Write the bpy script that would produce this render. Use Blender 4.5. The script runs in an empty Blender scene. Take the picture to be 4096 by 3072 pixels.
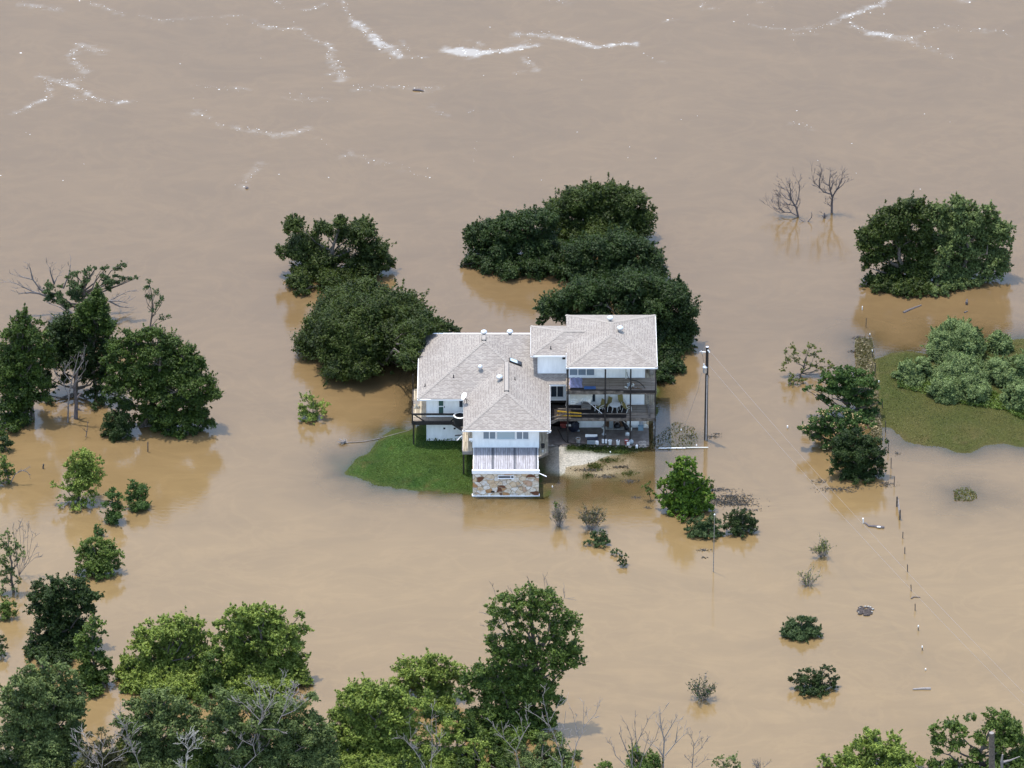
import bpy, math, random
import numpy as np
from mathutils import Vector

# ------------------------------------------------------------------ camera, world, sun, exposure
SC = bpy.context.scene
COL = SC.collection
F = 28000.0                      # focal length in photo pixels (4096 wide)
TH = math.radians(30.0)          # camera looks down by this much
DIST = 614.8
CT, ST = math.cos(TH), math.sin(TH)
CAM = (0.0, -DIST * CT, DIST * ST)
cam = bpy.data.cameras.new('camera')
cam.sensor_width = 36.0
cam.lens = F / 4096 * 36.0
cam.clip_start = 1.0
cam.clip_end = 20000.0
camo = bpy.data.objects.new('camera', cam)
camo.location = CAM
camo.rotation_euler = (math.pi / 2 - TH, 0, 0)
COL.objects.link(camo)
SC.camera = camo

SUN_DIR = Vector((-0.165, 0.14, 1.0)).normalized()
SUN_EL = math.asin(SUN_DIR.z)
SUN_AZ = math.atan2(SUN_DIR.x, SUN_DIR.y)
world = bpy.data.worlds.new('World')
SC.world = world
world.use_nodes = True
wn = world.node_tree
bg = wn.nodes['Background']
sky = wn.nodes.new('ShaderNodeTexSky')
sky.sky_type = 'NISHITA'
sky.sun_disc = False
sky.sun_elevation = SUN_EL
sky.sun_rotation = SUN_AZ
sky.air_density = 1.4
sky.dust_density = 2.0
sky.ozone_density = 2.0
wn.links.new(sky.outputs[0], bg.inputs[0])
bg.inputs[1].default_value = 0.15
sun = bpy.data.lights.new('sun', 'SUN')
sun.energy = 2.0
sun.angle = math.radians(0.6)
sun.color = (1.0, 0.95, 0.87)
suno = bpy.data.objects.new('sun', sun)
suno.rotation_euler = SUN_DIR.to_track_quat('Z', 'Y').to_euler()
suno.location = (0, 0, 80)
COL.objects.link(suno)
SC.view_settings.view_transform = 'Standard'
SC.view_settings.look = 'None'
SC.view_settings.gamma = 1.0
SC.view_settings.exposure = 1.5
SC.cycles.max_bounces = 8
SC.cycles.transparent_max_bounces = 8

rng = np.random.default_rng(7)
random.seed(7)

# ------------------------------------------------------------------ turning photo points into places
def ray(px, py):
    dx = (px - 2048) / F; dy = -(py - 1536) / F
    return (dx, CT + dy * ST, -ST + dy * CT)
def at_z(px, py, z=0.0):
    r = ray(px, py); t = (z - CAM[2]) / r[2]
    return Vector((CAM[0] + t * r[0], CAM[1] + t * r[1], z))
def at_y(px, py, y):
    r = ray(px, py); t = (y - CAM[1]) / r[1]
    return Vector((CAM[0] + t * r[0], y, CAM[2] + t * r[2]))
def frame(x0, y0, s):
    return lambda a, b: (x0 + a / s, y0 + b / s)
F8 = frame(1000, 800, 1.1957); FL = frame(0, 1000, 2.212); FM = frame(0, 1700, 2.37)
FB = frame(0, 2200, 1.7015); FC = frame(1200, 2250, 1.7015); FD = frame(2400, 2700, 1.3042)
FR = frame(3000, 1200, 1.9516); F7 = frame(2700, 2000, 1.5845); FS = frame(2100, 1700, 2.212)
FT = frame(3400, 750, 3.016); FX = frame(3050, 650, 5.53); F4 = frame(2150, 1400, 3.949)
SCALE = {F8: 1.1957, FL: 2.212, FM: 2.37, FB: 1.7015, FC: 1.7015, FD: 1.3042, FR: 1.9516, F7: 1.5845, FS: 2.212, FT: 3.016, FX: 5.53}

# ------------------------------------------------------------------ materials
def nodes_of(m):
    m.use_nodes = True
    nt = m.node_tree
    return nt, nt.nodes, nt.links
def N(nt, kind, **kw):
    n = nt.nodes.new('ShaderNode' + kind)
    for k, v in kw.items():
        if k.startswith('i_'):
            n.inputs[k[2:].replace('_', ' ')].default_value = v
        else:
            setattr(n, k, v)
    return n
def rgb(c): return (c[0], c[1], c[2], 1.0)
def mat(name, c, rough=0.7, var=0.18, scale=3.0, metal=0.0, c2=None, bump=0.0, stretch=None, detail=6.0, spec=0.4):
    """plain surface whose colour is broken up by noise (dirt, wear)"""
    m = bpy.data.materials.new(name)
    nt, nd, lk = nodes_of(m)
    b = nd['Principled BSDF']
    b.inputs['Roughness'].default_value = rough
    b.inputs['Metallic'].default_value = metal
    b.inputs['Specular IOR Level'].default_value = spec
    geo = N(nt, 'NewGeometry')
    mp = N(nt, 'Mapping')
    if stretch: mp.inputs['Scale'].default_value = stretch
    lk.new(geo.outputs['Position'], mp.inputs['Vector'])
    nz = N(nt, 'TexNoise', i_Scale=scale, i_Detail=detail, i_Roughness=0.65)
    lk.new(mp.outputs[0], nz.inputs['Vector'])
    rp = N(nt, 'ValToRGB')
    rp.color_ramp.elements[0].position = 0.3
    rp.color_ramp.elements[1].position = 0.7
    d = c2 if c2 else tuple(x * (1 - var * 2) for x in c)
    u = c if c2 else tuple(min(1, x * (1 + var)) for x in c)
    rp.color_ramp.elements[0].color = rgb(d)
    rp.color_ramp.elements[1].color = rgb(u)
    lk.new(nz.outputs[0], rp.inputs[0])
    lk.new(rp.outputs[0], b.inputs['Base Color'])
    if bump:
        bp = N(nt, 'Bump', i_Strength=bump, i_Distance=0.05)
        lk.new(nz.outputs[0], bp.inputs['Height'])
        lk.new(bp.outputs[0], b.inputs['Normal'])
    return m

def shingle_mat():
    m = bpy.data.materials.new('shingles')
    nt, nd, lk = nodes_of(m)
    b = nd['Principled BSDF']; b.inputs['Roughness'].default_value = 0.9
    b.inputs['Specular IOR Level'].default_value = 0.2
    uv = N(nt, 'UVMap')
    br = N(nt, 'TexBrick', i_Scale=1.0, i_Mortar_Size=0.018, i_Mortar_Smooth=0.3, i_Bias=-0.35, i_Brick_Width=0.30, i_Row_Height=0.15)
    br.inputs['Color1'].default_value = (0.27, 0.247, 0.222, 1)
    br.inputs['Color2'].default_value = (0.235, 0.212, 0.188, 1)
    br.inputs['Mortar'].default_value = (0.19, 0.17, 0.152, 1)
    br.offset = 0.5
    lk.new(uv.outputs[0], br.inputs['Vector'])
    # dark dashes under some of the tabs, their shadows put into the colour
    mp = N(nt, 'Mapping'); mp.inputs['Scale'].default_value = (1 / 0.42, 1 / 0.30, 1)
    lk.new(uv.outputs[0], mp.inputs['Vector'])
    wn_ = N(nt, 'TexNoise', i_Scale=2.2, i_Detail=2.0)
    lk.new(mp.outputs[0], wn_.inputs['Vector'])
    sx = N(nt, 'SeparateXYZ'); lk.new(uv.outputs[0], sx.inputs[0])
    md = N(nt, 'Math', operation='MULTIPLY'); md.inputs[1].default_value = 1 / 0.15
    lk.new(sx.outputs[1], md.inputs[0])
    fr = N(nt, 'Math', operation='FRACT'); lk.new(md.outputs[0], fr.inputs[0])
    lt = N(nt, 'Math', operation='LESS_THAN'); lt.inputs[1].default_value = 0.42
    lk.new(fr.outputs[0], lt.inputs[0])
    fl = N(nt, 'Math', operation='FLOOR'); lk.new(md.outputs[0], fl.inputs[0])
    dv = N(nt, 'Math', operation='MULTIPLY'); dv.inputs[1].default_value = 1 / 0.22
    lk.new(sx.outputs[0], dv.inputs[0])
    of = N(nt, 'Math', operation='MULTIPLY_ADD'); of.inputs[1].default_value = 0.37
    lk.new(fl.outputs[0], of.inputs[0]); lk.new(dv.outputs[0], of.inputs[2])
    fo = N(nt, 'Math', operation='FLOOR'); lk.new(of.outputs[0], fo.inputs[0])
    cx = N(nt, 'CombineXYZ'); lk.new(fo.outputs[0], cx.inputs[0]); lk.new(fl.outputs[0], cx.inputs[1])
    wh = N(nt, 'TexWhiteNoise', noise_dimensions='2D'); lk.new(cx.outputs[0], wh.inputs['Vector'])
    gt = N(nt, 'Math', operation='GREATER_THAN'); gt.inputs[1].default_value = 0.42
    lk.new(wh.outputs[0], gt.inputs[0])
    mu = N(nt, 'Math', operation='MULTIPLY'); lk.new(lt.outputs[0], mu.inputs[0]); lk.new(gt.outputs[0], mu.inputs[1])
    mx = N(nt, 'Mix', data_type='RGBA')
    lk.new(mu.outputs[0], mx.inputs[0]); lk.new(br.outputs[0], mx.inputs[6])
    mx.inputs[7].default_value = (0.148, 0.133, 0.122, 1)
    # stains
    nz = N(nt, 'TexNoise', i_Scale=0.5, i_Detail=5.0, i_Roughness=0.6)
    geo = N(nt, 'NewGeometry'); lk.new(geo.outputs['Position'], nz.inputs['Vector'])
    rp = N(nt, 'ValToRGB')
    rp.color_ramp.elements[0].position = 0.3; rp.color_ramp.elements[0].color = (0.84, 0.82, 0.81, 1)
    rp.color_ramp.elements[1].position = 0.7; rp.color_ramp.elements[1].color = (1.0, 1.0, 1.0, 1)
    lk.new(nz.outputs[0], rp.inputs[0])
    m2 = N(nt, 'Mix', data_type='RGBA', blend_type='MULTIPLY'); m2.inputs[0].default_value = 1.0
    lk.new(mx.outputs[2], m2.inputs[6]); lk.new(rp.outputs[0], m2.inputs[7])
    lk.new(m2.outputs[2], b.inputs['Base Color'])
    return m

def plank_mat(name, along, c1, c2, gap, width=0.14, length=2.4):
    """boards running along world X or Y"""
    m = bpy.data.materials.new(name)
    nt, nd, lk = nodes_of(m)
    b = nd['Principled BSDF']; b.inputs['Roughness'].default_value = 0.85
    b.inputs['Specular IOR Level'].default_value = 0.2
    geo = N(nt, 'NewGeometry')
    mp = N(nt, 'Mapping')
    if along == 'Y': mp.inputs['Rotation'].default_value = (0, 0, math.pi / 2)
    lk.new(geo.outputs['Position'], mp.inputs['Vector'])
    br = N(nt, 'TexBrick', i_Scale=1.0, i_Mortar_Size=0.012, i_Mortar_Smooth=0.1, i_Bias=0.0, i_Brick_Width=length, i_Row_Height=width)
    br.inputs['Color1'].default_value = rgb(c1); br.inputs['Color2'].default_value = rgb(c2); br.inputs['Mortar'].default_value = rgb(gap)
    lk.new(mp.outputs[0], br.inputs['Vector'])
    m3 = N(nt, 'Mapping'); m3.inputs['Scale'].default_value = (0.7, 8.0, 8.0)
    lk.new(mp.outputs[0], m3.inputs['Vector'])
    nz = N(nt, 'TexNoise', i_Scale=1.2, i_Detail=6.0, i_Roughness=0.7)
    lk.new(m3.outputs[0], nz.inputs['Vector'])
    rp = N(nt, 'ValToRGB')
    rp.color_ramp.elements[0].position = 0.32; rp.color_ramp.elements[0].color = (0.55, 0.52, 0.5, 1)
    rp.color_ramp.elements[1].position = 0.62; rp.color_ramp.elements[1].color = (1.1, 1.1, 1.1, 1)
    lk.new(nz.outputs[0], rp.inputs[0])
    mx = N(nt, 'Mix', data_type='RGBA', blend_type='MULTIPLY'); mx.inputs[0].default_value = 1.0
    lk.new(br.outputs[0], mx.inputs[6]); lk.new(rp.outputs[0], mx.inputs[7])
    lk.new(mx.outputs[2], b.inputs['Base Color'])
    return m

def stone_mat():
    m = bpy.data.materials.new('flagstone')
    nt, nd, lk = nodes_of(m)
    b = nd['Principled BSDF']; b.inputs['Roughness'].default_value = 0.8
    geo = N(nt, 'NewGeometry')
    nz = N(nt, 'TexNoise', i_Scale=1.6, i_Detail=2.0)
    lk.new(geo.outputs['Position'], nz.inputs['Vector'])
    mx0 = N(nt, 'Mix', data_type='RGBA', blend_type='LINEAR_LIGHT'); mx0.inputs[0].default_value = 0.18
    mp = N(nt, 'Mapping'); mp.inputs['Scale'].default_value = (1.85, 1.85, 2.6); mp.inputs['Rotation'].default_value = (0.1, 0.35, 0.1)
    lk.new(geo.outputs['Position'], mx0.inputs[6]); lk.new(nz.outputs['Color'], mx0.inputs[7])
    lk.new(mx0.outputs[2], mp.inputs['Vector'])
    v1 = N(nt, 'TexVoronoi', feature='F1', i_Scale=1.0, i_Randomness=1.0)
    v2 = N(nt, 'TexVoronoi', feature='DISTANCE_TO_EDGE', i_Scale=1.0, i_Randomness=1.0)
    lk.new(mp.outputs[0], v1.inputs['Vector']); lk.new(mp.outputs[0], v2.inputs['Vector'])
    sp = N(nt, 'SeparateColor'); lk.new(v1.outputs['Color'], sp.inputs[0])
    rp = N(nt, 'ValToRGB'); cr = rp.color_ramp; cr.interpolation = 'CONSTANT'
    cols = [(0, (.62, .56, .47)), (.16, (.70, .68, .64)), (.32, (.58, .46, .32)), (.44, (.60, .58, .55)), (.58, (.42, .24, .11)), (.66, (.62, .53, .41)), (.78, (.48, .33, .23)), (.85, (.14, .055, .025)), (.93, (.66, .62, .53))]
    cr.elements[0].position = 0; cr.elements[0].color = rgb(cols[0][1])
    cr.elements[1].position = cols[1][0]; cr.elements[1].color = rgb(cols[1][1])
    for p, c in cols[2:]:
        e = cr.elements.new(p); e.color = rgb(c)
    lk.new(sp.outputs[0], rp.inputs[0])
    n2 = N(nt, 'TexNoise', i_Scale=4.0, i_Detail=5.0, i_Roughness=0.6); lk.new(geo.outputs['Position'], n2.inputs['Vector'])
    r2 = N(nt, 'ValToRGB')
    r2.color_ramp.elements[0].position = 0.35; r2.color_ramp.elements[0].color = (0.72, 0.55, 0.4, 1)
    r2.color_ramp.elements[1].position = 0.6; r2.color_ramp.elements[1].color = (1, 1, 1, 1)
    lk.new(n2.outputs[0], r2.inputs[0])
    ml = N(nt, 'Mix', data_type='RGBA', blend_type='MULTIPLY'); ml.inputs[0].default_value = 0.8
    lk.new(rp.outputs[0], ml.inputs[6]); lk.new(r2.outputs[0], ml.inputs[7])
    ls = N(nt, 'Math', operation='LESS_THAN'); ls.inputs[1].default_value = 0.04
    lk.new(v2.outputs['Distance'], ls.inputs[0])
    mx = N(nt, 'Mix', data_type='RGBA'); lk.new(ls.outputs[0], mx.inputs[0]); lk.new(ml.outputs[2], mx.inputs[6])
    mx.inputs[7].default_value = (0.27, 0.22, 0.16, 1)
    lk.new(mx.outputs[2], b.inputs['Base Color'])
    return m

def leaf_mat(name, dark, light, trans=0.22, gloss=0.2):
    m = bpy.data.materials.new(name)
    nt, nd, lk = nodes_of(m)
    nd.remove(nd['Principled BSDF'])
    out = nd['Material Output']
    at = N(nt, 'Attribute', attribute_name='tint')
    mx = N(nt, 'Mix', data_type='RGBA')
    lk.new(at.outputs['Fac'], mx.inputs[0])
    mx.inputs[6].default_value = rgb(dark); mx.inputs[7].default_value = rgb(light)
    df = N(nt, 'BsdfPrincipled', i_Roughness=0.55)
    df.inputs['Specular IOR Level'].default_value = gloss
    lk.new(mx.outputs[2], df.inputs['Base Color'])
    tr = N(nt, 'BsdfTranslucent')
    hs = N(nt, 'Mix', data_type='RGBA', blend_type='MULTIPLY'); hs.inputs[0].default_value = 1.0
    lk.new(mx.outputs[2], hs.inputs[6]); hs.inputs[7].default_value = (1.5, 1.7, 0.6, 1)
    lk.new(hs.outputs[2], tr.inputs['Color'])
    ms = N(nt, 'MixShader'); ms.inputs[0].default_value = trans
    lk.new(df.outputs[0], ms.inputs[1]); lk.new(tr.outputs[0], ms.inputs[2])
    lk.new(ms.outputs[0], out.inputs['Surface'])
    return m

def glass_mat(name, c, rough=0.08):
    m = bpy.data.materials.new(name)
    nt, nd, lk = nodes_of(m)
    b = nd['Principled BSDF']
    b.inputs['Base Color'].default_value = rgb(c); b.inputs['Roughness'].default_value = rough
    b.inputs['Specular IOR Level'].default_value = 0.6
    return m

M = {}
M['shingle'] = shingle_mat()
M['ridge'] = mat('ridge_shingles', (0.24, 0.216, 0.192), 0.9, 0.1, 5.0)
M['trim'] = mat('white_trim', (0.80, 0.80, 0.80), 0.55, 0.05, 1.5)
M['wall'] = mat('white_render', (0.88, 0.88, 0.875), 0.8, 0.07, 1.3, bump=0.05, stretch=(1.6, 1.6, .35))
M['stone'] = stone_mat()
M['deck_x'] = plank_mat('weathered_boards_x', 'X', (.30, .25, .20), (.19, .155, .12), (.03, .025, .02))
M['deck_y'] = plank_mat('weathered_boards_y', 'Y', (.40, .345, .255), (.25, .21, .15), (.03, .025, .02))
M['deck_grey'] = plank_mat('grey_boards_y', 'Y', (.31, .305, .325), (.255, .25, .265), (.075, .073, .08), width=0.19, length=9.0)
M['deck_dark'] = plank_mat('dark_shaded_boards_x', 'X', (.035, .028, .025), (.022, .018, .016), (.008, .008, .008))  # dark boards, made blacker by putting deep shade into the colour
M['timber_dark'] = mat('dark_timber', (.024, .019, .017), 0.8, 0.3, 4.0)
M['timber_grey'] = mat('grey_timber', (.24, .215, .19), 0.85, 0.3, 3.0, stretch=(0.6, 4, 4))
M['timber_edge'] = mat('worn_edge_timber', (.22, .18, .145), 0.85, 0.35, 2.2, c2=(.022, .018, .016))
M['glass'] = glass_mat('dark_glass', (.035, .045, .06))
M['glass_blue'] = glass_mat('blind_behind_glass', (.17, .21, .25), 0.15)
M['glass_pale'] = glass_mat('pale_blind_behind_glass', (.34, .42, .46), 0.15)
M['glass_green'] = glass_mat('green_glass', (.05, .10, .09), 0.1)
M['black'] = mat('black_plastic', (.012, .012, .014), 0.5, 0.1)
M['metal'] = mat('galvanised_metal', (.62, .63, .66), 0.35, 0.08, 4.0, metal=0.6)
M['white'] = mat('white_plastic', (0.697, 0.697, 0.680), 0.45, 0.05, 6.0)
M['grey'] = mat('grey_plastic', (.26, .29, .31), 0.5, 0.1, 5.0)
M['lightblue'] = mat('pale_blue_plastic', (0.228, 0.330, 0.396), 0.5, 0.1, 5.0)
M['blue'] = mat('blue_plastic', (0.027, 0.078, 0.204), 0.5, 0.1, 2.0)
M['film'] = mat('bluish_sheet', (.20, .205, .32), 0.45, 0.14, 2.5)
M['red'] = mat('red_plastic', (.28, .06, .05), 0.5, 0.12, 4.0)
M['yellow'] = mat('yellow_fibreglass', (0.450, 0.252, 0.018), 0.45, 0.1, 4.0)
M['canvas'] = mat('off_white_canvas', (0.576, 0.576, 0.528), 0.85, 0.06, 2.0)
M['mustard'] = mat('mustard_sling', (0.216, 0.180, 0.060), 0.8, 0.1, 5.0)
M['navy'] = mat('navy_tarpaulin', (.012, .014, .03), 0.5, 0.2, 5.0)
M['brown'] = mat('brown_junk', (.16, .09, .05), 0.8, 0.25, 5.0)
M['terracotta'] = mat('pale_pot', (0.322, 0.308, 0.280), 0.8, 0.1, 5.0)
M['concrete'] = mat('stained_concrete', (0.203, 0.169, 0.143), 0.9, 0.2, 1.6, c2=(.10, .075, .06), detail=8)
M['bark'] = mat('bark', (.10, .085, .07), 0.95, 0.3, 6.0)
M['deadwood'] = mat('grey_dead_wood', (.155, .138, .13), 0.9, 0.22, 5.0)
M['palewood'] = mat('bleached_dead_wood', (.215, .195, .185), 0.9, 0.2, 5.0)
M['darkwood'] = mat('wet_dead_wood', (.10, .085, .085), 0.9, 0.25, 5.0)
M['post'] = mat('weathered_post', (.075, .06, .05), 0.9, 0.3, 6.0)
M['wire'] = mat('bare_wire', (.20, .18, .165), 0.5, 0.05, 1.0)
M['rock'] = mat('wet_rocks', (.05, .04, .036), 0.9, 0.35, 5.0)
M['rockwhite'] = mat('white_rocks', (0.310, 0.300, 0.275), 0.9, 0.1, 5.0)
M['foam'] = mat('foam', (0.546, 0.546, 0.521), 0.7, 0.04, 5.0)
# foliage kinds: (dark, light)
LEAF = {
 'oak': leaf_mat('leaves_dark_oak', (.010, .020, .003), (.046, .066, .010)),
 'deep': leaf_mat('leaves_deep_green', (.008, .019, .004), (.032, .054, .011)),
 'mid': leaf_mat('leaves_mid_green', (.019, .040, .006), (.100, .145, .026)),
 'green': leaf_mat('leaves_plain_green', (.011, .025, .004), (.054, .086, .012)),
 'bright': leaf_mat('leaves_yellow_green', (.044, .070, .009), (.200, .255, .048)),
 'blue': leaf_mat('leaves_blue_green', (.028, .046, .012), (.122, .160, .050)),
 'magnolia': leaf_mat('leaves_fresh_green', (.020, .052, .005), (.10, .165, .014)),
 'mimosa': leaf_mat('leaves_feathery', (.016, .040, .007), (.064, .108, .022)),
 'vine': leaf_mat('leaves_pale_vine', (.028, .052, .011), (.190, .245, .095)),
 'olive': leaf_mat('leaves_olive', (0.0360, 0.0509, 0.0088), (0.1100, 0.1249, 0.0225)),
 'cedar': leaf_mat('leaves_cedar', (.018, .036, .009), (.060, .092, .032)),
 'dusty': leaf_mat('leaves_dusty', (0.0304, 0.0333, 0.0130), (0.0680, 0.0666, 0.0260)),
}
M['petal'] = leaf_mat('pink_flowers', (0.3360, 0.2220, 0.1100), (0.4800, 0.3700, 0.1900))

# ------------------------------------------------------------------ mesh builder
class MB:
    def __init__(s):
        s.v = []; s.f = []; s.uv = []
    def poly(s, pts, uv=None):
        i = len(s.v); s.v += [tuple(p) for p in pts]
        s.f.append(tuple(range(i, i + len(pts)))); s.uv.append(uv)
    def faces(s, pts, fs):
        i = len(s.v); s.v += [tuple(p) for p in pts]
        for f in fs:
            s.f.append(tuple(i + k for k in f)); s.uv.append(None)
        return s
    def box(s, x0, x1, y0, y1, z0, z1):
        p = [(x0, y0, z0), (x1, y0, z0), (x1, y1, z0), (x0, y1, z0), (x0, y0, z1), (x1, y0, z1), (x1, y1, z1), (x0, y1, z1)]
        return s.faces(p, [(0, 3, 2, 1), (4, 5, 6, 7), (0, 1, 5, 4), (1, 2, 6, 5), (2, 3, 7, 6), (3, 0, 4, 7)])
    def prism(s, pts, z0, z1):
        n = len(pts)
        a = sum(pts[i][0] * pts[(i + 1) % n][1] - pts[(i + 1) % n][0] * pts[i][1] for i in range(n))
        if a < 0: pts = pts[::-1]
        p = [(x, y, z0) for x, y in pts] + [(x, y, z1) for x, y in pts]
        fs = [tuple(range(n))[::-1], tuple(range(n, 2 * n))] + [(i, (i + 1) % n, n + (i + 1) % n, n + i) for i in range(n)]
        return s.faces(p, fs)
    def bar(s, a, b, w, h=None):
        """square bar from a to b"""
        a = Vector(a); b = Vector(b); h = h or w
        d = (b - a).normalized()
        up = Vector((0, 0, 1)) if abs(d.z) < 0.9 else Vector((0, 1, 0))
        x = d.cross(up).normalized() * w / 2; y = x.cross(d).normalized() * h / 2
        p = [q + i * x + j * y for q in (a, b) for i, j in ((-1, -1), (1, -1), (1, 1), (-1, 1))]
        return s.faces(p, [(0, 1, 2, 3), (7, 6, 5, 4), (0, 4, 5, 1), (1, 5, 6, 2), (2, 6, 7, 3), (3, 7, 4, 0)])
    def tube(s, pts, rad, n=6, cap=True):
        """tapered tube through pts"""
        pts = [Vector(p) for p in pts]
        if not hasattr(rad, '__len__'): rad = [rad] * len(pts)
        base = len(s.v); k = len(pts)
        ref = None
        for i, p in enumerate(pts):
            d = (pts[min(i + 1, k - 1)] - pts[max(i - 1, 0)])
            d = d.normalized() if d.length > 1e-9 else Vector((0, 0, 1))
            if ref is None: ref = d.orthogonal().normalized()
            x = (ref - d * ref.dot(d))
            x = x.normalized() if x.length > 1e-6 else d.orthogonal().normalized()
            ref = x; y = d.cross(x)
            for j in range(n):
                a = 2 * math.pi * j / n
                s.v.append(tuple(p + (x * math.cos(a) + y * math.sin(a)) * rad[i]))
        for i in range(k - 1):
            for j in range(n):
                s.f.append((base + i * n + j, base + i * n + (j + 1) % n, base + (i + 1) * n + (j + 1) % n, base + (i + 1) * n + j)); s.uv.append(None)
        if cap:
            s.f.append(tuple(base + j for j in range(n))[::-1]); s.uv.append(None)
            s.f.append(tuple(base + (k - 1) * n + j for j in range(n))); s.uv.append(None)
        return s
    def lathe(s, x, y, prof, n=16):
        """prof: list of (radius, z); closed at both ends"""
        return s.tube_rings([[(x + r * math.cos(2 * math.pi * j / n), y + r * math.sin(2 * math.pi * j / n), z) for j in range(n)] for r, z in prof])
    def tube_rings(s, rings):
        n = len(rings[0]); b = len(s.v)
        for r in rings: s.v += r
        for i in range(len(rings) - 1):
            for j in range(n):
                s.f.append((b + i * n + j, b + i * n + (j + 1) % n, b + (i + 1) * n + (j + 1) % n, b + (i + 1) * n + j)); s.uv.append(None)
        s.f.append(tuple(b + j for j in range(n))[::-1]); s.uv.append(None)
        s.f.append(tuple(b + (len(rings) - 1) * n + j for j in range(n))); s.uv.append(None)
        return s
    def ball(s, c, r, n=10, sq=(1, 1, 1), jit=0.0):
        m = max(4, n // 2); pts = []
        for i in range(m + 1):
            ph = math.pi * i / m; ring = []
            for j in range(n):
                a = 2 * math.pi * j / n
                q = 1 + random.uniform(-jit, jit)
                ring.append((c[0] + r * sq[0] * q * math.sin(ph) * math.cos(a), c[1] + r * sq[1] * q * math.sin(ph) * math.sin(a), c[2] - r * sq[2] * q * math.cos(ph)))
            pts.append(ring)
        return s.tube_rings(pts)
    def build_each(s, name, m, parent=None):
        """one object for each connected piece"""
        comp = list(range(len(s.v)))
        def find(i):
            while comp[i] != i: comp[i] = comp[comp[i]]; i = comp[i]
            return i
        for f in s.f:
            for k in f[1:]: comp[find(k)] = find(f[0])
        groups = {}
        for f in s.f: groups.setdefault(find(f[0]), []).append(f)
        out = []
        for fs in groups.values():
            mb = MB(); idx = {}
            for f in fs:
                for k in f:
                    if k not in idx: idx[k] = len(mb.v); mb.v.append(s.v[k])
                mb.f.append(tuple(idx[k] for k in f)); mb.uv.append(None)
            out.append(mb.build(name, m, parent))
        return out
    def build(s, name, m, parent=None, smooth=False):
        me = bpy.data.meshes.new(name)
        off = Vector(parent['_o']) if parent is not None and '_o' in parent else Vector((0, 0, 0))
        me.from_pydata([tuple(Vector(p) - off) for p in s.v], [], s.f)
        if any(u is not None for u in s.uv):
            ul = me.uv_layers.new(name='UVMap')
            k = 0
            for f, u in zip(s.f, s.uv):
                for j in range(len(f)):
                    ul.data[k].uv = u[j] if u is not None else (0, 0)
                    k += 1
        if smooth:
            me.polygons.foreach_set('use_smooth', [True] * len(me.polygons))
        me.materials.append(m)
        o = bpy.data.objects.new(name, me)
        COL.objects.link(o)
        if parent is not None:
            o.parent = parent
            o['_o'] = tuple(off)
        return o
def thing(name, loc, label, cat, group=None):
    o = bpy.data.objects.new(name, None)
    o.empty_display_size = 0.3
    o.location = loc
    COL.objects.link(o)
    o['_o'] = tuple(loc)
    o['label'] = label; o['category'] = cat
    if group: o['group'] = group
    return o
def tag(o, label, cat, group=None):
    o['label'] = label; o['category'] = cat
    if group: o['group'] = group
    return o

# ------------------------------------------------------------------ ground and water
def grid_axis(lo, hi, step, far):
    a = list(np.arange(lo, hi + 1e-6, step))
    return np.array([-far, lo - 400, lo - 60] + a + [hi + 60, hi + 400, far])
GX = grid_axis(-56, 56, 0.4, 6000); GY = grid_axis(-70, 84, 0.4, 6000)
XX, YY = np.meshgrid(GX, GY)
def project(x, y, z=0.0):
    X = x - CAM[0]; Y = y - CAM[1]; Z = z - CAM[2]
    d = Y * CT - Z * ST; u = Y * ST + Z * CT
    return 2048 + F * X / d, 1536 - F * u / d
def sdist(poly, x, y):
    """signed distance to a polygon, positive inside"""
    P = np.array(poly); n = len(P)
    d = np.full(x.shape, 1e9); ins = np.zeros(x.shape, bool)
    for i in range(n):
        a = P[i]; b = P[(i + 1) % n]; e = b - a
        t = np.clip(((x - a[0]) * e[0] + (y - a[1]) * e[1]) / (e @ e), 0, 1)
        d = np.minimum(d, np.hypot(x - a[0] - t * e[0], y - a[1] - t * e[1]))
        c = (a[1] > y) != (b[1] > y)
        with np.errstate(divide='ignore', invalid='ignore'):
            xi = (b[0] - a[0]) * (y - a[1]) / (b[1] - a[1]) + a[0]
        ins ^= c & (x < xi)
    return np.where(ins, d, -d)
def gpoly(pts): return [tuple(at_z(*p)[:2]) for p in pts]
def vnoise(x, y, s, seed):
    """smooth value noise"""
    r = np.random.default_rng(seed).random((64, 64))
    u = x / s; v = y / s
    i = np.floor(u).astype(int); j = np.floor(v).astype(int)
    a = u - i; b = v - j; a = a * a * (3 - 2 * a); b = b * b * (3 - 2 * b)
    g = lambda p, q: r[p % 64, q % 64]
    return (g(i, j) * (1 - a) + g(i + 1, j) * a) * (1 - b) + (g(i, j + 1) * (1 - a) + g(i + 1, j + 1) * a) * b
LAWN = gpoly([(1700, 1520), (1700, 1640), (1655, 1700), (1590, 1735), (1520, 1768), (1455, 1808), (1412, 1850), (1396, 1893), (1430, 1915), (1510, 1943), (1610, 1966), (1720, 1976), (1850, 1979), (1900, 1988), (2165, 1988), (2200, 1915), (2235, 1880), (2300, 1862), (2380, 1840), (2430, 1818), (2520, 1808), (2600, 1800), (2590, 1700), (2600, 1560), (2560, 1520)])
SHOAL = gpoly([(2180, 1790), (2600, 1790), (2660, 1830), (2630, 1905), (2560, 1975), (2400, 2000), (2170, 2000)])
WEED = gpoly([(2580, 1745), (2690, 1700), (2790, 1745), (2760, 1790), (2600, 1800)])
ISLE = gpoly([FR(*p) for p in [(840, 330), (940, 330), (965, 420), (1200, 395), (1390, 430), (1450, 300), (1700, 280), (2000, 330), (2300, 330), (2600, 500), (2600, 1090), (2139, 1112), (2000, 1100), (1850, 1112), (1720, 1190), (1600, 1190), (1450, 1150), (1300, 1140), (1150, 1090), (1075, 1030), (1010, 1100), (960, 1040), (900, 800), (830, 520)]])
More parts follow.
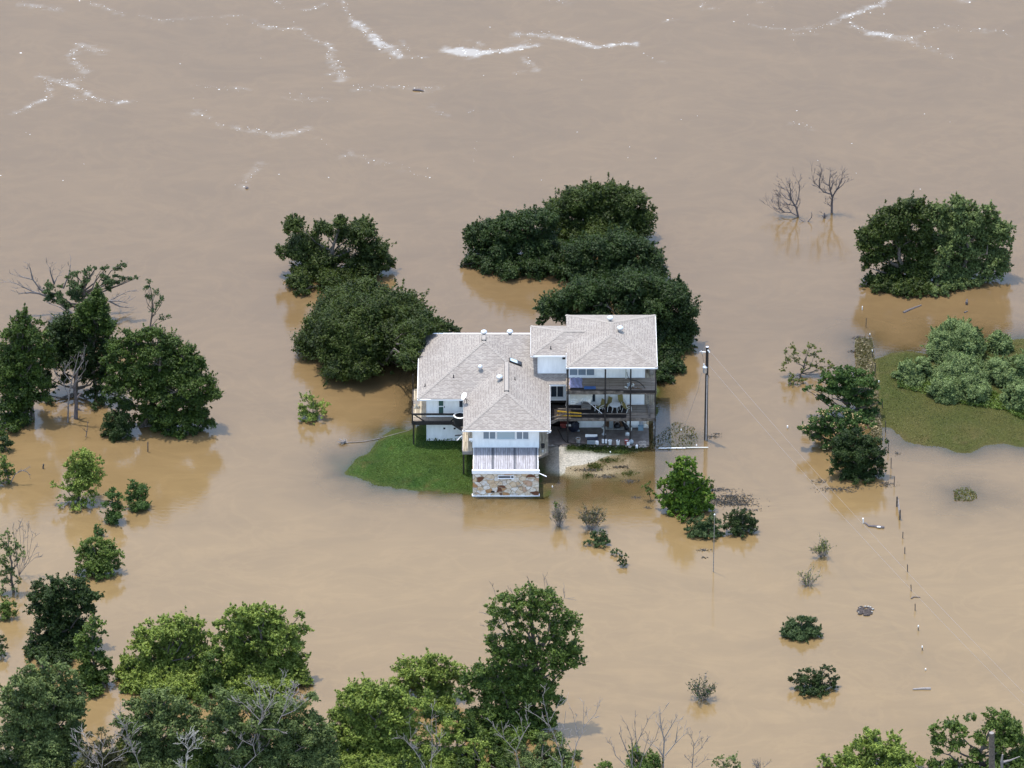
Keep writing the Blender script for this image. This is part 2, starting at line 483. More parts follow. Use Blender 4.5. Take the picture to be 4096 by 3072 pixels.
ISLET = gpoly([FR(*p) for p in [(1590, 1500), (1680, 1465), (1770, 1530), (1700, 1570), (1600, 1560)]])
def ground_height(x, y):
    n = vnoise(x, y, 1.3, 1) * 0.6 + vnoise(x, y, 0.55, 2) * 0.4 - 0.5
    n3 = vnoise(x, y, 4.0, 3) - 0.5
    h = np.full(x.shape, -1.6)
    for P, s_in, top, s_out in ((LAWN, .09, .22, .07), (ISLE, .09, .3, .065), (ISLET, .12, .10, .06)):
        d = sdist(P, x, y) + n3 * 1.3 + n * .5
        h = np.maximum(h, np.where(d > 0, np.minimum(d * s_in, top), d * s_out))
    for P, lv, s_out in ((SHOAL, -.045, .06), (WEED, -.05, .12)):
        d = sdist(P, x, y)
        h = np.maximum(h, lv + np.minimum(d, 0) * s_out)
    h = h + n * 0.035 + n3 * 0.05
    return np.where((x > 2.0) & (x < 11.95) & (y > -10.9) & (y < -1.5), np.minimum(h, .0), h)
near = (np.abs(XX) < 60) & (YY > -75) & (YY < 90)
HH = np.full(XX.shape, -1.6)
HH[near] = ground_height(XX[near], YY[near])
def ground_z(x, y):
    return float(ground_height(np.array([x]), np.array([y]))[0])
PXX, PYY = project(XX, YY)
def blob(cx, cy, rx, ry, k=1.0):
    return np.clip(1.3 - np.hypot((PXX - cx) / rx, (PYY - cy) / ry) * 1.0, 0, 1) ** k
def lerp(a, b, t): return a + (b - a) * t[..., None]
nA = vnoise(XX, YY, 2.2, 11); nB = vnoise(XX, YY, 0.8, 12); nC = vnoise(XX, YY, 6.0, 13)
gc = np.zeros(XX.shape + (3,)); gc[:] = (.06, .10, .022)
gc = lerp(gc, np.array((.045, .11, .025)), np.clip(nA * 1.4 - .3, 0, 1))
gc = lerp(gc, np.array((.13, .12, .05)), np.clip((nB * nA - .42) * 3, 0, 1))
right = (PXX > 3300).astype(float)
gr = np.zeros(XX.shape + (3,)); gr[:] = (.11, .115, .04)
gr = lerp(gr, np.array((.075, .10, .028)), np.clip(nA * 1.6 - .4, 0, 1))
gr = lerp(gr, np.array((.17, .135, .075)), np.clip((nB - .55) * 2.2, 0, 1) * np.clip(nC * 1.5, 0, 1))
gc = lerp(gc, gr, right)
dryx = 3450 + (PYY - 1400) * 0.105
dry = np.clip(1.2 - np.abs(PXX - dryx) / 45, 0, 1) * (PYY < 1740) * (PYY > 1350) * np.clip(.4 + nB, 0, 1)
gc = lerp(gc, np.array((.30, .25, .17)), np.clip(dry, 0, 1))
silt = np.clip(blob(2300, 1830, 190, 65) + blob(2420, 1862, 190, 60) * .75, 0, 1) * (PXX > 2195)
gc = lerp(gc, np.array((.62, .62, .66)), np.clip(silt * 1.6, 0, 1))
mud = ((PXX > 2160) & (PXX < 2660) & (PYY > 1680) & (PYY < 2030)).astype(float) * (1 - np.clip(silt * 1.6, 0, 1))
gc = lerp(gc, np.array((.16, .12, .07)), mud * np.clip(.5 + (nB - .4) * 1.5, 0, 1))
path = blob(2180, 1830, 60, 60)
gc = lerp(gc, np.array((.20, .165, .13)), path * .8)
gst = np.clip(1.1 - np.abs(PYY - (1797 + np.maximum(0, PXX - 2350) * 0.08)) / 22, 0, 1) * (PXX > 2260) * (PXX < 2680)
gc = lerp(gc, np.array((.05, .075, .022)), np.clip(gst * 1.4, 0, 1))
for q in ((2382, 1866, 34, 16), (2350, 1904, 26, 14), (2515, 1894, 40, 16), (2455, 1912, 34, 18), (2440, 1842, 60, 12)):
    gc = lerp(gc, np.array((.05, .085, .025)), blob(*q) * np.clip(.3 + nB, 0, 1))
edge = np.clip(1 - (HH - .0) / .07, 0, 1) * (HH > -.3) * (silt < .2)
gc = lerp(gc, gc * .45 + np.array((.07, .058, .03)), edge * .75)

def grid_mesh(name, H):
    ny, nx = XX.shape
    me = bpy.data.meshes.new(name)
    v = np.stack([XX, YY, H], -1).reshape(-1, 3)
    idx = np.arange(nx * ny).reshape(ny, nx)
    q = np.stack([idx[:-1, :-1], idx[:-1, 1:], idx[1:, 1:], idx[1:, :-1]], -1).reshape(-1, 4)
    me.vertices.add(len(v)); me.vertices.foreach_set('co', v.ravel())
    me.loops.add(q.size); me.loops.foreach_set('vertex_index', q.ravel().astype(np.int32))
    me.polygons.add(len(q)); me.polygons.foreach_set('loop_start', np.arange(0, q.size, 4, dtype=np.int32))
    me.polygons.foreach_set('use_smooth', np.ones(len(q), bool))
    me.update(); me.validate()
    return me
def point_attr(me, name, arr):
    a = me.attributes.new(name, 'FLOAT', 'POINT'); a.data.foreach_set('value', arr.astype(np.float32).ravel())
def color_attr(me, name, arr):
    a = me.attributes.new(name, 'FLOAT_COLOR', 'POINT')
    c = np.concatenate([arr, np.ones(arr.shape[:-1] + (1,))], -1)
    a.data.foreach_set('color', c.astype(np.float32).ravel())

gc *= np.array((.46, .44, .38))
gm = grid_mesh('ground', HH); color_attr(gm, 'soil', gc)
m = bpy.data.materials.new('earth_and_turf'); nt, nd, lk = nodes_of(m)
b = nd['Principled BSDF']; b.inputs['Roughness'].default_value = 0.95; b.inputs['Specular IOR Level'].default_value = 0.1
at = N(nt, 'Attribute', attribute_name='soil')
geo = N(nt, 'NewGeometry')
nz = N(nt, 'TexNoise', i_Scale=7.0, i_Detail=8.0, i_Roughness=0.75); lk.new(geo.outputs['Position'], nz.inputs['Vector'])
rp = N(nt, 'ValToRGB'); rp.color_ramp.elements[0].position = 0.3; rp.color_ramp.elements[0].color = (.4, .42, .4, 1)
rp.color_ramp.elements[1].position = 0.72; rp.color_ramp.elements[1].color = (1.55, 1.5, 1.4, 1)
lk.new(nz.outputs[0], rp.inputs[0])
mx = N(nt, 'Mix', data_type='RGBA', blend_type='MULTIPLY'); mx.inputs[0].default_value = 1.0
lk.new(at.outputs['Color'], mx.inputs[6]); lk.new(rp.outputs[0], mx.inputs[7]); lk.new(mx.outputs[2], b.inputs['Base Color'])
bp = N(nt, 'Bump', i_Strength=0.8, i_Distance=0.08); lk.new(nz.outputs[0], bp.inputs['Height']); lk.new(bp.outputs[0], b.inputs['Normal'])
gm.materials.append(m)
go = bpy.data.objects.new('ground', gm); COL.objects.link(go); go['kind'] = 'structure'

# foam lines drifting on the river
A1 = lambda p: (p[0] / 1.08, p[1] / 1.08)
A2 = lambda p: (2048 + p[0] / 1.08, p[1] / 1.08)
FOAM = [  # points, width px, film strength, speck density, frame
 ([(460, 225), (345, 200), (308, 238), (330, 270), (375, 300), (350, 340), (290, 352), (230, 345), (165, 330)], 22, .45, 1.2, A1),
 ([(230, 345), (350, 385), (420, 430), (500, 445), (590, 435)], 18, .75, 1.6, A1),
 ([(210, 350), (215, 420), (150, 445), (60, 495)], 16, .6, 1.4, A1), ([(330, 390), (320, 440), (360, 430)], 22, .25, .6, A1),
 ([(1095, 90), (1140, 120), (1300, 125), (1340, 165), (1425, 195)], 12, .5, .8, A1),
 ([(1425, 195), (1420, 245), (1470, 300), (1475, 345)], 24, .5, 1.2, A1), ([(1395, 322), (1475, 318)], 10, .4, 1.0, A1),
 ([(1480, 0), (1500, 60), (1550, 110)], 14, .5, .8, A1),
 ([(1550, 110), (1590, 145), (1650, 190), (1720, 235)], 30, .95, 2.2, A1), ([(1720, 240), (1830, 248)], 14, .5, 1.0, A1), ([(1735, 180), (1760, 215)], 18, .5, .9, A1),
 ([(1180, 0), (1240, 35), (1330, 45), (1410, 15)], 12, .45, .8, A1),
 ([(80, 15), (180, 30), (260, 40)], 18, .45, .8, A1), ([(340, 0), (430, 25), (540, 65)], 14, .5, .8, A1), ([(600, 62), (700, 90), (790, 80), (1050, 65)], 10, .25, .5, A1),
 ([(1985, 215), (2040, 225)], 46, 1.2, 3.4, A1), ([(2060, 185), (2090, 190)], 14, .5, .8, A1), ([(2050, 228), (2150, 222), (2212, 215)], 20, 1.1, 2.8, A1), ([(0, 215), (110, 195)], 14, .9, 1.8, A2),
 ([(30, 150), (70, 150), (160, 152)], 26, .8, 1.8, A2), ([(160, 152), (260, 175), (360, 205), (470, 192), (540, 190)], 20, 1.0, 2.0, A2), ([(540, 200), (590, 250), (680, 275)], 7, .3, .4, A2),
 ([(30, 170), (110, 190)], 34, .35, .9, A2),
 ([(830, 370), (920, 375), (1070, 388)], 16, .3, .6, A1), ([(1530, 390), (1600, 370), (1780, 380), (1920, 375)], 12, .3, .7, A1), ([(1535, 385), (1600, 380)], 30, .25, .8, A1), ([(1800, 400), (1870, 385)], 22, .3, .7, A1),
 ([(1240, 415), (1300, 440), (1430, 420)], 22, .25, .6, A1), ([(1290, 410), (1310, 430)], 20, .3, .6, A1),
 ([(830, 490), (890, 488)], 18, .4, .7, A1), ([(890, 500), (960, 550)], 12, .3, .4, A1), ([(1020, 550), (1140, 575), (1220, 585), (1340, 555)], 20, .45, .9, A1), ([(1360, 595), (1410, 625)], 10, .2, .4, A1),
 ([(1870, 460), (1930, 500)], 22, .25, .6, A1), ([(2010, 490), (2050, 470)], 12, .3, .6, A1), ([(1450, 690), (1520, 660)], 12, .4, .4, A1), ([(1520, 660), (1620, 700), (1700, 715), (1850, 765)], 24, .2, .6, A1),
 ([(1120, 715), (1070, 770), (1050, 820)], 20, .3, .5, A1), ([(2060, 590), (2050, 700)], 10, .15, .3, A1),
 ([(640, 100), (720, 80)], 12, .35, .5, A2), ([(820, 0), (830, 40), (880, 35)], 14, .35, .7, A2), ([(950, 90), (1090, 120), (1230, 130)], 10, .3, .6, A2), ([(1200, 150), (1320, 148)], 10, .3, .7, A2),
 ([(1230, 130), (1350, 112), (1440, 75)], 16, .4, 1.0, A2), ([(1440, 72), (1540, 40), (1620, 0)], 18, .8, 1.6, A2), ([(1455, 70), (1470, 110), (1550, 145)], 14, .5, .9, A2),
 ([(1550, 145), (1640, 150)], 26, .95, 2.0, A2), ([(1620, 155), (1720, 170)], 30, .5, 1.4, A2), ([(1700, 175), (1790, 205), (1910, 245)], 18, .3, .7, A2),
 ([(1700, 170), (1830, 135), (1870, 105), (1960, 130), (2110, 130), (2150, 160)], 16, .3, .7, A2), ([(1200, 535), (1250, 535), (1300, 565)], 12, .35, .7, A2),
 ([(40, 250), (110, 300)], 18, .45, .7, A2), ([(0, 315), (40, 310)], 14, .3, .5, A2), ([(160, 0), (240, 15)], 16, .3, .6, A2), ([(1060, 5), (1130, 35)], 10, .3, .5, A2), ([(1930, 0), (1980, 5)], 14, .5, .8, A2)]
foam = np.zeros(XX.shape)
specks = []
frng = np.random.default_rng(21)
farm = (YY > 20) & (YY < 90) & (np.abs(XX) < 60)
fx, fy = XX[farm], YY[farm]
ff = np.zeros(fx.shape)
fnz = vnoise(fx, fy, 1.3, 31) * .6 + vnoise(fx, fy, .6, 32) * .4
for pts, w, st, dn, A in FOAM:
    P = [at_z(*A(p)) for p in pts]
    wm = w / 1.08 / 45.0 * 1.0
    for a, b_ in zip(P[:-1], P[1:]):
        ex, ey = b_.x - a.x, b_.y - a.y
        L = math.hypot(ex, ey)
        t = np.clip(((fx - a.x) * ex + (fy - a.y) * ey) / max(L * L, 1e-6), 0, 1)
        d = np.hypot(fx - a.x - t * ex, (fy - a.y - t * ey) * 0.8)
        d = np.maximum(0, d + (fnz - .5) * wm * 2.6)
        ff = np.maximum(ff, st * np.clip(1.2 - d / (wm * 1.2), 0, 1))
        for k in range(int(L * dn * 2.8) + 1):
            tt = frng.random()
            specks.append((a.x + ex * tt + frng.normal() * wm * .6, a.y + ey * tt + frng.normal() * wm * .8, min(.085, .016 + frng.exponential(.013) * (1 + st * .3))))
foam[farm] = ff
for k in range(40):
    p = at_z(frng.uniform(0, 4096), frng.uniform(0, 760)); specks.append((p.x, p.y, .03 + frng.exponential(.015)))

wm_ = grid_mesh('water', np.zeros(XX.shape))
point_attr(wm_, 'depth', np.maximum(-HH, 0)); point_attr(wm_, 'foam', foam)
point_attr(wm_, 'field', np.clip((-YY + 12) / 45, 0, 1))
m = bpy.data.materials.new('muddy_floodwater'); nt, nd, lk = nodes_of(m)
nd.remove(nd['Principled BSDF']); out = nd['Material Output']
geo = N(nt, 'NewGeometry')
fa = N(nt, 'Attribute', attribute_name='field')
swm = N(nt, 'Mapping'); swm.inputs['Scale'].default_value = (0.05, 0.11, 0.1); lk.new(geo.outputs['Position'], swm.inputs['Vector'])
sw = N(nt, 'TexNoise', i_Scale=1.0, i_Detail=6.0, i_Roughness=0.62, i_Distortion=1.4); lk.new(swm.outputs[0], sw.inputs['Vector'])
swr = N(nt, 'ValToRGB'); swr.color_ramp.elements[0].position = .35; swr.color_ramp.elements[0].color = (.935, .935, .94, 1)
swr.color_ramp.elements[1].position = .68; swr.color_ramp.elements[1].color = (1.06, 1.06, 1.06, 1); lk.new(sw.outputs[0], swr.inputs[0])
mud_ = N(nt, 'Mix', data_type='RGBA'); lk.new(fa.outputs['Fac'], mud_.inputs[0])
mud_.inputs[6].default_value = (.114, .075, .035, 1)      # river, silt-grey
mud_.inputs[7].default_value = (.153, .104, .047, 1)      # still water over the fields, sandier
mm = N(nt, 'Mix', data_type='RGBA', blend_type='MULTIPLY'); mm.inputs[0].default_value = 1.0
lk.new(mud_.outputs[2], mm.inputs[6]); lk.new(swr.outputs[0], mm.inputs[7])
# foam film
fo = N(nt, 'Attribute', attribute_name='foam')
fmp = N(nt, 'Mapping'); fmp.inputs['Scale'].default_value = (0.75, 1.0, 1); lk.new(geo.outputs['Position'], fmp.inputs['Vector'])
fn = N(nt, 'TexNoise', i_Scale=1.1, i_Detail=8.0, i_Roughness=0.72, i_Distortion=0.6); lk.new(fmp.outputs[0], fn.inputs['Vector'])
f1 = N(nt, 'Math', operation='MULTIPLY_ADD'); f1.inputs[1].default_value = 4.4; f1.inputs[2].default_value = -2.25; lk.new(fn.outputs[0], f1.inputs[0])
f2 = N(nt, 'Math', operation='ADD'); lk.new(f1.outputs[0], f2.inputs[0]); lk.new(fo.outputs['Fac'], f2.inputs[1])
f3 = N(nt, 'Math', operation='MULTIPLY', use_clamp=True); lk.new(f2.outputs[0], f3.inputs[0]); lk.new(fo.outputs['Fac'], f3.inputs[1])
f4 = N(nt, 'Math', operation='MULTIPLY', use_clamp=True); f4.inputs[1].default_value = .42; lk.new(f3.outputs[0], f4.inputs[0])
fmix = N(nt, 'Mix', data_type='RGBA'); lk.new(f4.outputs[0], fmix.inputs[0]); lk.new(mm.outputs[2], fmix.inputs[6]); fmix.inputs[7].default_value = (.4, .4, .38, 1)
stm = N(nt, 'Mapping'); stm.inputs['Scale'].default_value = (.22, .8, 1); stm.inputs['Rotation'].default_value = (0, 0, .12); lk.new(geo.outputs['Position'], stm.inputs['Vector'])
stn = N(nt, 'TexNoise', i_Scale=1.0, i_Detail=7.0, i_Roughness=0.7, i_Distortion=1.6); lk.new(stm.outputs[0], stn.inputs['Vector'])
str_ = N(nt, 'ValToRGB'); str_.color_ramp.elements[0].position = .3; str_.color_ramp.elements[0].color = (.968, .968, .97, 1)
str_.color_ramp.elements[1].position = .7; str_.color_ramp.elements[1].color = (1.03, 1.028, 1.025, 1); lk.new(stn.outputs[0], str_.inputs[0])
vm = N(nt, 'Mapping'); vm.inputs['Scale'].default_value = (.10, .16, 1); lk.new(geo.outputs['Position'], vm.inputs['Vector'])
vn = N(nt, 'TexNoise', i_Scale=1.0, i_Detail=5.0, i_Roughness=0.6, i_Distortion=2.2); lk.new(vm.outputs[0], vn.inputs['Vector'])
va = N(nt, 'ValToRGB'); cr = va.color_ramp; cr.elements[0].position = .44; cr.elements[0].color = (1, 1, 1, 1); cr.elements[1].position = .56; cr.elements[1].color = (1, 1, 1, 1)
e_ = cr.elements.new(.5); e_.color = (1.07, 1.07, 1.07, 1); lk.new(vn.outputs[0], va.inputs[0])
q1 = N(nt, 'Mix', data_type='RGBA', blend_type='MULTIPLY'); q1.inputs[0].default_value = 1.0; lk.new(fmix.outputs[2], q1.inputs[6]); lk.new(str_.outputs[0], q1.inputs[7])
q2 = N(nt, 'Mix', data_type='RGBA', blend_type='MULTIPLY'); q2.inputs[0].default_value = 1.0; lk.new(q1.outputs[2], q2.inputs[6]); lk.new(va.outputs[0], q2.inputs[7])
df = N(nt, 'BsdfDiffuse'); lk.new(q2.outputs[2], df.inputs[0])
# murk hides the bottom with depth
de = N(nt, 'Attribute', attribute_name='depth')
dm = N(nt, 'Math', operation='MULTIPLY'); dm.inputs[1].default_value = -9.0; lk.new(de.outputs['Fac'], dm.inputs[0])
ex_ = N(nt, 'Math', operation='EXPONENT'); lk.new(dm.outputs[0], ex_.inputs[0])
tr = N(nt, 'BsdfTransparent')
tr.inputs[0].default_value = (.93, .90, .82, 1)
body = N(nt, 'MixShader'); lk.new(ex_.outputs[0], body.inputs[0]); lk.new(df.outputs[0], body.inputs[1]); lk.new(tr.outputs[0], body.inputs[2])
gl = N(nt, 'BsdfGlossy', i_Roughness=0.035)
bmp = N(nt, 'Mapping'); bmp.inputs['Scale'].default_value = (.9, 2.2, 1); lk.new(geo.outputs['Position'], bmp.inputs['Vector'])
bn = N(nt, 'TexNoise', i_Scale=1.6, i_Detail=4.0, i_Roughness=0.55); lk.new(bmp.outputs[0], bn.inputs['Vector'])
bu = N(nt, 'Bump', i_Strength=0.17, i_Distance=0.06); lk.new(bn.outputs[0], bu.inputs['Height'])
lk.new(bu.outputs[0], gl.inputs['Normal'])
fr = N(nt, 'Fresnel', i_IOR=1.52); lk.new(bu.outputs[0], fr.inputs['Normal'])
ws = N(nt, 'MixShader'); lk.new(fr.outputs[0], ws.inputs[0]); lk.new(body.outputs[0], ws.inputs[1]); lk.new(gl.outputs[0], ws.inputs[2])
lk.new(ws.outputs[0], out.inputs['Surface'])
wm_.materials.append(m)
wo = bpy.data.objects.new('water', wm_); COL.objects.link(wo); wo['kind'] = 'structure'

fb = MB()
for x, y, r in specks:
    n = 6; a0 = frng.random() * 6
    rx = r * frng.uniform(.8, 1.8)
    ring = [(x + rx * math.cos(a0 + j * 1.0472) * frng.uniform(.7, 1.2), y + r * math.sin(a0 + j * 1.0472) * frng.uniform(.7, 1.2), .003) for j in range(n)]
    b0 = len(fb.v); fb.v += ring + [(x, y, .02 + r * .35)]
    for j in range(n): fb.f.append((b0 + j, b0 + (j + 1) % n, b0 + n)); fb.uv.append(None)
o = fb.build('river_foam', M['foam']); o['kind'] = 'stuff'; tag(o, 'white foam flecks drifting in broken lines on the brown river', 'foam')

# ------------------------------------------------------------------ the house
Z0 = 2.58                        # main floor and lower deck
ZU = 5.28                        # upper deck
E = 4.87                         # main eaves
house = thing('house', (0, -8, 0), 'white hillside house with pale shingled hip roofs, stacked wooden decks and a stone-faced front', 'house')
def slope_poly(mb, pts):
    """roof plane with u along the eave and v up the slope, in metres"""
    p = [Vector(q) for q in pts]
    n = Vector((0, 0, 0))
    for i in range(len(p)): n += p[i].cross(p[(i + 1) % len(p)])
    n.normalize()
    if n.z < 0: n = -n; p = p[::-1]
    u = Vector((0, 0, 1)).cross(n).normalized(); v = n.cross(u)
    mb.poly(p, [(q.dot(u), q.dot(v)) for q in p])
a = (-8.12, -11.02, E); b_ = (-4.18, -11.02, E); c = (-4.18, -16.32, E); d = (3.24, -16.32, E); e = (-.47, -12.61, 6.50)
mt = (-.47, -7.31, 6.50); f = (-2.44, -5.34, 7.37); g = (-2.44, -4.33, 7.37); h = (-1.626, -3.654, 7.01); i_ = (3.24, -8.52, E)
k_ = (-8.12, .37, E); l_ = (4.8, -3.654, 7.01); j_ = (4.8, -8.52, E); n_ = (4.8, .37, E)
rf = MB()
for P in ([a, b_, mt, f], [a, f, g, k_], [c, e, mt, b_], [c, d, e], [d, i_, h, g, f, mt, e], [i_, j_, l_, h], [k_, g, h, l_, n_]):
    slope_poly(rf, P)
roof = rf.build('roof', M['shingle'], house)
tr_ = MB()
TE = 7.73
tfl, tfr, tbr, tbl = (4.71, -10.5, TE), (12.48, -10.5, TE), (12.48, -1.35, TE), (4.71, -1.35, TE)
ta, tb = (8.6, -6.95, 9.0), (8.6, -4.94, 9.0)
for P in ([tfl, tfr, ta], [tfr, tbr, tb, ta], [tbr, tbl, tb], [tbl, tfl, ta, tb]): slope_poly(tr_, P)
# small roof on its left
DE = 7.35
dfl, dbl = (1.65, -7.8, DE), (1.65, -2.6, DE)
da = (4.46, -5.2, 8.31); db = (6.5, -5.2, 8.31)
vf = (4.71, -7.8 + (TE - DE) / (.96 / 2.6), TE); vb = (4.71, -2.6 - (TE - DE) / (.96 / 2.6), TE)
slope_poly(tr_, [dfl, (4.75, -7.8, DE), (4.75, vf[1], TE), (db[0], -5.2, 8.31), da])
slope_poly(tr_, [dbl, da, (db[0], -5.2, 8.31), (4.75, vb[1], TE), (4.75, -2.6, DE)])
slope_poly(tr_, [dfl, da, dbl])
roof2 = tr_.build('roof', M['shingle'], house)
def ridge(pairs, r, w=.15):
    for p, q in pairs:
        mb = MB()
        p = Vector(p); q = Vector(q); L = (q - p).length; n = max(2, int(L / .24))
        dr = (q - p).normalized(); side = dr.cross(Vector((0, 0, 1))).normalized()
        for t in range(n):
            A = p + dr * (L * t / n); B = p + dr * (L * (t + 1) / n + .03)
            wj = w * random.uniform(.93, 1.07); up0 = Vector((0, 0, .02)); up1 = Vector((0, 0, .045))
            drop = Vector((0, 0, -wj * .33))
            mb.faces([A + up1, B + up0, A + side * wj + up1 + drop, B + side * wj + up0 + drop, A - side * wj + up1 + drop, B - side * wj + up0 + drop], [(0, 2, 3, 1), (0, 1, 5, 4)])
            mb.faces([A + side * wj + up1 + drop, A + up1, A - side * wj + up1 + drop, A + side * wj + drop * 1.3, A - side * wj + drop * 1.3], [(0, 1, 2, 4, 3)])
        mb.build('ridge_cap', M['ridge'], r)
ridge([(a, f), (mt, f), (c, e), (d, e)], roof)
ridge([(tfl, ta), (tfr, ta), (tbl, tb), (tbr, tb), (ta, tb), (dfl, da), (dbl, da), (da, (6.4, -5.2, 8.31))], roof2)
# raised ridge vents
for p, q in ((e, mt), (f, g)):
    mb = MB(); mb.box(p[0] - .16, p[0] + .16, p[1] + .1, q[1] - .12 if p is f else q[1] - .25, p[2] - .02, p[2] + .10)
    rv = mb.build('ridge_vent', M['ridge'], roof)
    mb = MB()
    for sx in (-1, 1): mb.box(p[0] + sx * .165 - .025, p[0] + sx * .165 + .025, p[1] + .08, q[1] - .13 if p is f else q[1] - .26, p[2] - .02, p[2] + .085)
    mb.build('vent_edge', M['black'], rv)
# eaves boxes (white fascia and soffit)
fa_ = MB(); q = .03
fa_.prism([(-8.12 + q, -11.02 + q), (-4.18 + q, -11.02 + q), (-4.18 + q, -16.32 + q), (3.24 - q, -16.32 + q), (3.24 - q, -8.52 + q), (4.78, -8.52 + q), (4.78, .37 - q), (-8.12 + q, .37 - q)], E - .20, E - .012)
fa_.prism([(4.71 + q, -10.5 + q), (12.48 - q, -10.5 + q), (12.48 - q, -1.35 - q), (4.71 + q, -1.35 - q)], TE - .20, TE - .012)
fa_.prism([(1.65 + q, -7.8 + q), (4.705, -7.8 + q), (4.705, -2.6 - q), (1.65 + q, -2.6 - q)], DE - .18, DE - .012)
fa_.build_each('fascia', M['trim'], house)
gt_ = MB()
for x0, x1, y0, y1, z in ((-8.16, -4.22, -11.08, -10.995, E), (-4.26, 3.34, -16.38, -16.295, E), (3.215, 3.29, -16.29, -8.6, E), (-8.17, -8.095, -10.99, .3, E), (4.66, 12.52, -10.56, -10.475, TE), (1.60, 1.675, -7.75, -2.6, DE), (4.66, 4.735, -10.47, -8.0, TE), (1.6, 4.60, -7.86, -7.775, DE), (12.455, 12.52, -10.47, -1.4, TE)):
    gt_.box(x0, x1, y0, y1, z - .15, z - .03)
gu = gt_.build_each('gutter', M['trim'], house)
gd = MB()
gd.box(-7.0, -4.26, -11.06, -11.01, E - .05, E - .022); gd.box(3.22, 3.265, -16.2, -8.7, E - .05, E - .022); gd.box(1.62, 1.66, -7.6, -2.7, DE - .05, DE - .022); gd.box(4.68, 4.72, -10.4, -8.1, TE - .05, TE - .022)
gd.build_each('gutter_shade_strip', M['black'], house)  # solid black strips that paint the shade inside the gutters
# drip strip along the back edge
MB().box(-8.12, 4.7, .27, .385, E - .02, E + .06).build('ridge_flashing', M['trim'], house)
# walls
def wall(*bx, m='wall', name='wall'):
    return MB().box(*bx).build(name, M[m], house)
wall(-3.35, 2.29, -15.37, -6.0, Z0 + .01, E - .19)
wall(-7.36, -3.36, -10.17, -.6, Z0 + .01, E - .19)
wall(-3.35, 4.83, -7.33, -.6, Z0 + .005, E - .19)
wall(-7.34, -3.37, -10.17, -.6, -.6, Z0 - .02)
wall(2.25, 4.70, -7.4, -3.0, 5.0, DE - .17)
wall(4.84, 11.46, -8.06, -1.9, Z0 + .02, TE - .19)
wall(4.84, 11.42, -7.9, -1.9, -.5, Z0 - .02)
sw_ = wall(-3.35, 2.29, -19.19, -7.4, -.6, 2.29, m='stone', name='stone_wall')
wall(11.42, 11.86, -8.0, -1.9, -.5, Z0 - .25, m='stone', name='stone_wall')
wall(-3.42, 2.36, -19.24, -18.9, -.02, .09, m='trim', name='footing')
wall(-1.5, 4.8, -3.4, -3.1, -.4, Z0 - .02, m='timber_dark', name='carport_back')
wall(2.30, 4.8, -7.3, -3.2, Z0 - .22, Z0, m='timber_dark', name='floor')
# corner boards
cb = MB()
for x, y, z0, z1 in ((-3.35, -15.37, Z0, E - .2), (2.29, -15.37, Z0 - .12, E - .2), (-7.36, -10.17, -.3, E - .2), (11.46, -8.06, Z0, TE - .2), (4.84, -8.06, Z0, TE - .2), (2.25, -7.4, 5.2, DE - .2)):
    cb.box(x - .04, x + .04, y - .025, y + .06, z0, z1)
cb.box(-3.36, 2.31, -15.40, -15.33, Z0 + .02, Z0 + .12); cb.box(2.22, 4.7, -7.43, -7.36, 5.28, 5.42); cb.box(4.9, 11.4, -8.085, -8.04, ZU + .02, ZU + .1); cb.box(4.9, 11.4, -8.085, -8.04, Z0 + .03, Z0 + .11)
for x in (7.2, 9.05, 9.95): cb.box(x - .03, x + .03, -8.075, -8.05, Z0 + .12, ZU - .25)
cb.build_each('corner_board', M['trim'], house)
# windows: pixel rectangles on a wall plane
def window(x0, y0, x1, y1, Y, panes, glass='glass', fr=.06, name='window', parent=None, z0=None, z1=None):
    A = at_y(x0, y1, Y); B = at_y(x1, y0, Y)
    zl = z0 if z0 is not None else A.z; zh = z1 if z1 is not None else B.z
    mb = MB(); t = .07
    mb.box(A.x - fr, B.x + fr, Y - t, Y - .005, zl - fr, zl); mb.box(A.x - fr, B.x + fr, Y - t, Y - .005, zh, zh + fr)
    xs = [A.x - fr]
    mb.box(A.x - fr, A.x, Y - t, Y - .005, zl, zh); mb.box(B.x, B.x + fr, Y - t, Y - .005, zl, zh)
    cuts = [at_y(p, y0, Y).x for p in panes]
    for cx in cuts: mb.box(cx - fr * .6, cx + fr * .6, Y - t, Y - .005, zl, zh)
    o = mb.build(name, M['trim'], house)
    edges = [A.x] + cuts + [B.x]
    gs = glass if isinstance(glass, (list, tuple)) else [glass] * (len(edges) - 1)
    for u, v, gm_ in zip(edges[:-1], edges[1:], gs):
        MB().box(u, v, Y - .03, Y - .004, zl, zh).build('pane', M[gm_], o)
    sl = MB(); sl.box(A.x - fr * 1.5, B.x + fr * 1.5, Y - .12, Y - .075, zl - fr * 1.2, zl - fr * .2); sl.build('sill', M['trim'], o)
    return o
W8 = lambda a, b: (1840 + a / 5.529, 1700 + b / 5.529)
window(*W8(520, 150), *W8(778, 297), -15.37, [W8(650, 0)[0]], 'glass_blue', z1=4.60)
window(*W8(822, 150), *W8(1212, 305), -15.37, [], 'glass_pale', z1=4.60)
window(*W8(1258, 150), *W8(1512, 303), -15.37, [W8(1386, 0)[0]], 'glass_blue', z1=4.60)
window(*F4(215, 555), *F4(405, 735), -7.33, [F4(308, 0)[0]], 'glass', z1=4.45)
window(*F4(508, 285), *F4(895, 393), -8.06, [F4(638, 0)[0], F4(770, 0)[0]], 'glass_blue', z1=7.3)
window(*F4(866, 690), *F4(912, 812), -8.06, [], 'glass', z1=4.75)
WL = lambda a, b: (1640 + a / 7.542, 1560 + b / 7.542)
window(*WL(1490, 350), *WL(1590, 510), -10.17, [], 'glass', z1=4.55)
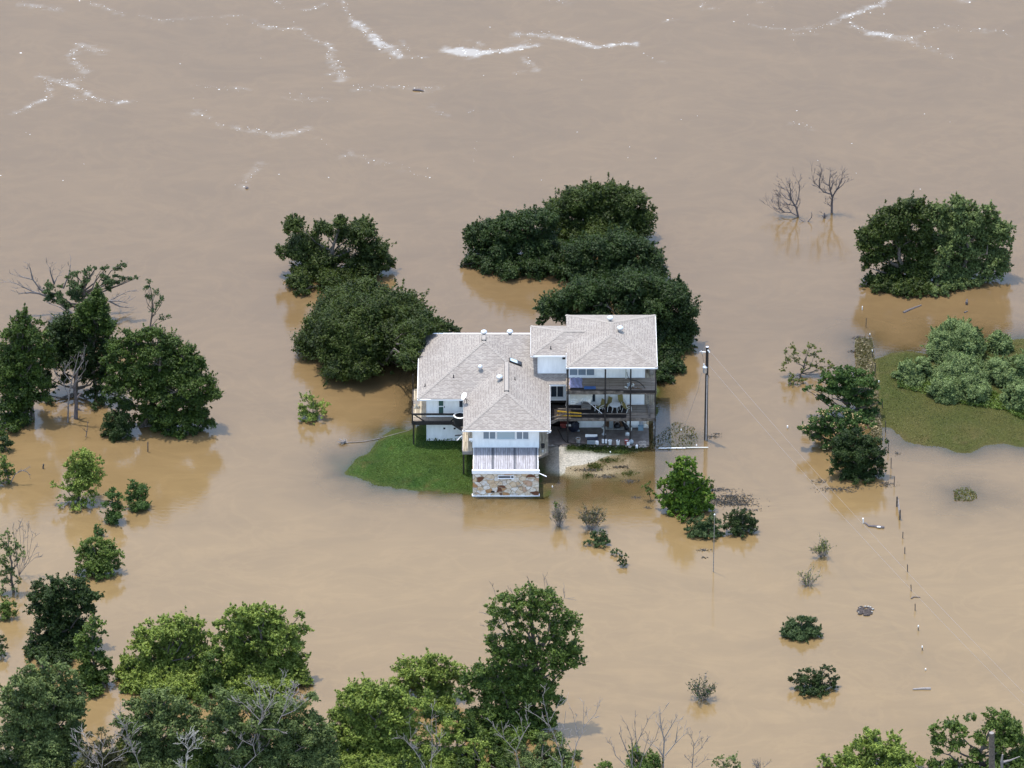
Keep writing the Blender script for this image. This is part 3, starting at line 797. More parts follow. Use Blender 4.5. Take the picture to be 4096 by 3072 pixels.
# slot opening and vent in the stone front
window(*W8(850, 1122), *W8(1180, 1165), -19.19, [W8(1122, 0)[0]], 'black', fr=.05)
mb = MB(); A = at_y(*W8(686, 1492), -19.19); B = at_y(*W8(765, 1458), -19.19)
mb.box(A.x, B.x, -19.21, -19.18, A.z, B.z); mb.build('wall_vent', M['black'], house)
for px in (1035, 1348):
    A = at_y(*WL(px - 30, 1180), -10.17); B = at_y(*WL(px + 30, 1132), -10.17)
    o = MB().box(A.x - .03, B.x + .03, -10.19, -10.165, A.z - .03, B.z + .03).build('wall_vent', M['trim'], house)
    MB().box(A.x, B.x, -10.2, -10.191, A.z, B.z).build('opening', M['black'], o)
A = at_y(*F4(392, 145), -7.4); B = at_y(*F4(440, 112), -7.4)
MB().box(A.x, B.x, -7.44, -7.39, A.z, B.z).build('wall_vent', M['black'], house)
# glazed door on the left deck
A = at_y(*WL(835, 800), -10.17); B = at_y(*WL(1040, 330), -10.17)
dr = MB(); x0, x1 = A.x, B.x; z0 = Z0 + .03; z1 = 4.62
for bx in ((x0 - .05, x0 + .1), (x1 - .1, x1 + .05)): dr.box(bx[0], bx[1], -10.23, -10.165, z0, z1)
dr.box(x0 + .1, x1 - .1, -10.23, -10.165, z0, z0 + .28); dr.box(x0 + .1, x1 - .1, -10.23, -10.165, z0 + 1.02, z0 + 1.1); dr.box(x0 + .1, x1 - .1, -10.23, -10.165, z1 - .08, z1)
do = dr.build('door', M['trim'], house)
MB().box(x0 + .1, x1 - .1, -10.2, -10.17, z0 + .28, z1 - .08).build('pane', M['glass_green'], do)
MB().box(x1 - .04, x1 + .02, -10.29, -10.235, z0 + .95, z0 + 1.1).build('handle', M['black'], do)
MB().box(-6.0, -5.95, -10.26, -10.16, 4.3, 4.42).build('wall_lamp', M['metal'], house)
# sun deck on the stone block
dk = MB().box(-3.25, 2.19, -19.12, -15.38, 2.3, Z0 + .005).build('sun_deck', M['deck_grey'], house)
fs = MB(); fs.box(-3.41, 2.35, -19.30, -19.125, 2.28, Z0 + .035); fs.box(-3.30, -3.255, -19.124, -15.4, 2.28, Z0 + .035); fs.box(2.195, 2.24, -19.124, -15.42, 2.28, Z0 + .035)
fs.build('deck_edging', M['trim'], dk)
gs_ = MB()
for px in (722, 1208, 1692):
    x = at_z(*W8(px, 800), Z0).x; gs_.box(x - .10, x + .10, -19.1, -15.42, Z0 + .006, Z0 + .012)
gs_.build('board_strip', mat('dark_board', (.07, .073, .085), .8, .1, 4.0), dk)
# left deck and walkway
dl = MB(); dl.prism([(-8.55, -5.3), (-8.55, -10.86), (-7.365, -10.86), (-7.365, -5.3)], Z0 - .10, Z0)
dl.prism([(-7.36, -10.86), (-5.24, -10.86), (-4.2, -12.14), (-4.18, -15.93), (-3.37, -15.93), (-3.37, -10.19), (-7.36, -10.19)], Z0 - .10, Z0 - .001)
ldk = dl.build_each('deck', M['deck_y'], house)[0]
dx_ = MB(); dx_.box(-8.5, -5.3, -10.84, -10.2, Z0 - .002, Z0 + .008); dx_.build('deck_boards', M['deck_x'], ldk)
be = MB()
be.box(-8.6, -5.22, -10.98, -10.87, Z0 - .32, Z0 + .02); be.bar((-5.22, -10.93, Z0 - .14), (-4.12, -12.3, Z0 - .14), .1, .3); be.box(-8.66, -8.555, -10.95, -5.3, Z0 - .28, Z0 + .02)
be.build_each('deck_beam', M['timber_dark'], ldk)
be = MB(); be.box(-4.25, -3.36, -16.03, -15.94, Z0 - .3, Z0 + .01); be.box(-4.27, -4.185, -15.93, -12.2, Z0 - .2, Z0 + .01); be.build_each('deck_beam', M['timber_grey'], ldk)
rl = MB(); rl.bar((-8.6, -10.95, Z0 + .74), (-4.6, -10.95, Z0 + .72), .13, .14); rl.bar((-8.58, -10.94, Z0 - .3), (-8.58, -10.94, Z0 + .85), .12)
rl.bar((-8.4, -10.94, Z0 + .66), (-7.55, -10.94, Z0 + .02), .09); rl.bar((-5.3, -10.94, Z0 + .02), (-4.6, -10.94, Z0 + .68), .09)
rl.bar((-8.6, -5.4, Z0 - .2), (-8.6, -5.4, Z0 + 1.5), .1); rl.bar((-8.6, -8.2, Z0 - .2), (-8.6, -8.2, Z0 + .5), .09); rl.bar((-4.9, -11.8, Z0 - .9), (-4.2, -12.2, Z0 - .6), .08)
rl.build_each('railing', M['timber_dark'], ldk)
for x, y in ((-8.5, -10.85), (-8.5, -5.4), (-4.15, -15.85)): MB().bar((x, y, -.6), (x, y, Z0 - .1), .13).build('deck_post', M['timber_dark'], ldk)
# right walkway, lower deck and side walk
dr_ = MB(); dr_.prism([(2.31, -16.86), (3.08, -16.16), (3.08, -8.1), (2.31, -8.1)], Z0 - .10, Z0)
dr_.prism([(11.48, -8.08), (12.38, -8.08), (12.38, -2.0), (11.48, -2.0)], Z0 - .10, Z0)
rdk = dr_.build_each('deck', M['deck_y'], house)[0]
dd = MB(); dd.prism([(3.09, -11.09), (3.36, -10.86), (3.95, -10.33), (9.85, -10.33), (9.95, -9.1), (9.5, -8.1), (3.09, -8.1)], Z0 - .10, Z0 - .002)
dd.build('dark_shaded_boards', M['deck_dark'], rdk)  # dark boards whose colour also carries the shade below the upper deck
dd = MB(); dd.prism([(9.86, -10.33), (12.38, -10.33), (12.38, -8.085), (9.505, -8.085), (9.955, -9.1)], Z0 - .10, Z0 - .003); dd.build('deck_boards', M['deck_x'], rdk)
be = MB(); be.box(3.98, 12.45, -10.43, -10.335, Z0 - .26, Z0 + .012); be.bar((3.98, -10.39, Z0 - .12), (3.12, -11.15, Z0 - .12), .09, .27)
be.bar((2.28, -16.94, Z0 - .1), (3.1, -16.2, Z0 - .1), .06, .24); be.box(3.085, 3.14, -16.17, -11.1, Z0 - .22, Z0 + .005)
be.build_each('deck_beam', M['timber_edge'], rdk)
rl = MB(); rl.bar((4.85, -10.38, Z0 + .45), (12.35, -10.38, Z0 + .45), .05, .09); rl.bar((3.95, -10.38, Z0 + .95), (6.6, -10.38, Z0 + .92), .05, .07); rl.bar((3.3, -10.95, Z0 + .4), (4.85, -10.38, Z0 + .45), .05, .08)
rl.bar((11.9, -10.3, Z0 + .1), (11.75, -8.2, Z0 + .12), .16, .05); rl.bar((12.38, -10.35, Z0 + .9), (12.38, -2.2, Z0 + .9), .06, .08)
for yy in (-10.38, -9.0, -7.5, -6, -4.5): rl.bar((12.38, yy, Z0), (12.38, yy, Z0 + .95), .07)
rl.build_each('railing', M['timber_edge'], rdk)
# lattice beside the lower wall
lt = MB()
for t in range(9): lt.bar((11.5, -8.05 + t * .02, Z0 + .1 + t * .22), (11.84, -8.05 + t * .02, Z0 + .36 + t * .22), .03)
lt.box(11.47, 11.52, -8.1, -8.0, Z0, Z0 + 2.3); lt.box(11.82, 11.87, -8.1, -8.0, Z0, Z0 + 2.3); lt.bar((11.6, -8.1, Z0 + 2.1), (12.0, -8.1, Z0 + 2.35), .09)
lt.build('lattice', M['timber_grey'], rdk)
# upper deck
ud = MB(); ud.prism([(4.78, -10.3), (12.38, -10.3), (12.38, -8.08), (4.78, -8.08)], ZU - .12, ZU); udk = ud.build('upper_deck', M['deck_x'], house)
ud = MB(); ud.prism([(11.48, -8.075), (12.38, -8.075), (12.38, -2.0), (11.48, -2.0)], ZU - .12, ZU - .001); ud.build('side_walk', M['deck_y'], udk)
be = MB(); be.box(4.75, 12.42, -10.40, -10.305, ZU - .32, ZU + .015); be.box(4.68, 4.775, -10.40, -8.1, ZU - .3, ZU + .02); be.box(12.385, 12.47, -10.40, -2.0, ZU - .3, ZU + .02)
be.build_each('deck_beam', M['timber_edge'], udk)
be = MB(); be.bar((4.8, -10.35, ZU + .12), (9.6, -10.35, ZU + .1), .06, .10); be.bar((9.6, -10.37, ZU - .05), (12.4, -10.37, ZU - .05), .08, .26); be.build_each('edge_rail', M['timber_dark'], udk)
for px, zt in ((480, TE - .2), (1070, TE - .2), (1470, TE - .2)):
    x = at_y(*F4(px, 640), -10.48).x
    MB().bar((x, -10.47, .1), (x, -10.47, zt), .13).build('deck_post', M['timber_dark'], house)
MB().bar((12.36, -10.46, -.4), (12.36, -10.46, TE - .2), .09).build('deck_post', M['timber_dark'], house)
MB().bar((12.36, -2.1, -.6), (12.36, -2.1, TE - .2), .1).build('deck_post', M['timber_dark'], house)
# siding scraps hanging at the corner of the upper deck
sc = MB()
for t in range(5): sc.bar((4.70 + .03 * (t % 2), -10.42 + t * .03, ZU + .5 - t * .5), (4.62 + .05 * (t % 3), -10.42, ZU + .05 - t * .5), .06, .03)
sc.build('hanging_trim', M['timber_grey'], house)
# patio slab
ps = MB(); ps.prism([(2.31, -10.75), (11.4, -10.95), (11.86, -10.8), (11.86, -7.95), (2.31, -7.3)], -.5, .20); ps.build('patio', M['concrete'], house)
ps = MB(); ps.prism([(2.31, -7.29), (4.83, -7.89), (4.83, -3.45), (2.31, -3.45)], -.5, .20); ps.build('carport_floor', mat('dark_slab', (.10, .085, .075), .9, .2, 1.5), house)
eg = MB()
for t in range(60):
    x = random.uniform(2.5, 11.7); eg.ball((x, -10.86 - (x - 2.3) * .02 + random.uniform(-.1, .1), .1), random.uniform(.06, .14), 6, (1.4, 1, .8), .2)
for t in range(16): eg.ball((random.uniform(11.0, 11.8), random.uniform(-10.9, -10.3), .2), random.uniform(.06, .14), 6, (1.4, 1, .6), .2)
eg.build('patio_edge_stones', mat('edge_stone', (.30, .26, .22), .9, .25, 4.0), house)['kind'] = 'stuff'
# ground-floor panels
def panel(x0, x1, z0, z1, Y, m, name):
    return MB().box(x0, x1, Y - .04, Y - .003, z0, z1).build(name, M[m], house)
panel(5.55, 8.0, .30, 2.28, -7.9, 'wall', 'garage_door')
panel(8.14, 9.95, .30, 2.28, -7.9, 'brown', 'wall_panel')
panel(10.25, 11.1, .28, 2.2, -7.9, 'wall', 'panel_door')
panel(4.9, 5.5, .3, 2.28, -7.9, 'brown', 'wall_panel')
# roof fittings
def turbine(p, s=1.0):
    x, y, z = p
    mb = MB(); mb.lathe(x, y, [(.15 * s, z - .25), (.13 * s, z + .16), (.14 * s, z + .18)], 12)
    o = mb.build('roof_vent', M['metal'], house, True)
    mb = MB(); mb.lathe(x, y, [(.14 * s, z + .17), (.25 * s, z + .25), (.29 * s, z + .36), (.25 * s, z + .46), (.14 * s, z + .53), (.02, z + .55)], 16)
    mb.build('vent_head', M['metal'], o, True)
def roofz(x, y):
    c_ = [E + .44 * (x + 8.12) if x < -2.44 else E + .44 * (3.24 - x), E + .532 * (.37 - y)]
    return min(c_)
turbine((-2.44, -3.75, 7.02)); turbine((-.18, -3.3, 6.80))
turbine(tuple(at_y(1921, 1478, -8.2)[:2]) + (E + .44 * (-8.2 + 11.02) - .02,), .75)
p = at_y(1998, 1522, -10.2); turbine((p.x, -10.2, E + .44 * (p.x + 4.18)))
turbine((8.5, -4.3, 8.74)); turbine((9.35, -6.1, 8.76))
def pipe(x, y, z):
    mb = MB(); mb.lathe(x, y, [(.10, z - .12), (.09, z + .0), (.045, z + .05), (.04, z + .28)], 8); mb.build('vent_pipe', M['black'], house)
pipe(-7.5, -9.3, E + .44 * .62); pipe(-5.05, -8.9, E + .44 * 2.1); pipe(.25, -10.0, E + .44 * 2.99); pipe(3.35, -7.1, DE + .37 * .7)
# skylight
s0 = Vector((-.25, -7.3, E + .44 * 3.49)); u = Vector((1, 0, -.44)).normalized(); v = Vector((0, 1, 0)); w = u.cross(v)
def skybox(u0, u1, v0, v1, h0, h1):
    return [s0 + u * a + v * b + w * c for c in (h0, h1) for a, b in ((u0, v0), (u1, v0), (u1, v1), (u0, v1))]
bxf = [(0, 3, 2, 1), (4, 5, 6, 7), (0, 1, 5, 4), (1, 2, 6, 5), (2, 3, 7, 6), (3, 0, 4, 7)]
mb = MB(); mb.faces(skybox(0, 1.15, 0, .62, -.05, .14), bxf); sk = mb.build('skylight', M['black'], house)
mb = MB(); mb.faces(skybox(.06, .72, .07, .55, .14, .15), bxf); mb.build('pane', M['glass_pale'], sk)
mb = MB(); mb.faces(skybox(.74, 1.08, .07, .55, .14, .15), bxf); mb.build('pane', M['glass'], sk)
# satellite dish
dp = Vector((-3.9, -12.0, E + .44 * .28)); dm_ = MB()
dm_.tube([dp, dp + Vector((.0, -.05, .35)), dp + Vector((-.22, -.1, .72))], .03, 6); dm_.tube([dp + Vector((-.28, -.2, .02)), dp + Vector((-.1, -.08, .5))], .02, 5); dm_.tube([dp + Vector((.25, .2, .12)), dp + Vector((-.1, -.08, .55))], .02, 5)
dm_.tube([dp + Vector((-.22, -.1, .72)), dp + Vector((-.55, -.25, .95))], .018, 5)
so = dm_.build('satellite_dish', M['timber_dark'], house)
ax = Vector((-.75, -.25, .55)).normalized(); xa = ax.orthogonal().normalized(); ya = ax.cross(xa); cc = dp + Vector((-.2, -.08, .78))
rings = []
for r, o_ in ((.02, -.06), (.16, -.045), (.28, .0), (.34, .04), (.34, .055), (.28, .02), (.02, -.04)):
    rings.append([tuple(cc + ax * o_ + (xa * math.cos(t * math.pi / 9) * r + ya * math.sin(t * math.pi / 9) * r * 1.15)) for t in range(18)])
mb = MB(); mb.tube_rings(rings); mb.build('reflector', M['trim'], so, True)
# window air conditioner with drip board, cable and downspouts
A = at_y(*F4(1345, 345), -8.06); ac = MB().box(A.x, A.x + .6, -8.45, -8.06, 6.95, 7.35).build('air_conditioner', M['timber_dark'], house)
MB().box(A.x + .06, A.x + .54, -8.47, -8.455, 6.99, 7.31).build('grille', M['grey'], ac)
MB().box(A.x - .22, A.x + .82, -8.1, -8.055, 7.12, 7.42).build('side_panel', M['black'], ac)
MB().bar((A.x + .28, -8.12, 6.95), (A.x + .28, -8.28, ZU + .05), .11, .05).build('drip_board', M['canvas'], ac)
dsp = MB(); dsp.tube([(3.27, -16.36, E - .2), (3.0, -16.1, E - .45)], .04, 6); dsp.bar((2.34, -19.0, 2.15), (2.95, -19.25, 2.0), .06, .06); dsp.bar((-4.3, -12.35, 2.0), (-4.75, -12.7, 1.7), .05)
dsp.build('downspout', M['trim'], house)
fl_ = MB(); A = at_z(*W8(250, 320), Z0 + .3); fl_.box(A.x - .2, A.x + .1, A.y - .1, A.y + .1, Z0 + .2, Z0 + .36); fl_.bar((A.x, A.y, Z0 + .05), (A.x, A.y, Z0 + .25), .1); fl_.build('wall_lamp', M['trim'], house)

# ------------------------------------------------------------------ loose things on the decks and patio
def fz(px, py, z): return at_z(*F4(px, py), z)
chairs = []
def make_chair():
    t = thing('patio_chair', (0, 0, 0), 'mustard sling patio chair', 'chair', 'patio chairs round the table on the lower deck')
    def pl(pts, th, name):
        mb = MB()
        for (x, y, z), (x2, y2, z2) in zip(pts[:-1], pts[1:]):
            d = Vector((0, y2 - y, z2 - z)); nn = Vector((1, 0, 0)).cross(d).normalized() * th
            P = [Vector((sx * x, a_, b_)) for a_, b_ in ((y, z), (y2, z2)) for sx in (-1, 1)]
            mb.faces([P[0], P[1], P[3], P[2], P[0] + nn, P[1] + nn, P[3] + nn, P[2] + nn], bxf)
        return mb.build(name, M['mustard'], t)
    pl([(.23, -.26, .43), (.23, .0, .40), (.23, .22, .41)], .02, 'seat')
    pl([(.23, .24, .43), (.23, .33, .72), (.22, .42, 1.04)], .02, 'backrest')
    for s in (-1, 1):
        MB().tube([(s * .27, -.34, .01), (s * .27, -.28, .40), (s * .28, -.22, .60), (s * .28, -.05, .64), (s * .26, .28, .62), (s * .25, .34, .80), (s * .24, .43, 1.05)], .022, 6).build('side_frame', M['white'], t)
        MB().tube([(s * .27, .36, .01), (s * .26, .2, .42), (s * .25, -.27, .44)], .02, 6).build('leg', M['white'], t)
    return t
c0 = make_chair()
cl = ['mustard sling chair on the lower deck, leftmost, next to the slanting white pole', 'mustard sling chair between a deck post and the left side of the round table', 'mustard sling chair behind the right side of the round table, backed to the wall', 'mustard sling chair nearest the right deck post, seen from behind its low back']
for n, (px, py, rz, lab) in enumerate(((985, 965, -.9, cl[0]), (1105, 935, -.7, cl[1]), (1330, 905, .35, cl[2]), (1410, 975, 2.4, cl[3]))):
    if n == 0: r = c0
    else:
        r = c0.copy(); COL.objects.link(r)
        for ch in c0.children:
            k = ch.copy(); COL.objects.link(k); k.parent = r
    p = fz(px, py, Z0); r.location = (p.x, p.y, Z0); r.rotation_euler = (0, 0, rz); r['label'] = lab
p = fz(1225, 985, Z0)
t = thing('patio_table', (p.x, p.y + .1, Z0), 'round pale patio table on the lower deck among the mustard chairs', 'table')
MB().lathe(p.x, p.y + .1, [(.1, Z0 + .69), (.47, Z0 + .70), (.49, Z0 + .715), (.47, Z0 + .73), (.1, Z0 + .731)], 24).build('table_top', M['white'], t)
for k in range(4):
    q_ = k * math.pi / 2 + .6; MB().tube([(p.x + .22 * math.cos(q_), p.y + .1 + .22 * math.sin(q_), Z0 + .69), (p.x + .34 * math.cos(q_), p.y + .1 + .34 * math.sin(q_), Z0 + .01)], .02, 6).build('leg', M['white'], t)
# ladder hung along the rail
t = thing('ladder', (4.3, -10.5, Z0), 'yellow ladder lying sideways along the lower deck railing', 'ladder')
A = at_y(*F4(310, 967), -10.50); B = at_y(*F4(695, 1000), -10.50); Cc = at_y(*F4(305, 1032), -10.50); D_ = at_y(*F4(695, 1042), -10.50)
MB().bar(A, B, .05, .10).build('rail', M['yellow'], t); MB().bar(Cc, D_, .05, .09).build('rail', M['yellow'], t)
for k in range(8):
    q_ = (k + .6) / 8.3; MB().bar(A.lerp(B, q_), Cc.lerp(D_, q_), .035).build('rung', M['timber_dark'], t)
# sagging shade cloth under the upper deck
cl_ = MB(); nx_, nz_ = 18, 8
L0 = at_y(*F4(510, 672), -10.2); R0 = at_y(*F4(880, 680), -10.2)
lowpx = [(510, 850), (560, 855), (620, 850), (680, 828), (730, 808), (765, 800), (800, 812), (845, 838)]
low = [at_y(*F4(*q), -10.0) for q in lowpx]
def lowat(s):
    k = min(int(s * 7), 6); return low[k].lerp(low[k + 1], s * 7 - k)
gpts = []
for j in range(nz_ + 1):
    row = []
    for i in range(nx_ + 1):
        s = i / nx_; top = L0.lerp(R0, s); bt = lowat(s); q = top.lerp(bt, j / nz_)
        q.y += .10 * math.sin(s * 9 + j * .5) * (j / nz_) + .5 * math.sin(math.pi * j / nz_) * .3
        row.append(q)
    gpts.append(row)
for j in range(nz_):
    for i in range(nx_): cl_.poly([gpts[j][i], gpts[j + 1][i], gpts[j + 1][i + 1], gpts[j][i + 1]])
o = cl_.build('shade_cloth', M['canvas'], None, True); tag(o, 'off-white shade cloth sagging below the upper deck edge', 'shade cloth')
sm = o.modifiers.new('thick', 'SOLIDIFY'); sm.thickness = .012
o = MB().tube([at_y(*F4(795, 815), -10.0), at_y(*F4(1020, 1003), -10.44)], .022, 6).build('pole', M['white']); tag(o, 'thin white pole slanting from the shade cloth down to the railing', 'pole')
# chest with a white frame under the cloth
p = fz(770, 945, Z0); t = thing('storage_bench', (p.x, p.y, Z0), 'grey slatted bench chest with a white front frame under the shade cloth', 'bench')
mb = MB()
for k in range(5): mb.box(p.x - .42, p.x + .42, p.y, p.y + .5, Z0 + .05 + k * .1, Z0 + .13 + k * .1)
mb.box(p.x - .4, p.x + .4, p.y + .02, p.y + .48, Z0 + .02, Z0 + .52); mb.build('chest', M['timber_grey'], t)
mb = MB(); x0, x1, z0, z1 = p.x - .36, p.x + .32, Z0 + .48, Z0 + .78
for bx in ((x0, x1, z0, z0 + .04), (x0, x1, z1 - .04, z1), (x0, x0 + .04, z0 + .04, z1 - .04), (x1 - .04, x1, z0 + .04, z1 - .04), (x0 + .04, x1 - .04, z0 + .18, z0 + .21)): mb.box(bx[0], bx[1], p.y + .2, p.y + .24, bx[2], bx[3])
mb.build('frame', M['white'], t)
mb = MB(); mb.box(p.x - .3, p.x + .36, p.y + .4, p.y + .62, Z0 + .55, Z0 + .95); mb.build('cushion', M['brown'], t)
# upper deck litter
A = fz(735, 640, ZU); B = fz(920, 598, ZU); mb = MB(); mb.box(A.x, B.x, A.y, A.y + .45, ZU + .015, ZU + .17); o = mb.build('blue_board', M['blue']); tag(o, 'bright blue board lying at the front edge of the upper deck', 'board')
A = fz(505, 625, ZU); B = fz(705, 440, ZU)
mb = MB(); n = 10
for i in range(n):
    for j in range(n):
        def q(i, j): return (A.x + (B.x - A.x) * i / n + .04 * math.sin(j), A.y + (B.y - A.y) * j / n, ZU + .03 + .035 * math.sin(i * 1.7 + j * .8) + (.12 if j == 0 else 0))
        mb.poly([q(i, j), q(i + 1, j), q(i + 1, j + 1), q(i, j + 1)])
o = mb.build('plastic_sheet', M['film']); tag(o, 'lavender plastic sheet spread on the left of the upper deck', 'sheet')
o = MB().box(A.x + .1, A.x + 1.3, A.y - .02, A.y + .12, ZU + .02, ZU + .12).build('plank', M['timber_dark']); tag(o, 'short dark plank beside the blue board on the upper deck', 'plank')
p = fz(1480, 590, ZU); t = thing('junk_heap', (p.x, p.y, ZU), 'tangled heap of grey and brown scrap by a post on the upper deck', 'scrap heap')
for nm, mm_, cnt in (('scrap', 'grey', 14), ('pale_scrap', 'canvas', 9), ('brown_scrap', 'brown', 10)):
    mb = MB()
    for k in range(cnt):
        a0 = Vector((p.x + random.uniform(-.35, .3), p.y + random.uniform(-.25, .35), ZU + random.uniform(.05, .2))); mb.bar(a0, a0 + Vector((random.uniform(-.3, .3), random.uniform(-.2, .2), random.uniform(-.03, .3))), random.uniform(.02, .07), random.uniform(.02, .12))
    mb.build(nm, M[mm_], t)
o = MB().bar(fz(1545, 600, ZU + .08), fz(1655, 618, ZU + .06), .06, .05).build('stick', M['brown']); tag(o, 'brown stick poking out of the scrap heap on the upper deck', 'stick')
o = MB().tube([at_y(*F4(1412, 348), -8.4), at_y(*F4(1420, 400), -8.3), fz(1445, 455, ZU + .03), fz(1500, 480, ZU + .03), fz(1575, 492, ZU + .03), fz(1625, 520, ZU + .03), fz(1670, 560, ZU + .03), fz(1700, 604, ZU + .03)], .025, 6).build('hose', M['black']); tag(o, 'black hose curving from the air conditioner across the upper deck', 'hose')
o = MB().box(11.9, 12.25, -7.6, -6.0, ZU + .02, ZU + .5).build('cabinet', M['timber_grey']); tag(o, 'weathered grey box on the right side walk of the upper deck', 'box')
# hot tub shell at the corner of the left deck
t = thing('tub', (-4.55, -11.35, Z0), 'black round tub with a white rim tucked beside the roof on the left deck', 'tub')
tx, ty = -4.5, -11.3
MB().lathe(tx, ty, [(.50, Z0 + .0), (.52, Z0 + .4), (.52, Z0 + .78), (.44, Z0 + .80), (.42, Z0 + .70), (.1, Z0 + .69)], 20).build('shell', M['black'], t)
mb = MB(); n = 24
rg = [[(tx + r * math.cos(2 * math.pi * k / n), ty + r * math.sin(2 * math.pi * k / n), z) for k in range(n)] for r, z in ((.43, Z0 + .802), (.55, Z0 + .79), (.56, Z0 + .83), (.50, Z0 + .87), (.42, Z0 + .84))]
for r in range(4):
    for k in range(n): mb.poly([rg[r][k], rg[r][(k + 1) % n], rg[r + 1][(k + 1) % n], rg[r + 1][k]])
mb.build('rim', M['white'], t)
# chair on the left deck, flower pot on the walkway
p = at_z(*WL(200, 520), Z0); t = thing('garden_stand', (p.x, p.y, Z0), 'small weathered garden stand on the far left end of the deck', 'plant stand')
mb = MB()
for k in range(5): mb.bar((p.x - .28, p.y + .1 * k - .2, Z0 + .5 + .02 * k), (p.x + .25, p.y + .1 * k - .2, Z0 + .48), .07, .03)
mb.build('stand_top', M['timber_grey'], t)
mb = MB()
for sx in (-.2, .2): mb.bar((p.x + sx, p.y - .15, Z0), (p.x - sx, p.y + .15, Z0 + .5), .04)
mb.build('legs', M['canvas'], t)
def bucket(p, r, hgt, m, label, cat='bucket', group=None, name='bucket', inner=None, rim=None):
    z = p.z; t = thing(name, p, label, cat, group)
    mb = MB(); mb.lathe(p.x, p.y, [(r * .8, z), (r, z + hgt), (r * 1.08, z + hgt), (r * 1.06, z + hgt + .02), (r * .9, z + hgt + .015), (r * .86, z + hgt - .08), (r * .1, z + hgt - .09)], 16); mb.build('body', M[m], t)
    mb = MB(); mb.lathe(p.x, p.y, [(r * .84, z + hgt - .085), (r * .8, z + hgt - .06), (.02, z + hgt - .055)], 14); mb.build('contents', M[inner or 'black'], t)
    return t
bucket(at_z(*W8(1830, 500), Z0), .17, .32, 'timber_dark', 'dark flower pot on the right-hand walkway beside the front wall', 'pot', name='flower_pot')
o = MB().box(2.55, 2.72, -16.25, -16.0, Z0 + .005, Z0 + .12).build('brick', M['terracotta']); tag(o, 'pale block lying on the right walkway in front of the flower pot', 'block')
ZP = .20
bucket(fz(643, 1460, ZP), .21, .40, 'terracotta', 'pale stone planter pot, leftmost thing on the patio edge', 'planter', name='planter', inner='brown')
gb = 'white buckets on the patio edge'
bucket(fz(1145, 1488, ZP), .16, .37, 'white', 'white bucket with a cream inside, just right of the tipped white box', 'bucket', gb, inner='canvas')
t = bucket(fz(1270, 1492, ZP), .16, .38, 'white', 'white bucket holding a black-handled tool, right of the cream-lined bucket', 'bucket', gb, inner='white')
p = fz(1275, 1492, ZP); MB().bar((p.x, p.y, ZP + .3), (p.x + .02, p.y - .02, ZP + .55), .06).build('tool_handle', M['black'], t)
bucket(fz(1405, 1480, ZP), .19, .36, 'red', 'faded red tub by the third deck post on the patio', 'tub', name='red_tub', inner='white')
o = MB().box(fz(1405, 1480, ZP).x + .02, fz(1405, 1480, ZP).x + .28, fz(1405, 1480, ZP).y - .3, fz(1405, 1480, ZP).y - .2, ZP + .0, ZP + .3).build('paper_bag', M['white']); tag(o, 'white bag leaning on the faded red tub', 'bag')
p = fz(1480, 1490, ZP); o = MB().ball((p.x, p.y + .05, ZP + .22), .23, 16, (.95, .9, 1)).build('buoy', M['grey'], None, True); tag(o, 'blue-grey ball beside the red tub on the patio', 'ball')
p = fz(860, 1490, ZP); t = thing('storage_bin', (p.x, p.y, ZP), 'grey storage bin draped in black with a white lid standing behind it', 'bin')
MB().box(p.x - .42, p.x + .28, p.y, p.y + .35, ZP, ZP + .42).build('bin_body', M['grey'], t)
mb = MB(); mb.box(p.x - .46, p.x + .32, p.y - .02, p.y + .4, ZP + .425, ZP + .5); mb.box(p.x + .3, p.x + .55, p.y + .05, p.y + .4, ZP, ZP + .55); mb.build('cover', M['navy'], t)
MB().bar((p.x - .58, p.y + .43, ZP + .62), (p.x + .46, p.y + .43, ZP + .6), .05, .26).build('bin_lid', M['white'], t)
p = fz(935, 1490, ZP); o = MB().lathe(p.x + .02, p.y - .02, [(.14, ZP), (.17, ZP + .1), (.15, ZP + .34), (.05, ZP + .38)], 12).build('jug', M['white']); tag(o, 'white rounded jug standing against the black-draped bin', 'jug')
p = fz(1058, 1488, ZP); t = thing('cool_box', (p.x, p.y, ZP), 'tipped white and black cool box at the foot of the second deck post', 'cool box')
MB().box(p.x - .24, p.x + .24, p.y, p.y + .3, ZP, ZP + .3).build('box_body', M['black'], t); MB().box(p.x - .22, p.x - .04, p.y - .02, p.y + .28, ZP + .1, ZP + .36).build('flap', M['white'], t); MB().box(p.x + .04, p.x + .23, p.y - .02, p.y + .28, ZP + .1, ZP + .36).build('flap', M['white'], t)
p = fz(1418, 1350, ZP); o = MB().ball((p.x, p.y, ZP + .16), .2, 10, (1.1, .8, .9), .22).build('sack', M['white']); tag(o, 'crumpled white sack lying mid-patio left of the deck post', 'sack')
p = fz(1048, 1330, ZP); t = thing('pedestal_stool', (p.x, p.y, ZP), 'round pedestal stool with a cream seat and white flared foot on the patio', 'stool')
MB().lathe(p.x, p.y, [(.2, ZP), (.18, ZP + .04), (.05, ZP + .12), (.04, ZP + .55), (.1, ZP + .62)], 16).build('pedestal', M['white'], t)
MB().lathe(p.x, p.y, [(.2, ZP + .62), (.23, ZP + .66), (.22, ZP + .72), (.05, ZP + .74)], 16).build('seat', M['canvas'], t)
p = fz(1215, 1275, ZP); t = thing('workbench', (p.x, p.y, ZP), 'pale workbench against the patio wall with a tall splashback', 'workbench')
MB().box(p.x - .95, p.x + .85, p.y + .15, p.y + .6, ZP + .02, ZP + .1).build('shelf', M['terracotta'], t); MB().box(p.x - 1.0, p.x + .5, p.y + .62, p.y + .66, ZP + .02, ZP + 1.15).build('back_panel', M['canvas'], t)
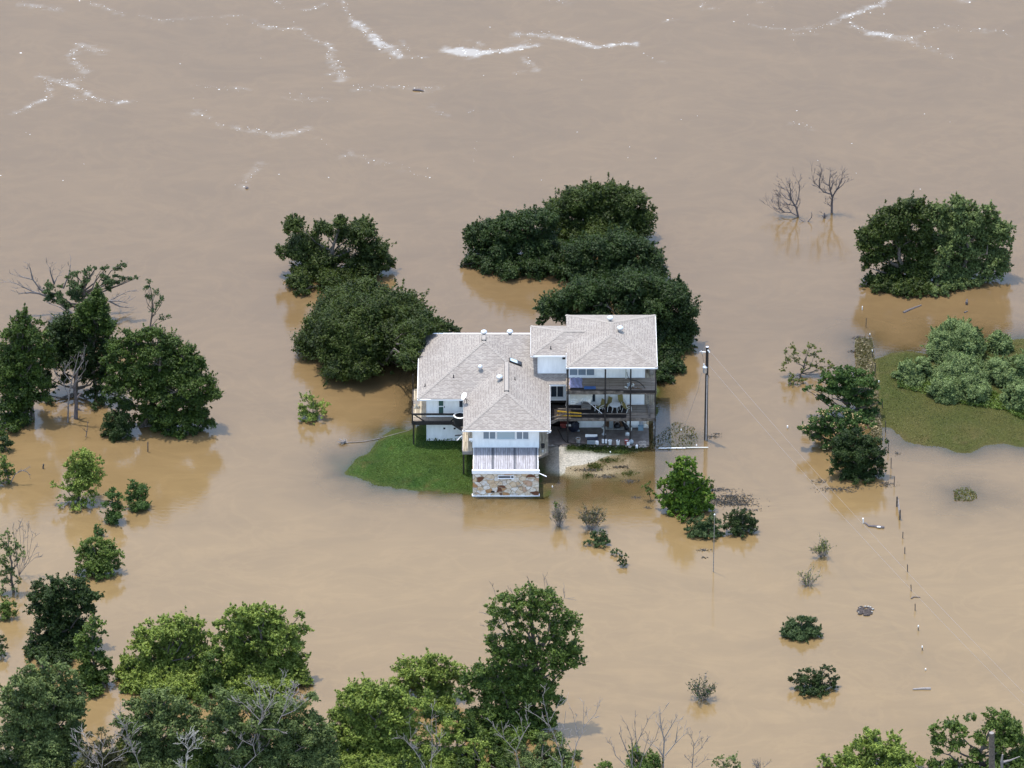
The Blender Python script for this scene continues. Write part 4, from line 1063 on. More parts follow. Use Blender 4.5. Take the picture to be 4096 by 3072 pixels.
for sx in (-.95, -.1, .85): MB().box(p.x + sx - .03, p.x + sx + .03, p.y + .14, p.y + .2, ZP, ZP + .5).build('leg', M['timber_grey'], t)
o = MB().box(p.x - .45, p.x - .1, p.y + .25, p.y + .5, ZP + .11, ZP + .85).build('cabinet', M['grey']); tag(o, 'small grey cabinet standing on the workbench by the patio wall', 'cabinet')
mb = MB(); mb.lathe(p.x + .25, p.y + .35, [(.12, ZP + .1), (.28, ZP + .2), (.3, ZP + .35), (.2, ZP + .5), (.05, ZP + .55)], 14); o = mb.build('grill', M['black']); tag(o, 'black kettle grill on the workbench by the patio wall', 'grill')
o = MB().tube([(p.x + .05, p.y + .3, ZP + .5), (p.x + .12, p.y + .3, ZP + .72), (p.x + .35, p.y + .3, ZP + .72), (p.x + .42, p.y + .3, ZP + .5)], .018, 5).build('wire_hoop', M['metal']); tag(o, 'metal hoop standing up behind the black grill', 'hoop')
t = thing('black_cart', (p.x + .95, p.y + .1, ZP), 'black folded cart with a white stripe leaning by the third deck post', 'cart')
mb = MB(); mb.bar((p.x + .7, p.y + .3, ZP + .9), (p.x + 1.1, p.y + .1, ZP + .1), .25, .2); mb.ball((p.x + 1.05, p.y + .1, ZP + .25), .22, 10); mb.build('cart_body', M['black'], t); MB().bar((p.x + .68, p.y + .18, ZP + .95), (p.x + .95, p.y + .08, ZP + .72), .05).build('stripe', M['white'], t)
bucket(fz(1470, 1265, ZP), .15, .35, 'canvas', 'cream bucket with dark soil at the foot of the white panel door', 'bucket', inner='black')
p = fz(1635, 1250, ZP); t = thing('gas_bottle', (p.x, p.y, ZP), 'silver gas bottle on a pale blue crate at the right end of the patio', 'gas bottle')
t2 = thing('crate', (p.x, p.y - .1, ZP), 'pale blue crate at the right end of the patio wall', 'crate')
MB().box(p.x - .24, p.x + .2, p.y - .25, p.y + .12, ZP, ZP + .3).build('crate_body', M['lightblue'], t2); MB().box(p.x - .26, p.x + .22, p.y - .27, p.y + .14, ZP + .305, ZP + .34).build('crate_rim', M['lightblue'], t2)
MB().lathe(p.x, p.y + .28, [(.12, ZP + .3), (.17, ZP + .36), (.17, ZP + .8), (.12, ZP + .9), (.04, ZP + .92)], 14).build('cylinder', M['metal'], t); MB().lathe(p.x, p.y + .28, [(.06, ZP + .92), (.09, ZP + .95), (.09, ZP + 1.04), (.03, ZP + 1.05)], 10).build('collar', M['metal'], t)
MB().box(p.x - .2, p.x + .2, p.y + .13, p.y + .45, ZP, ZP + .298).build('crate_back', M['lightblue'], t2)
p = fz(570, 1300, ZP); mb = MB(); mb.ball((p.x, p.y + .2, ZP + .5), .55, 12, (1, .7, 1.0), .12); o = mb.build('covered_heap', M['navy']); tag(o, 'navy tarpaulin bundle heaped in the dark under the lower deck', 'bundle')
p = fz(640, 1290, ZP); o = MB().ball((p.x, p.y, ZP + .12), .15, 8, (1.2, .8, .8), .25).build('pale_bag', M['grey']); tag(o, 'pale crumpled bag at the foot of the navy bundle', 'bag')
p = fz(420, 1250, ZP); t = thing('red_machine', (p.x, p.y, ZP), 'dark red machine in the shadow under the rear wing', 'machine'); MB().box(p.x - .35, p.x + .3, p.y, p.y + .8, ZP + .12, ZP + .55).build('hood', M['red'], t)
for sx in (-.3, .25): MB().tube([(p.x + sx - .06, p.y + .1, ZP + .16), (p.x + sx + .06, p.y + .1, ZP + .16)], .16, 12).build('wheel', M['black'], t)
o = MB().box(*[v for v in (at_y(*F4(455, 1165), -10.42).x, at_y(*F4(528, 1165), -10.42).x, -10.40, -10.3)], 1.78, 1.94).build('meter_box', M['terracotta']); tag(o, 'pair of pale boxes fixed to the left patio post', 'post box')
hp = [fz(320, 1250, ZP + .04), fz(370, 1340, ZP + .04), fz(405, 1410, ZP + .04), fz(450, 1455, ZP + .04), fz(540, 1475, ZP + .04), fz(640, 1478, ZP + .05), fz(760, 1482, ZP + .05)]
o = MB().tube(hp, .028, 6).build('garden_hose', M['timber_dark']); tag(o, 'dark garden hose snaking along the patio edge from the carport', 'hose')
p = fz(1568, 1545, .08); o = MB().lathe(p.x, p.y, [(.1, .05), (.12, .3), (.06, .38), (.05, .42)], 10).build('bottle', M['white']); tag(o, 'white bottle standing on the grass just off the patio corner', 'bottle')
# white timber kerb lying at the water's edge
mb = MB(); A = at_z(2635, 1793, .06); B = at_z(2742, 1792, .06); C_ = at_z(2833, 1790, .05)
mb.bar(A, B, .09, .07); o = mb.build('white_plank', M['white']); tag(o, 'white plank lying below the patio weeds, the half nearer the house', 'plank', 'white planks at the water edge')
mb = MB(); mb.bar(B + Vector((.03, .04, .02)), C_, .07, .06); o = mb.build('white_plank', M['canvas']); tag(o, 'white plank lying below the patio weeds, the half nearer the pole', 'plank', 'white planks at the water edge')

# ------------------------------------------------------------------ utility pole, wires, thin mast, fence posts
pb = at_z(2823, 1758); PX, PY = pb.x, pb.y
t = thing('utility_pole', (PX, PY, 0), 'tall dark utility pole with a transformer standing in the water right of the house', 'utility pole')
ptop = at_y(2829, 1388, PY); zt = ptop.z
lean = ptop.x - PX
def onpole(z): return Vector((PX + lean * z / zt, PY, z))
MB().tube([onpole(-1.5), onpole(3), onpole(zt)], [.17, .155, .125], 12).build('shaft', M['timber_dark'], t)
MB().lathe(ptop.x, PY, [(.13, zt + .003), (.13, zt + .03), (.05, zt + .04)], 12).build('cap', M['metal'], t)
P7 = lambda a, b: (2770 + a / 8.73, 1370 + b / 8.73)
MB().tube([onpole(.0) + Vector((.02, -.19, 0)), onpole(at_y(*P7(525, 1110), PY).z) + Vector((.02, -.17, 0))], .045, 8).build('riser_pipe', M['metal'], t)
A = at_y(*P7(480, 335), PY); B = at_y(*P7(300, 325), PY)
ar = MB().bar(A, B, .07, .07).build('crossarm', M['white'], t)
ins = MB()
for x_, y_ in ((545, 275), (565, 305), (590, 340)): ins.ball(at_y(*P7(x_, y_), PY - .18), .065, 8)
ins.build('insulator', M['white'], t, True)
fu = MB(); fu.bar(at_y(*P7(300, 290), PY - .1), at_y(*P7(345, 405), PY - .1), .06); fu.bar(at_y(*P7(255, 335), PY), at_y(*P7(290, 320), PY), .06); fu.build('fuse_switch', M['metal'], t)
tc = at_y(*P7(435, 960), PY - .1); zt0 = at_y(*P7(435, 1055), PY - .1).z; zt1 = at_y(*P7(435, 870), PY - .1).z
MB().lathe(tc.x, PY - .1, [(.16, zt0), (.185, zt0 + .04), (.185, zt1 - .02), (.21, zt1), (.2, zt1 + .06), (.1, zt1 + .13), (.02, zt1 + .14)], 16).build('transformer', M['metal'], t, True)
MB().tube([Vector((tc.x - .06, PY - .1, zt1 + .1)), Vector((tc.x - .1, PY - .1, zt1 + .35))], [.06, .045], 8).build('bushing', M['white'], t)
ld = MB(); ld.tube([at_y(*P7(340, 405), PY - .1), at_y(*P7(365, 480), PY - .1), at_y(*P7(370, 600), PY - .1), at_y(*P7(400, 705), PY - .1)], .014, 5); ld.tube([at_y(*P7(590, 1240), PY - .15), at_y(*P7(560, 1140), PY - .15), at_y(*P7(545, 1120), PY - .15)], .016, 5)
ld.build('lead_wire', M['black'], t)
gw = MB().tube([at_y(*P7(320, 1060), PY), at_y(*P7(190, 1660), PY), Vector((PX - 2.2, PY + .3, -.1))], .012, 5).build('guy_wire', M['timber_grey'], t)
def wire(p0, p1, sag, name, label):
    n = 40
    pts = []
    for i in range(n + 1):
        s = i / n; q = p0.lerp(p1, s); q.z -= 4 * sag * s * (1 - s); pts.append(q)
    o = MB().tube(pts, .009, 5).build(name, M['wire']); tag(o, label, 'power line', 'power lines from the utility pole')
wire(at_y(2842, 1407, PY - .18), at_z(5000, 3640, 9.0), 1.6, 'power_line', 'upper of two pale power lines, leaving the utility pole at its top')
wire(at_y(2834, 1459, PY - .18), at_z(4900, 3590, 8.0), 1.5, 'power_line', 'lower of two pale power lines, leaving the utility pole beside its transformer')
mb_ = at_z(*FS(1666, 1300)); tp = at_y(*FS(1677, 795), mb_.y)
t = thing('mast', (mb_.x, mb_.y, 0), 'thin grey mast standing in the water in front of the two round bushes', 'mast')
MB().tube([(mb_.x, mb_.y, -1.2), (mb_.x, mb_.y, 0), tp], [.04, .038, .028], 8).build('shaft', M['timber_grey'], t); MB().ball((tp.x, tp.y, tp.z + .03), .07, 8).build('tip', M['white'], t)
def post(pt, pb_, label, white=False, r=.035, grp='fence posts in the flooded field'):
    b = at_z(*pb_); tpp = at_y(pt[0], pt[1], b.y)
    o = thing('fence_post', (b.x, b.y, 0), label, 'fence post', grp)
    MB().tube([(b.x, b.y, -1.0), (b.x + (tpp.x - b.x) * .5, b.y, tpp.z * .5), (tpp.x, b.y, tpp.z)], r, 6).build('stake', M['white' if white == 2 else 'post'], o)
    if white: MB().lathe(tpp.x, b.y, [(r * 1.25, tpp.z - .12), (r * 1.3, tpp.z + .04), (.01, tpp.z + .06)], 6).build('tip', M['white'], o)
RP = [((877, 52), (875, 76), 2, 'white stub of a fence post standing farthest up the row, below the big round tree'),
      ((908, 140), (904, 212), 0, 'bare dark fence post between the white stub and the dry grass'),
      ((936, 262), (933, 330), 1, 'white-tipped fence post at the head of the dry grass strip'),
      ((955, 393), (957, 472), 1, 'white-tipped fence post beside the tan tussocks of the dry strip'),
      ((978, 492), (976, 588), 0, 'dark fence post beside the middle of the dry grass strip'),
      ((1006, 632), (1010, 700), 1, 'fence post at the right edge of the rear feathery tree'),
      ((1033, 785), (1035, 858), 0, 'fence post on the grass between the two feathery trees and the vines'),
      ((1058, 945), (1059, 1030), 0, 'fence post at the lower left corner of the right-hand grass'),
      ((1080, 1090), (1081, 1172), 0, 'fence post just right of the dark tree, at the inlet of water'),
      ((1102, 1232), (1101, 1312), 0, 'fence post in open water right of the dark tree crown'),
      ((1128, 1377), (1126, 1454), 0, 'fence post in open water just above the small broken gate')]
for a_, c_, w_, lab in RP: post(FR(*a_), FR(*c_), lab, w_)
RQ = [((1445, 202), (1443, 242), 0, 'short fence post with a shadow next below the broken gate'), ((1457, 299), (1456, 340), 0, 'short dark fence post, second below the broken gate'),
      ((1473, 408), (1474, 456), 0, 'dark fence post crossed by the upper power line'), ((1495, 537), (1498, 577), 0, 'leaning fence post just above the forked twig'),
      ((1522, 657), (1522, 700), 0, 'fence post just below the forked twig'), ((1542, 797), (1542, 826), 1, 'white-tipped stub of a fence post right of the rock pile'),
      ((1567, 928), (1567, 952), 1, 'white-tipped stub of a fence post, lowest but one of the row'), ((1588, 1070), (1588, 1080), 1, 'tiny white tip of a fence post, lowest of the row')]
for a_, c_, w_, lab in RQ: post(F7(*a_), F7(*c_), lab, w_, .04)
t = thing('gate', at_z(*F7(1410, 40)), 'small dark broken gate leaning between two posts in open water', 'gate')
for a_, c_ in (((1408, -22), (1405, 40)), ((1427, 62), (1424, 124))):
    b0 = at_z(*F7(*c_)); MB().bar(Vector((b0.x, b0.y, -.6)), at_y(*F7(*a_), b0.y), .12).build('gate_post', M['post'], t)
mb = MB(); b0 = at_z(*F7(1405, 40)); b1 = at_z(*F7(1424, 124))
for zz in (.15, .45, .75): mb.bar(b0 + Vector((.1, 0, zz)), b1 + Vector((0, 0, zz)), .05, .07)
mb.build('gate_bars', M['deadwood'], t)
post(F7(1192, 118), F7(1194, 146), 'white stub post at the left tip of the dark driftwood', 2, .05, None)
post(FM(414, 370), FM(405, 414), 'short black post leaning in open water on the far left', 0, .07, None)
post(FM(1402, 160), FM(1401, 255), 'pale stake at the right foot of the big left tree cluster', 0, .05, None)
post(FR(293, 985), FR(293, 999), 'lone white stub in open water left of the feathery trees', 2, .05, None)

# ------------------------------------------------------------------ foliage
def leaf_mesh(name, pos, nrm, size, tint, m, parent, asp=.55):
    """many small folded leaves"""
    n = len(pos)
    r = rng.normal(size=(n, 3)); nrm = nrm / (np.linalg.norm(nrm, axis=1, keepdims=True) + 1e-9)
    u = r - nrm * (r * nrm).sum(1, keepdims=True); u /= np.linalg.norm(u, axis=1, keepdims=True) + 1e-9
    w = np.cross(nrm, u)
    s = size[:, None]
    off = np.array(parent['_o']) if '_o' in parent else np.zeros(3)
    p = pos - off
    a = p + u * s * .5; c = p - u * s * .5
    dr = nrm * s * .12
    b = p + w * s * asp * .5 - dr; d = p - w * s * asp * .5 - dr
    V = np.stack([a, b, c, d], 1).reshape(-1, 3)
    i = np.arange(n) * 4
    T = np.stack([i, i + 1, i + 2, i, i + 2, i + 3], 1).reshape(-1)
    me = bpy.data.meshes.new(name)
    me.vertices.add(4 * n); me.vertices.foreach_set('co', V.astype(np.float32).ravel())
    me.loops.add(6 * n); me.loops.foreach_set('vertex_index', T.astype(np.int32))
    me.polygons.add(2 * n); me.polygons.foreach_set('loop_start', np.arange(0, 6 * n, 3, dtype=np.int32))
    me.update()
    at = me.attributes.new('tint', 'FLOAT', 'POINT'); at.data.foreach_set('value', np.repeat(tint, 4).astype(np.float32))
    me.materials.append(m)
    o = bpy.data.objects.new(name, me); COL.objects.link(o)
    o.parent = parent
    return o
def unit(n):
    v = rng.normal(size=(n, 3)); return v / np.linalg.norm(v, axis=1, keepdims=True)
def leaves_for(lobes, size, dens, clump=.40, flat=.75, zmin=.05, ragged=.25):
    """lobes: (x,y,z,r). Each lobe breaks into clumps, each clump into leaves."""
    P, NR, TI = [], [], []
    for (x, y, z, r) in lobes:
        r *= 1.15
        nc = max(5, int(12 * (r / max(.6, r * clump * 1.6)) ** 2 * .8))
        d = unit(nc); d[:, 2] = np.where(d[:, 2] < -.55, -d[:, 2], d[:, 2])
        rad = r * (1 - clump * .75) * rng.uniform(.5, 1.1, nc) ** .6
        cc = np.array([x, y, z]) + d * rad[:, None] * np.array([1, 1, .9])
        rc = r * clump * rng.uniform(.65, 1.25, nc)
        tb = rng.uniform(.0, 1.1, nc)
        # sprays of leaves sticking out of the lobe
        ns = max(3, int(nc * .55)); e = unit(ns); e[:, 2] = np.where(e[:, 2] < -.3, -e[:, 2], e[:, 2])
        for k in range(ns):
            L = r * rng.uniform(.22, .5); n = int(dens * rng.uniform(5, 11) * (L / .5) * (.27 / size) ** 2 * 2) + 3
            tt = rng.random(n) ** .8
            dv = e[k] + rng.normal(size=3) * .25 + np.array([0, 0, .15]); st = np.array([x, y, z]) + e[k] * r * .82
            pos = st + dv * (tt * L)[:, None] + rng.normal(size=(n, 3)) * (.16 * L * (1.15 - tt))[:, None]
            P.append(pos); NR.append(rng.normal(size=(n, 3)) * .6 + e[k] * .4 + np.array([0, 0, .6])); TI.append(np.clip(rng.uniform(.2, .8) + rng.normal(0, .2, n), 0, 1))
        for k in range(nc):
            n = int(dens * 12.6 * rc[k] ** 2 * .55 / (.3 * size * size)) + 4
            q = unit(n); rr = rng.uniform(0, 1, n) ** .45
            rr *= 1 + ragged * rng.normal(size=n) * (rng.random(n) < .25)
            pos = cc[k] + q * (rr * rc[k])[:, None] * np.array([1.05, 1.05, flat])
            nr = q * .6 + d[k] * .4 + np.array([0, 0, .5]) + rng.normal(size=(n, 3)) * .65
            P.append(pos); NR.append(nr); TI.append(np.clip(tb[k] * .7 + rng.normal(.12, .18, n), 0, 1))
    P = np.concatenate(P); NR = np.concatenate(NR); TI = np.concatenate(TI)
    ok = P[:, 2] > zmin
    return P[ok], NR[ok], TI[ok]
def place_lobes(A, base, lobes, zmin=.25, dyc=0.0, spread=.6, tilt=.65):
    """lobes given at photo points: (a, b, radius[, push away in m])"""
    sc = SCALE[A]; out = []
    pts = [(A(l[0], l[1]), l[2] / sc, l[3] if len(l) > 3 else None) for l in lobes]
    mx_ = sum(p[0][0] for p in pts) / len(pts); my_ = sum(p[0][1] for p in pts) / len(pts)
    C_ = at_y(mx_, my_, base.y + dyc)
    fwd = Vector((0, CT, -ST)); dep0 = (C_ - Vector(CAM)).dot(fwd)
    for (px, py), rp, push in pts:
        r_ = Vector(ray(px, py)); r = rp * dep0 / F
        dd = push if push is not None else random.uniform(-spread, spread) * r
        dd -= tilt * .577 * (my_ - py) * dep0 / F      # keeps tall crowns upright
        tt = (dep0 + dd) / r_.dot(fwd)
        q = Vector(CAM) + r_ * tt
        zm = max(zmin, r * .45)
        if q.z < zm:
            tt = (zm - CAM[2]) / r_.z; q = Vector(CAM) + r_ * tt
        out.append((q.x, q.y, q.z, r))
    return out
def limbs(base, lobes, r0, parent, m, name='trunk', lean=None, n=None):
    """a trunk that runs up into the crown and limbs leaving it at different heights"""
    mb = MB()
    C_ = Vector((sum(l[0] for l in lobes) / len(lobes), sum(l[1] for l in lobes) / len(lobes), sum(l[2] for l in lobes) / len(lobes)))
    top = max(lobes, key=lambda l: l[2] - .5 * math.hypot(l[0] - C_.x, l[1] - C_.y)); T_ = Vector(top[:3])
    j = lambda k: Vector((random.gauss(0, k), random.gauss(0, k), 0))
    path = [base + Vector((0, 0, -1.2)), base, base.lerp(C_, .4) + j(r0 * .6), base.lerp(C_, .85) + j(r0 * .8), C_.lerp(T_, .55) + j(r0), T_]
    rad = [r0 * 1.2, r0, r0 * .85, r0 * .62, r0 * .34, .02]
    mb.tube(path, rad, 8)
    def along(zq):
        for k in range(1, len(path) - 1):
            if path[k + 1].z >= zq or k == len(path) - 2:
                f_ = min(1, max(0, (zq - path[k].z) / max(.01, path[k + 1].z - path[k].z)))
                return path[k].lerp(path[k + 1], f_), rad[k] + (rad[k + 1] - rad[k]) * f_
    pick = lobes if n is None else random.sample(lobes, min(n, len(lobes)))
    for l in pick:
        if n is None and len(lobes) > 14 and random.random() < .35: continue
        tip = Vector(l[:3]); hd = math.hypot(tip.x - base.x, tip.y - base.y)
        o_, ro = along(max(.25, tip.z * random.uniform(.6, .8) - hd * .3))
        d_ = tip - o_
        m1 = o_ + d_ * .35 + Vector((0, 0, -.06 * d_.length)) + j(.08 * d_.length); m2 = o_ + d_ * .7 + j(.07 * d_.length) + Vector((0, 0, .03 * d_.length))
        rl_ = min(ro * .6, .035 + .028 * d_.length)
        mb.tube([o_, m1, m2, tip, tip + (tip - m2) * .4], [rl_, rl_ * .7, rl_ * .45, rl_ * .22, .012], 5)
        for k in range(3):
            s_ = m2.lerp(tip, random.random()); e_ = s_ + Vector((random.gauss(0, 1), random.gauss(0, 1), random.uniform(-.2, 1))).normalized() * l[3] * .8
            mb.tube([s_, s_.lerp(e_, .5) + Vector((0, 0, .05)), e_], [rl_ * .35, rl_ * .22, .011], 4)
    return mb.build(name, m, parent)
def dome(cx, cy, R, H, n, rr=(.26, .36), zlow=.12, seed=1):
    """lobes over a dome standing on the water, radius R and height H"""
    rd = random.Random(seed); out = []
    ga = math.pi * (3 - 5 ** .5)
    for k in range(n):
        u_ = (k + .5) / n; z = zlow + (1 - zlow) * (1 - u_) ; s = math.sqrt(max(0, 1 - z * z))
        th = k * ga + rd.uniform(-.3, .3)
        r = R * rd.uniform(*rr); q = 1 - r / R * .8; q *= rd.uniform(.80, 1.13)
        out.append((cx + R * q * s * math.cos(th), cy + R * q * s * math.sin(th), max(r * .5, H * q * z + rd.uniform(-.1, .1)), r))
    out.append((cx, cy, H * .45, R * .5))
    return out
def tree(name, label, cat, base, lobes, leaf, size=.27, dens=1.0, r0=.2, clump=.40, flat=.75, bark='bark', ragged=.25, group=None, trunk=True, parts=('crown', 'trunk'), zmin=.06, n=None):
    size *= .82
    t = thing(name, base, label, cat, group)
    P, NR, TI = leaves_for(lobes, size, dens, clump, flat, zmin, ragged)
    leaf_mesh(parts[0], P, NR, size * rng.uniform(.65, 1.3, len(P)), TI, LEAF[leaf], t)
    if trunk: limbs(Vector(base), lobes, r0, t, M[bark], parts[1], n=n)
    return t
def ptree(A, name, label, cat, base, lobes, leaf, dyc=0.0, back=True, tilt=.65, **kw):
    sc = SCALE[A]; xs = [l[0] for l in lobes]; hw = max(l[0] + l[2] for l in lobes) - min(l[0] - l[2] for l in lobes); hw /= 2
    vmax = max(l[1] + l[2] for l in lobes)
    if vmax > base[1] - .35 * hw and hw < 420: base = (base[0], min(base[1], vmax - .42 * hw))
    if A in (FB, FC) and cat == 'tree':      # lower boughs and undergrowth
        v0 = min(l[1] for l in lobes); v1 = max(l[1] for l in lobes)
        lobes = lobes + [(l[0] + random.uniform(-.3, .3) * l[2], l[1] + l[2] * random.uniform(.7, 1.1), l[2] * .95) for l in lobes if l[1] > v0 + .6 * (v1 - v0)]
    b = at_z(*A(*base)); L = place_lobes(A, b, lobes, dyc=dyc, tilt=tilt if cat == 'tree' else .3)
    if back:   # the far side of the crown
        for (x, y, z, r) in list(L)[::2]:
            if r > .8: L.append((x + random.uniform(-.3, .3), y + r * 1.1, max(.5 * r, z - .3 * r), r * .85))
    return tree(name, label, cat, (b.x, b.y, 0), L, leaf, **kw)
TG = 'trees standing in the floodwater'
SG = 'shrubs standing in the floodwater'

# --- behind the house
ptree(F8, 'tree', 'dark open-crowned tree with upright tufted limbs, farthest behind the house on the left', 'tree', (330, 462),
      [(210, 130, 48), (165, 250, 42), (255, 230, 78), (350, 150, 50), (430, 110, 40), (470, 180, 70), (540, 150, 60), (590, 240, 75), (330, 310, 85), (460, 310, 85), (560, 345, 70), (640, 300, 50), (235, 390, 60), (250, 435, 36), (380, 400, 60), (490, 390, 45)], 'oak', dens=.9, r0=.28, clump=.36, ragged=.35, group=TG)
c_ = at_z(*F8(575, 742)); tree('tree', 'big round dense tree close behind the left end of the house roof', 'tree', (c_.x, c_.y, 0), dome(c_.x, c_.y, 6.1, 6.3, 44, (.19, .36), seed=3) + [(-7.7, -.9, 5.9, .95), (-8.5, -2.3, 5.4, 1.1), (-7.3, .4, 6.2, .9), (-8.8, -.5, 5.6, 1.2), (-9.0, -3.6, 4.6, 1.1)], 'oak', dens=1.0, r0=.35, group=TG)
ptree(F8, 'tree', 'small dark tree peeping over the back edge of the main roof', 'tree', (930, 700), [(900, 600, 40), (950, 615, 36), (985, 625, 24), (915, 645, 40)], 'deep', r0=.1, size=.24, group=TG)
ptree(F8, 'tree', 'tallest dark tree of the clump behind the tower roof', 'tree', (1700, 330),
      [(1490, 60, 70), (1560, 0, 70), (1640, -10, 70), (1730, -15, 75), (1820, 20, 75), (1890, 90, 60), (1600, 90, 90), (1720, 90, 95), (1830, 130, 85), (1540, 160, 80), (1660, 190, 90), (1470, 120, 50), (1780, 210, 80), (1920, 40, 22)], 'oak', r0=.35, group=TG)
ptree(F8, 'tree', 'spreading dark tree on the left of the clump behind the tower roof', 'tree', (1290, 345),
      [(1075, 175, 55), (1150, 150, 70), (1240, 140, 75), (1330, 110, 70), (1410, 100, 60), (1100, 250, 60), (1190, 240, 80), (1300, 230, 90), (1410, 220, 85), (1060, 300, 40), (1150, 320, 55), (1240, 340, 60), (1350, 335, 65), (1440, 330, 70), (1020, 310, 15)], 'deep', dens=.85, r0=.25, clump=.36, ragged=.35, group=TG)
ptree(F8, 'tree', 'low broad dark tree at the front right of the clump behind the tower roof', 'tree', (1790, 425),
      [(1560, 260, 75), (1660, 250, 85), (1760, 240, 85), (1850, 240, 75), (1920, 290, 65), (1950, 350, 50), (1540, 350, 70), (1640, 350, 85), (1750, 345, 90), (1850, 350, 85), (1590, 410, 50), (1700, 420, 55), (1810, 420, 55), (1900, 410, 50)], 'deep', r0=.3, group=TG)
ptree(F8, 'tree', 'wide dark tree wrapping round the back and right side of the tower', 'tree', (1950, 885),
      [(1430, 520, 60), (1500, 470, 65), (1600, 450, 75), (1710, 430, 70), (1820, 410, 75), (1920, 430, 80), (2020, 460, 75), (2080, 520, 65), (1400, 580, 30), (1520, 540, 70), (1650, 530, 80), (1800, 520, 90), (1930, 530, 90), (2040, 580, 80), (2100, 620, 45), (1960, 640, 80), (2050, 690, 70), (1970, 730, 70), (2090, 700, 30), (1975, 800, 60), (2050, 800, 40), (1960, 850, 40), (2010, 860, 25)], 'deep', dyc=1.0, r0=.3, group=TG)
for b0, r0_, ls, lf, lab in (((760, 1120), .24, [(330, 420, 110), (440, 330, 110), (580, 270, 110), (720, 220, 110), (840, 200, 90), (200, 560, 110), (340, 560, 130), (520, 440, 150), (680, 380, 150), (820, 330, 130), (180, 700, 100), (130, 590, 50), (300, 720, 140), (470, 620, 160), (640, 560, 160), (200, 860, 90), (330, 880, 120), (500, 820, 150), (200, 960, 70), (230, 1120, 90), (360, 1120, 120), (520, 1040, 150), (500, 1190, 110), (660, 1180, 120), (800, 1200, 120), (680, 760, 160), (700, 1000, 150), (830, 1290, 60), (160, 1170, 50), (420, 1220, 60), (700, 1270, 90), (580, 1240, 90), (900, 1240, 90), (780, 1120, 120), (330, 1220, 80), (880, 330, 100), (900, 480, 110), (860, 600, 110), (900, 760, 110), (900, 900, 110), (880, 1040, 110)], 'oak', 'left half of the big rounded tree clump at the upper right, darker and olive-tinged'),
                        ((1400, 1090), .24, [(1300, 200, 100), (1280, 170, 60), (1400, 220, 80), (1500, 240, 60), (1080, 270, 100), (950, 300, 100), (1200, 330, 130), (1350, 360, 150), (1500, 370, 120), (1670, 260, 80), (1700, 350, 90), (1620, 430, 120), (1780, 480, 110), (1900, 510, 90), (1970, 510, 45), (1050, 450, 140), (1250, 520, 160), (1430, 560, 160), (1600, 600, 150), (1760, 620, 140), (1880, 640, 90), (1940, 720, 45), (960, 640, 140), (1120, 720, 160), (1300, 760, 160), (1500, 780, 160), (1700, 800, 140), (1840, 830, 100), (920, 860, 140), (1100, 920, 150), (1300, 950, 150), (1500, 960, 140), (1700, 960, 130), (1840, 970, 100), (950, 1070, 130), (1150, 1120, 130), (1350, 1100, 110), (1650, 1060, 90), (1790, 1080, 70), (960, 1210, 80), (1150, 1240, 90), (1030, 1260, 80), (1280, 1190, 90), (1420, 1170, 80), (1550, 1150, 80), (880, 1180, 80)], 'blue', 'right half of the big rounded tree clump at the upper right, bluer green')):
    ptree(FT, 'tree', lab, 'tree', b0, ls, lf, dens=.85, r0=r0_, group=TG, clump=.42, back=False, size=.30)

# --- left cluster
ptree(FL, 'tree', 'broad dark green tree on the right of the left-hand cluster, reaching down to the water', 'tree', (1250, 1560),
      [(1010, 860, 80), (950, 1000, 70), (940, 1240, 60), (1000, 1350, 60), (1130, 1380, 80), (1220, 1500, 70), (1280, 760, 80), (1390, 760, 80), (1500, 830, 100), (1180, 800, 80), (1100, 740, 50), (1640, 920, 90), (1740, 980, 70), (1060, 930, 90), (1200, 900, 110), (1350, 920, 130), (1500, 990, 130), (1650, 1060, 120), (1770, 1040, 60), (1050, 1080, 110), (1000, 1180, 80), (1190, 1090, 130), (1350, 1120, 140), (1520, 1160, 140), (1680, 1200, 130), (1820, 1180, 90), (1890, 1290, 80), (1130, 1230, 120), (1290, 1280, 120), (1440, 1320, 130), (1600, 1350, 130), (1760, 1340, 110), (1330, 1430, 100), (1480, 1470, 110), (1630, 1500, 110), (1770, 1480, 90), (1850, 1530, 60), (1500, 1590, 80), (1690, 1590, 70), (1600, 1630, 60), (1380, 1540, 80), (1780, 1570, 50), (1780, 1000, 40)], 'green', dens=.9, r0=.3, group=TG, back=False)
ptree(FL, 'tree', 'dark tree filling the middle of the left-hand cluster above bare trunks', 'tree', (665, 1485),
      [(560, 640, 80), (680, 660, 90), (520, 760, 100), (640, 780, 110), (780, 760, 100), (900, 720, 90), (990, 640, 45), (470, 700, 60), (480, 880, 100), (620, 900, 110), (760, 900, 110), (890, 860, 100), (960, 960, 80), (560, 1010, 90), (700, 1020, 90), (830, 1020, 100), (880, 1130, 80), (420, 1000, 80), (400, 1130, 70), (450, 1230, 60), (760, 1120, 70), (870, 1230, 60), (940, 1080, 80), (400, 1320, 50), (560, 1140, 60), (800, 1280, 60), (900, 1340, 60), (450, 1340, 50), (840, 1390, 45)], 'deep', dens=.8, r0=.22, group=TG)
ptree(FL, 'tree', 'green conical tree rising above the left-hand cluster', 'tree', (850, 1290),
      [(860, 350, 40), (850, 410, 65), (800, 450, 65), (900, 450, 60), (850, 500, 80), (760, 510, 70), (920, 520, 60), (700, 570, 60), (800, 590, 90), (890, 600, 80), (740, 660, 80), (850, 690, 90), (950, 680, 70), (690, 640, 50), (930, 600, 50)], 'green', dens=1.0, r0=.18, size=.24, clump=.45, group=TG)
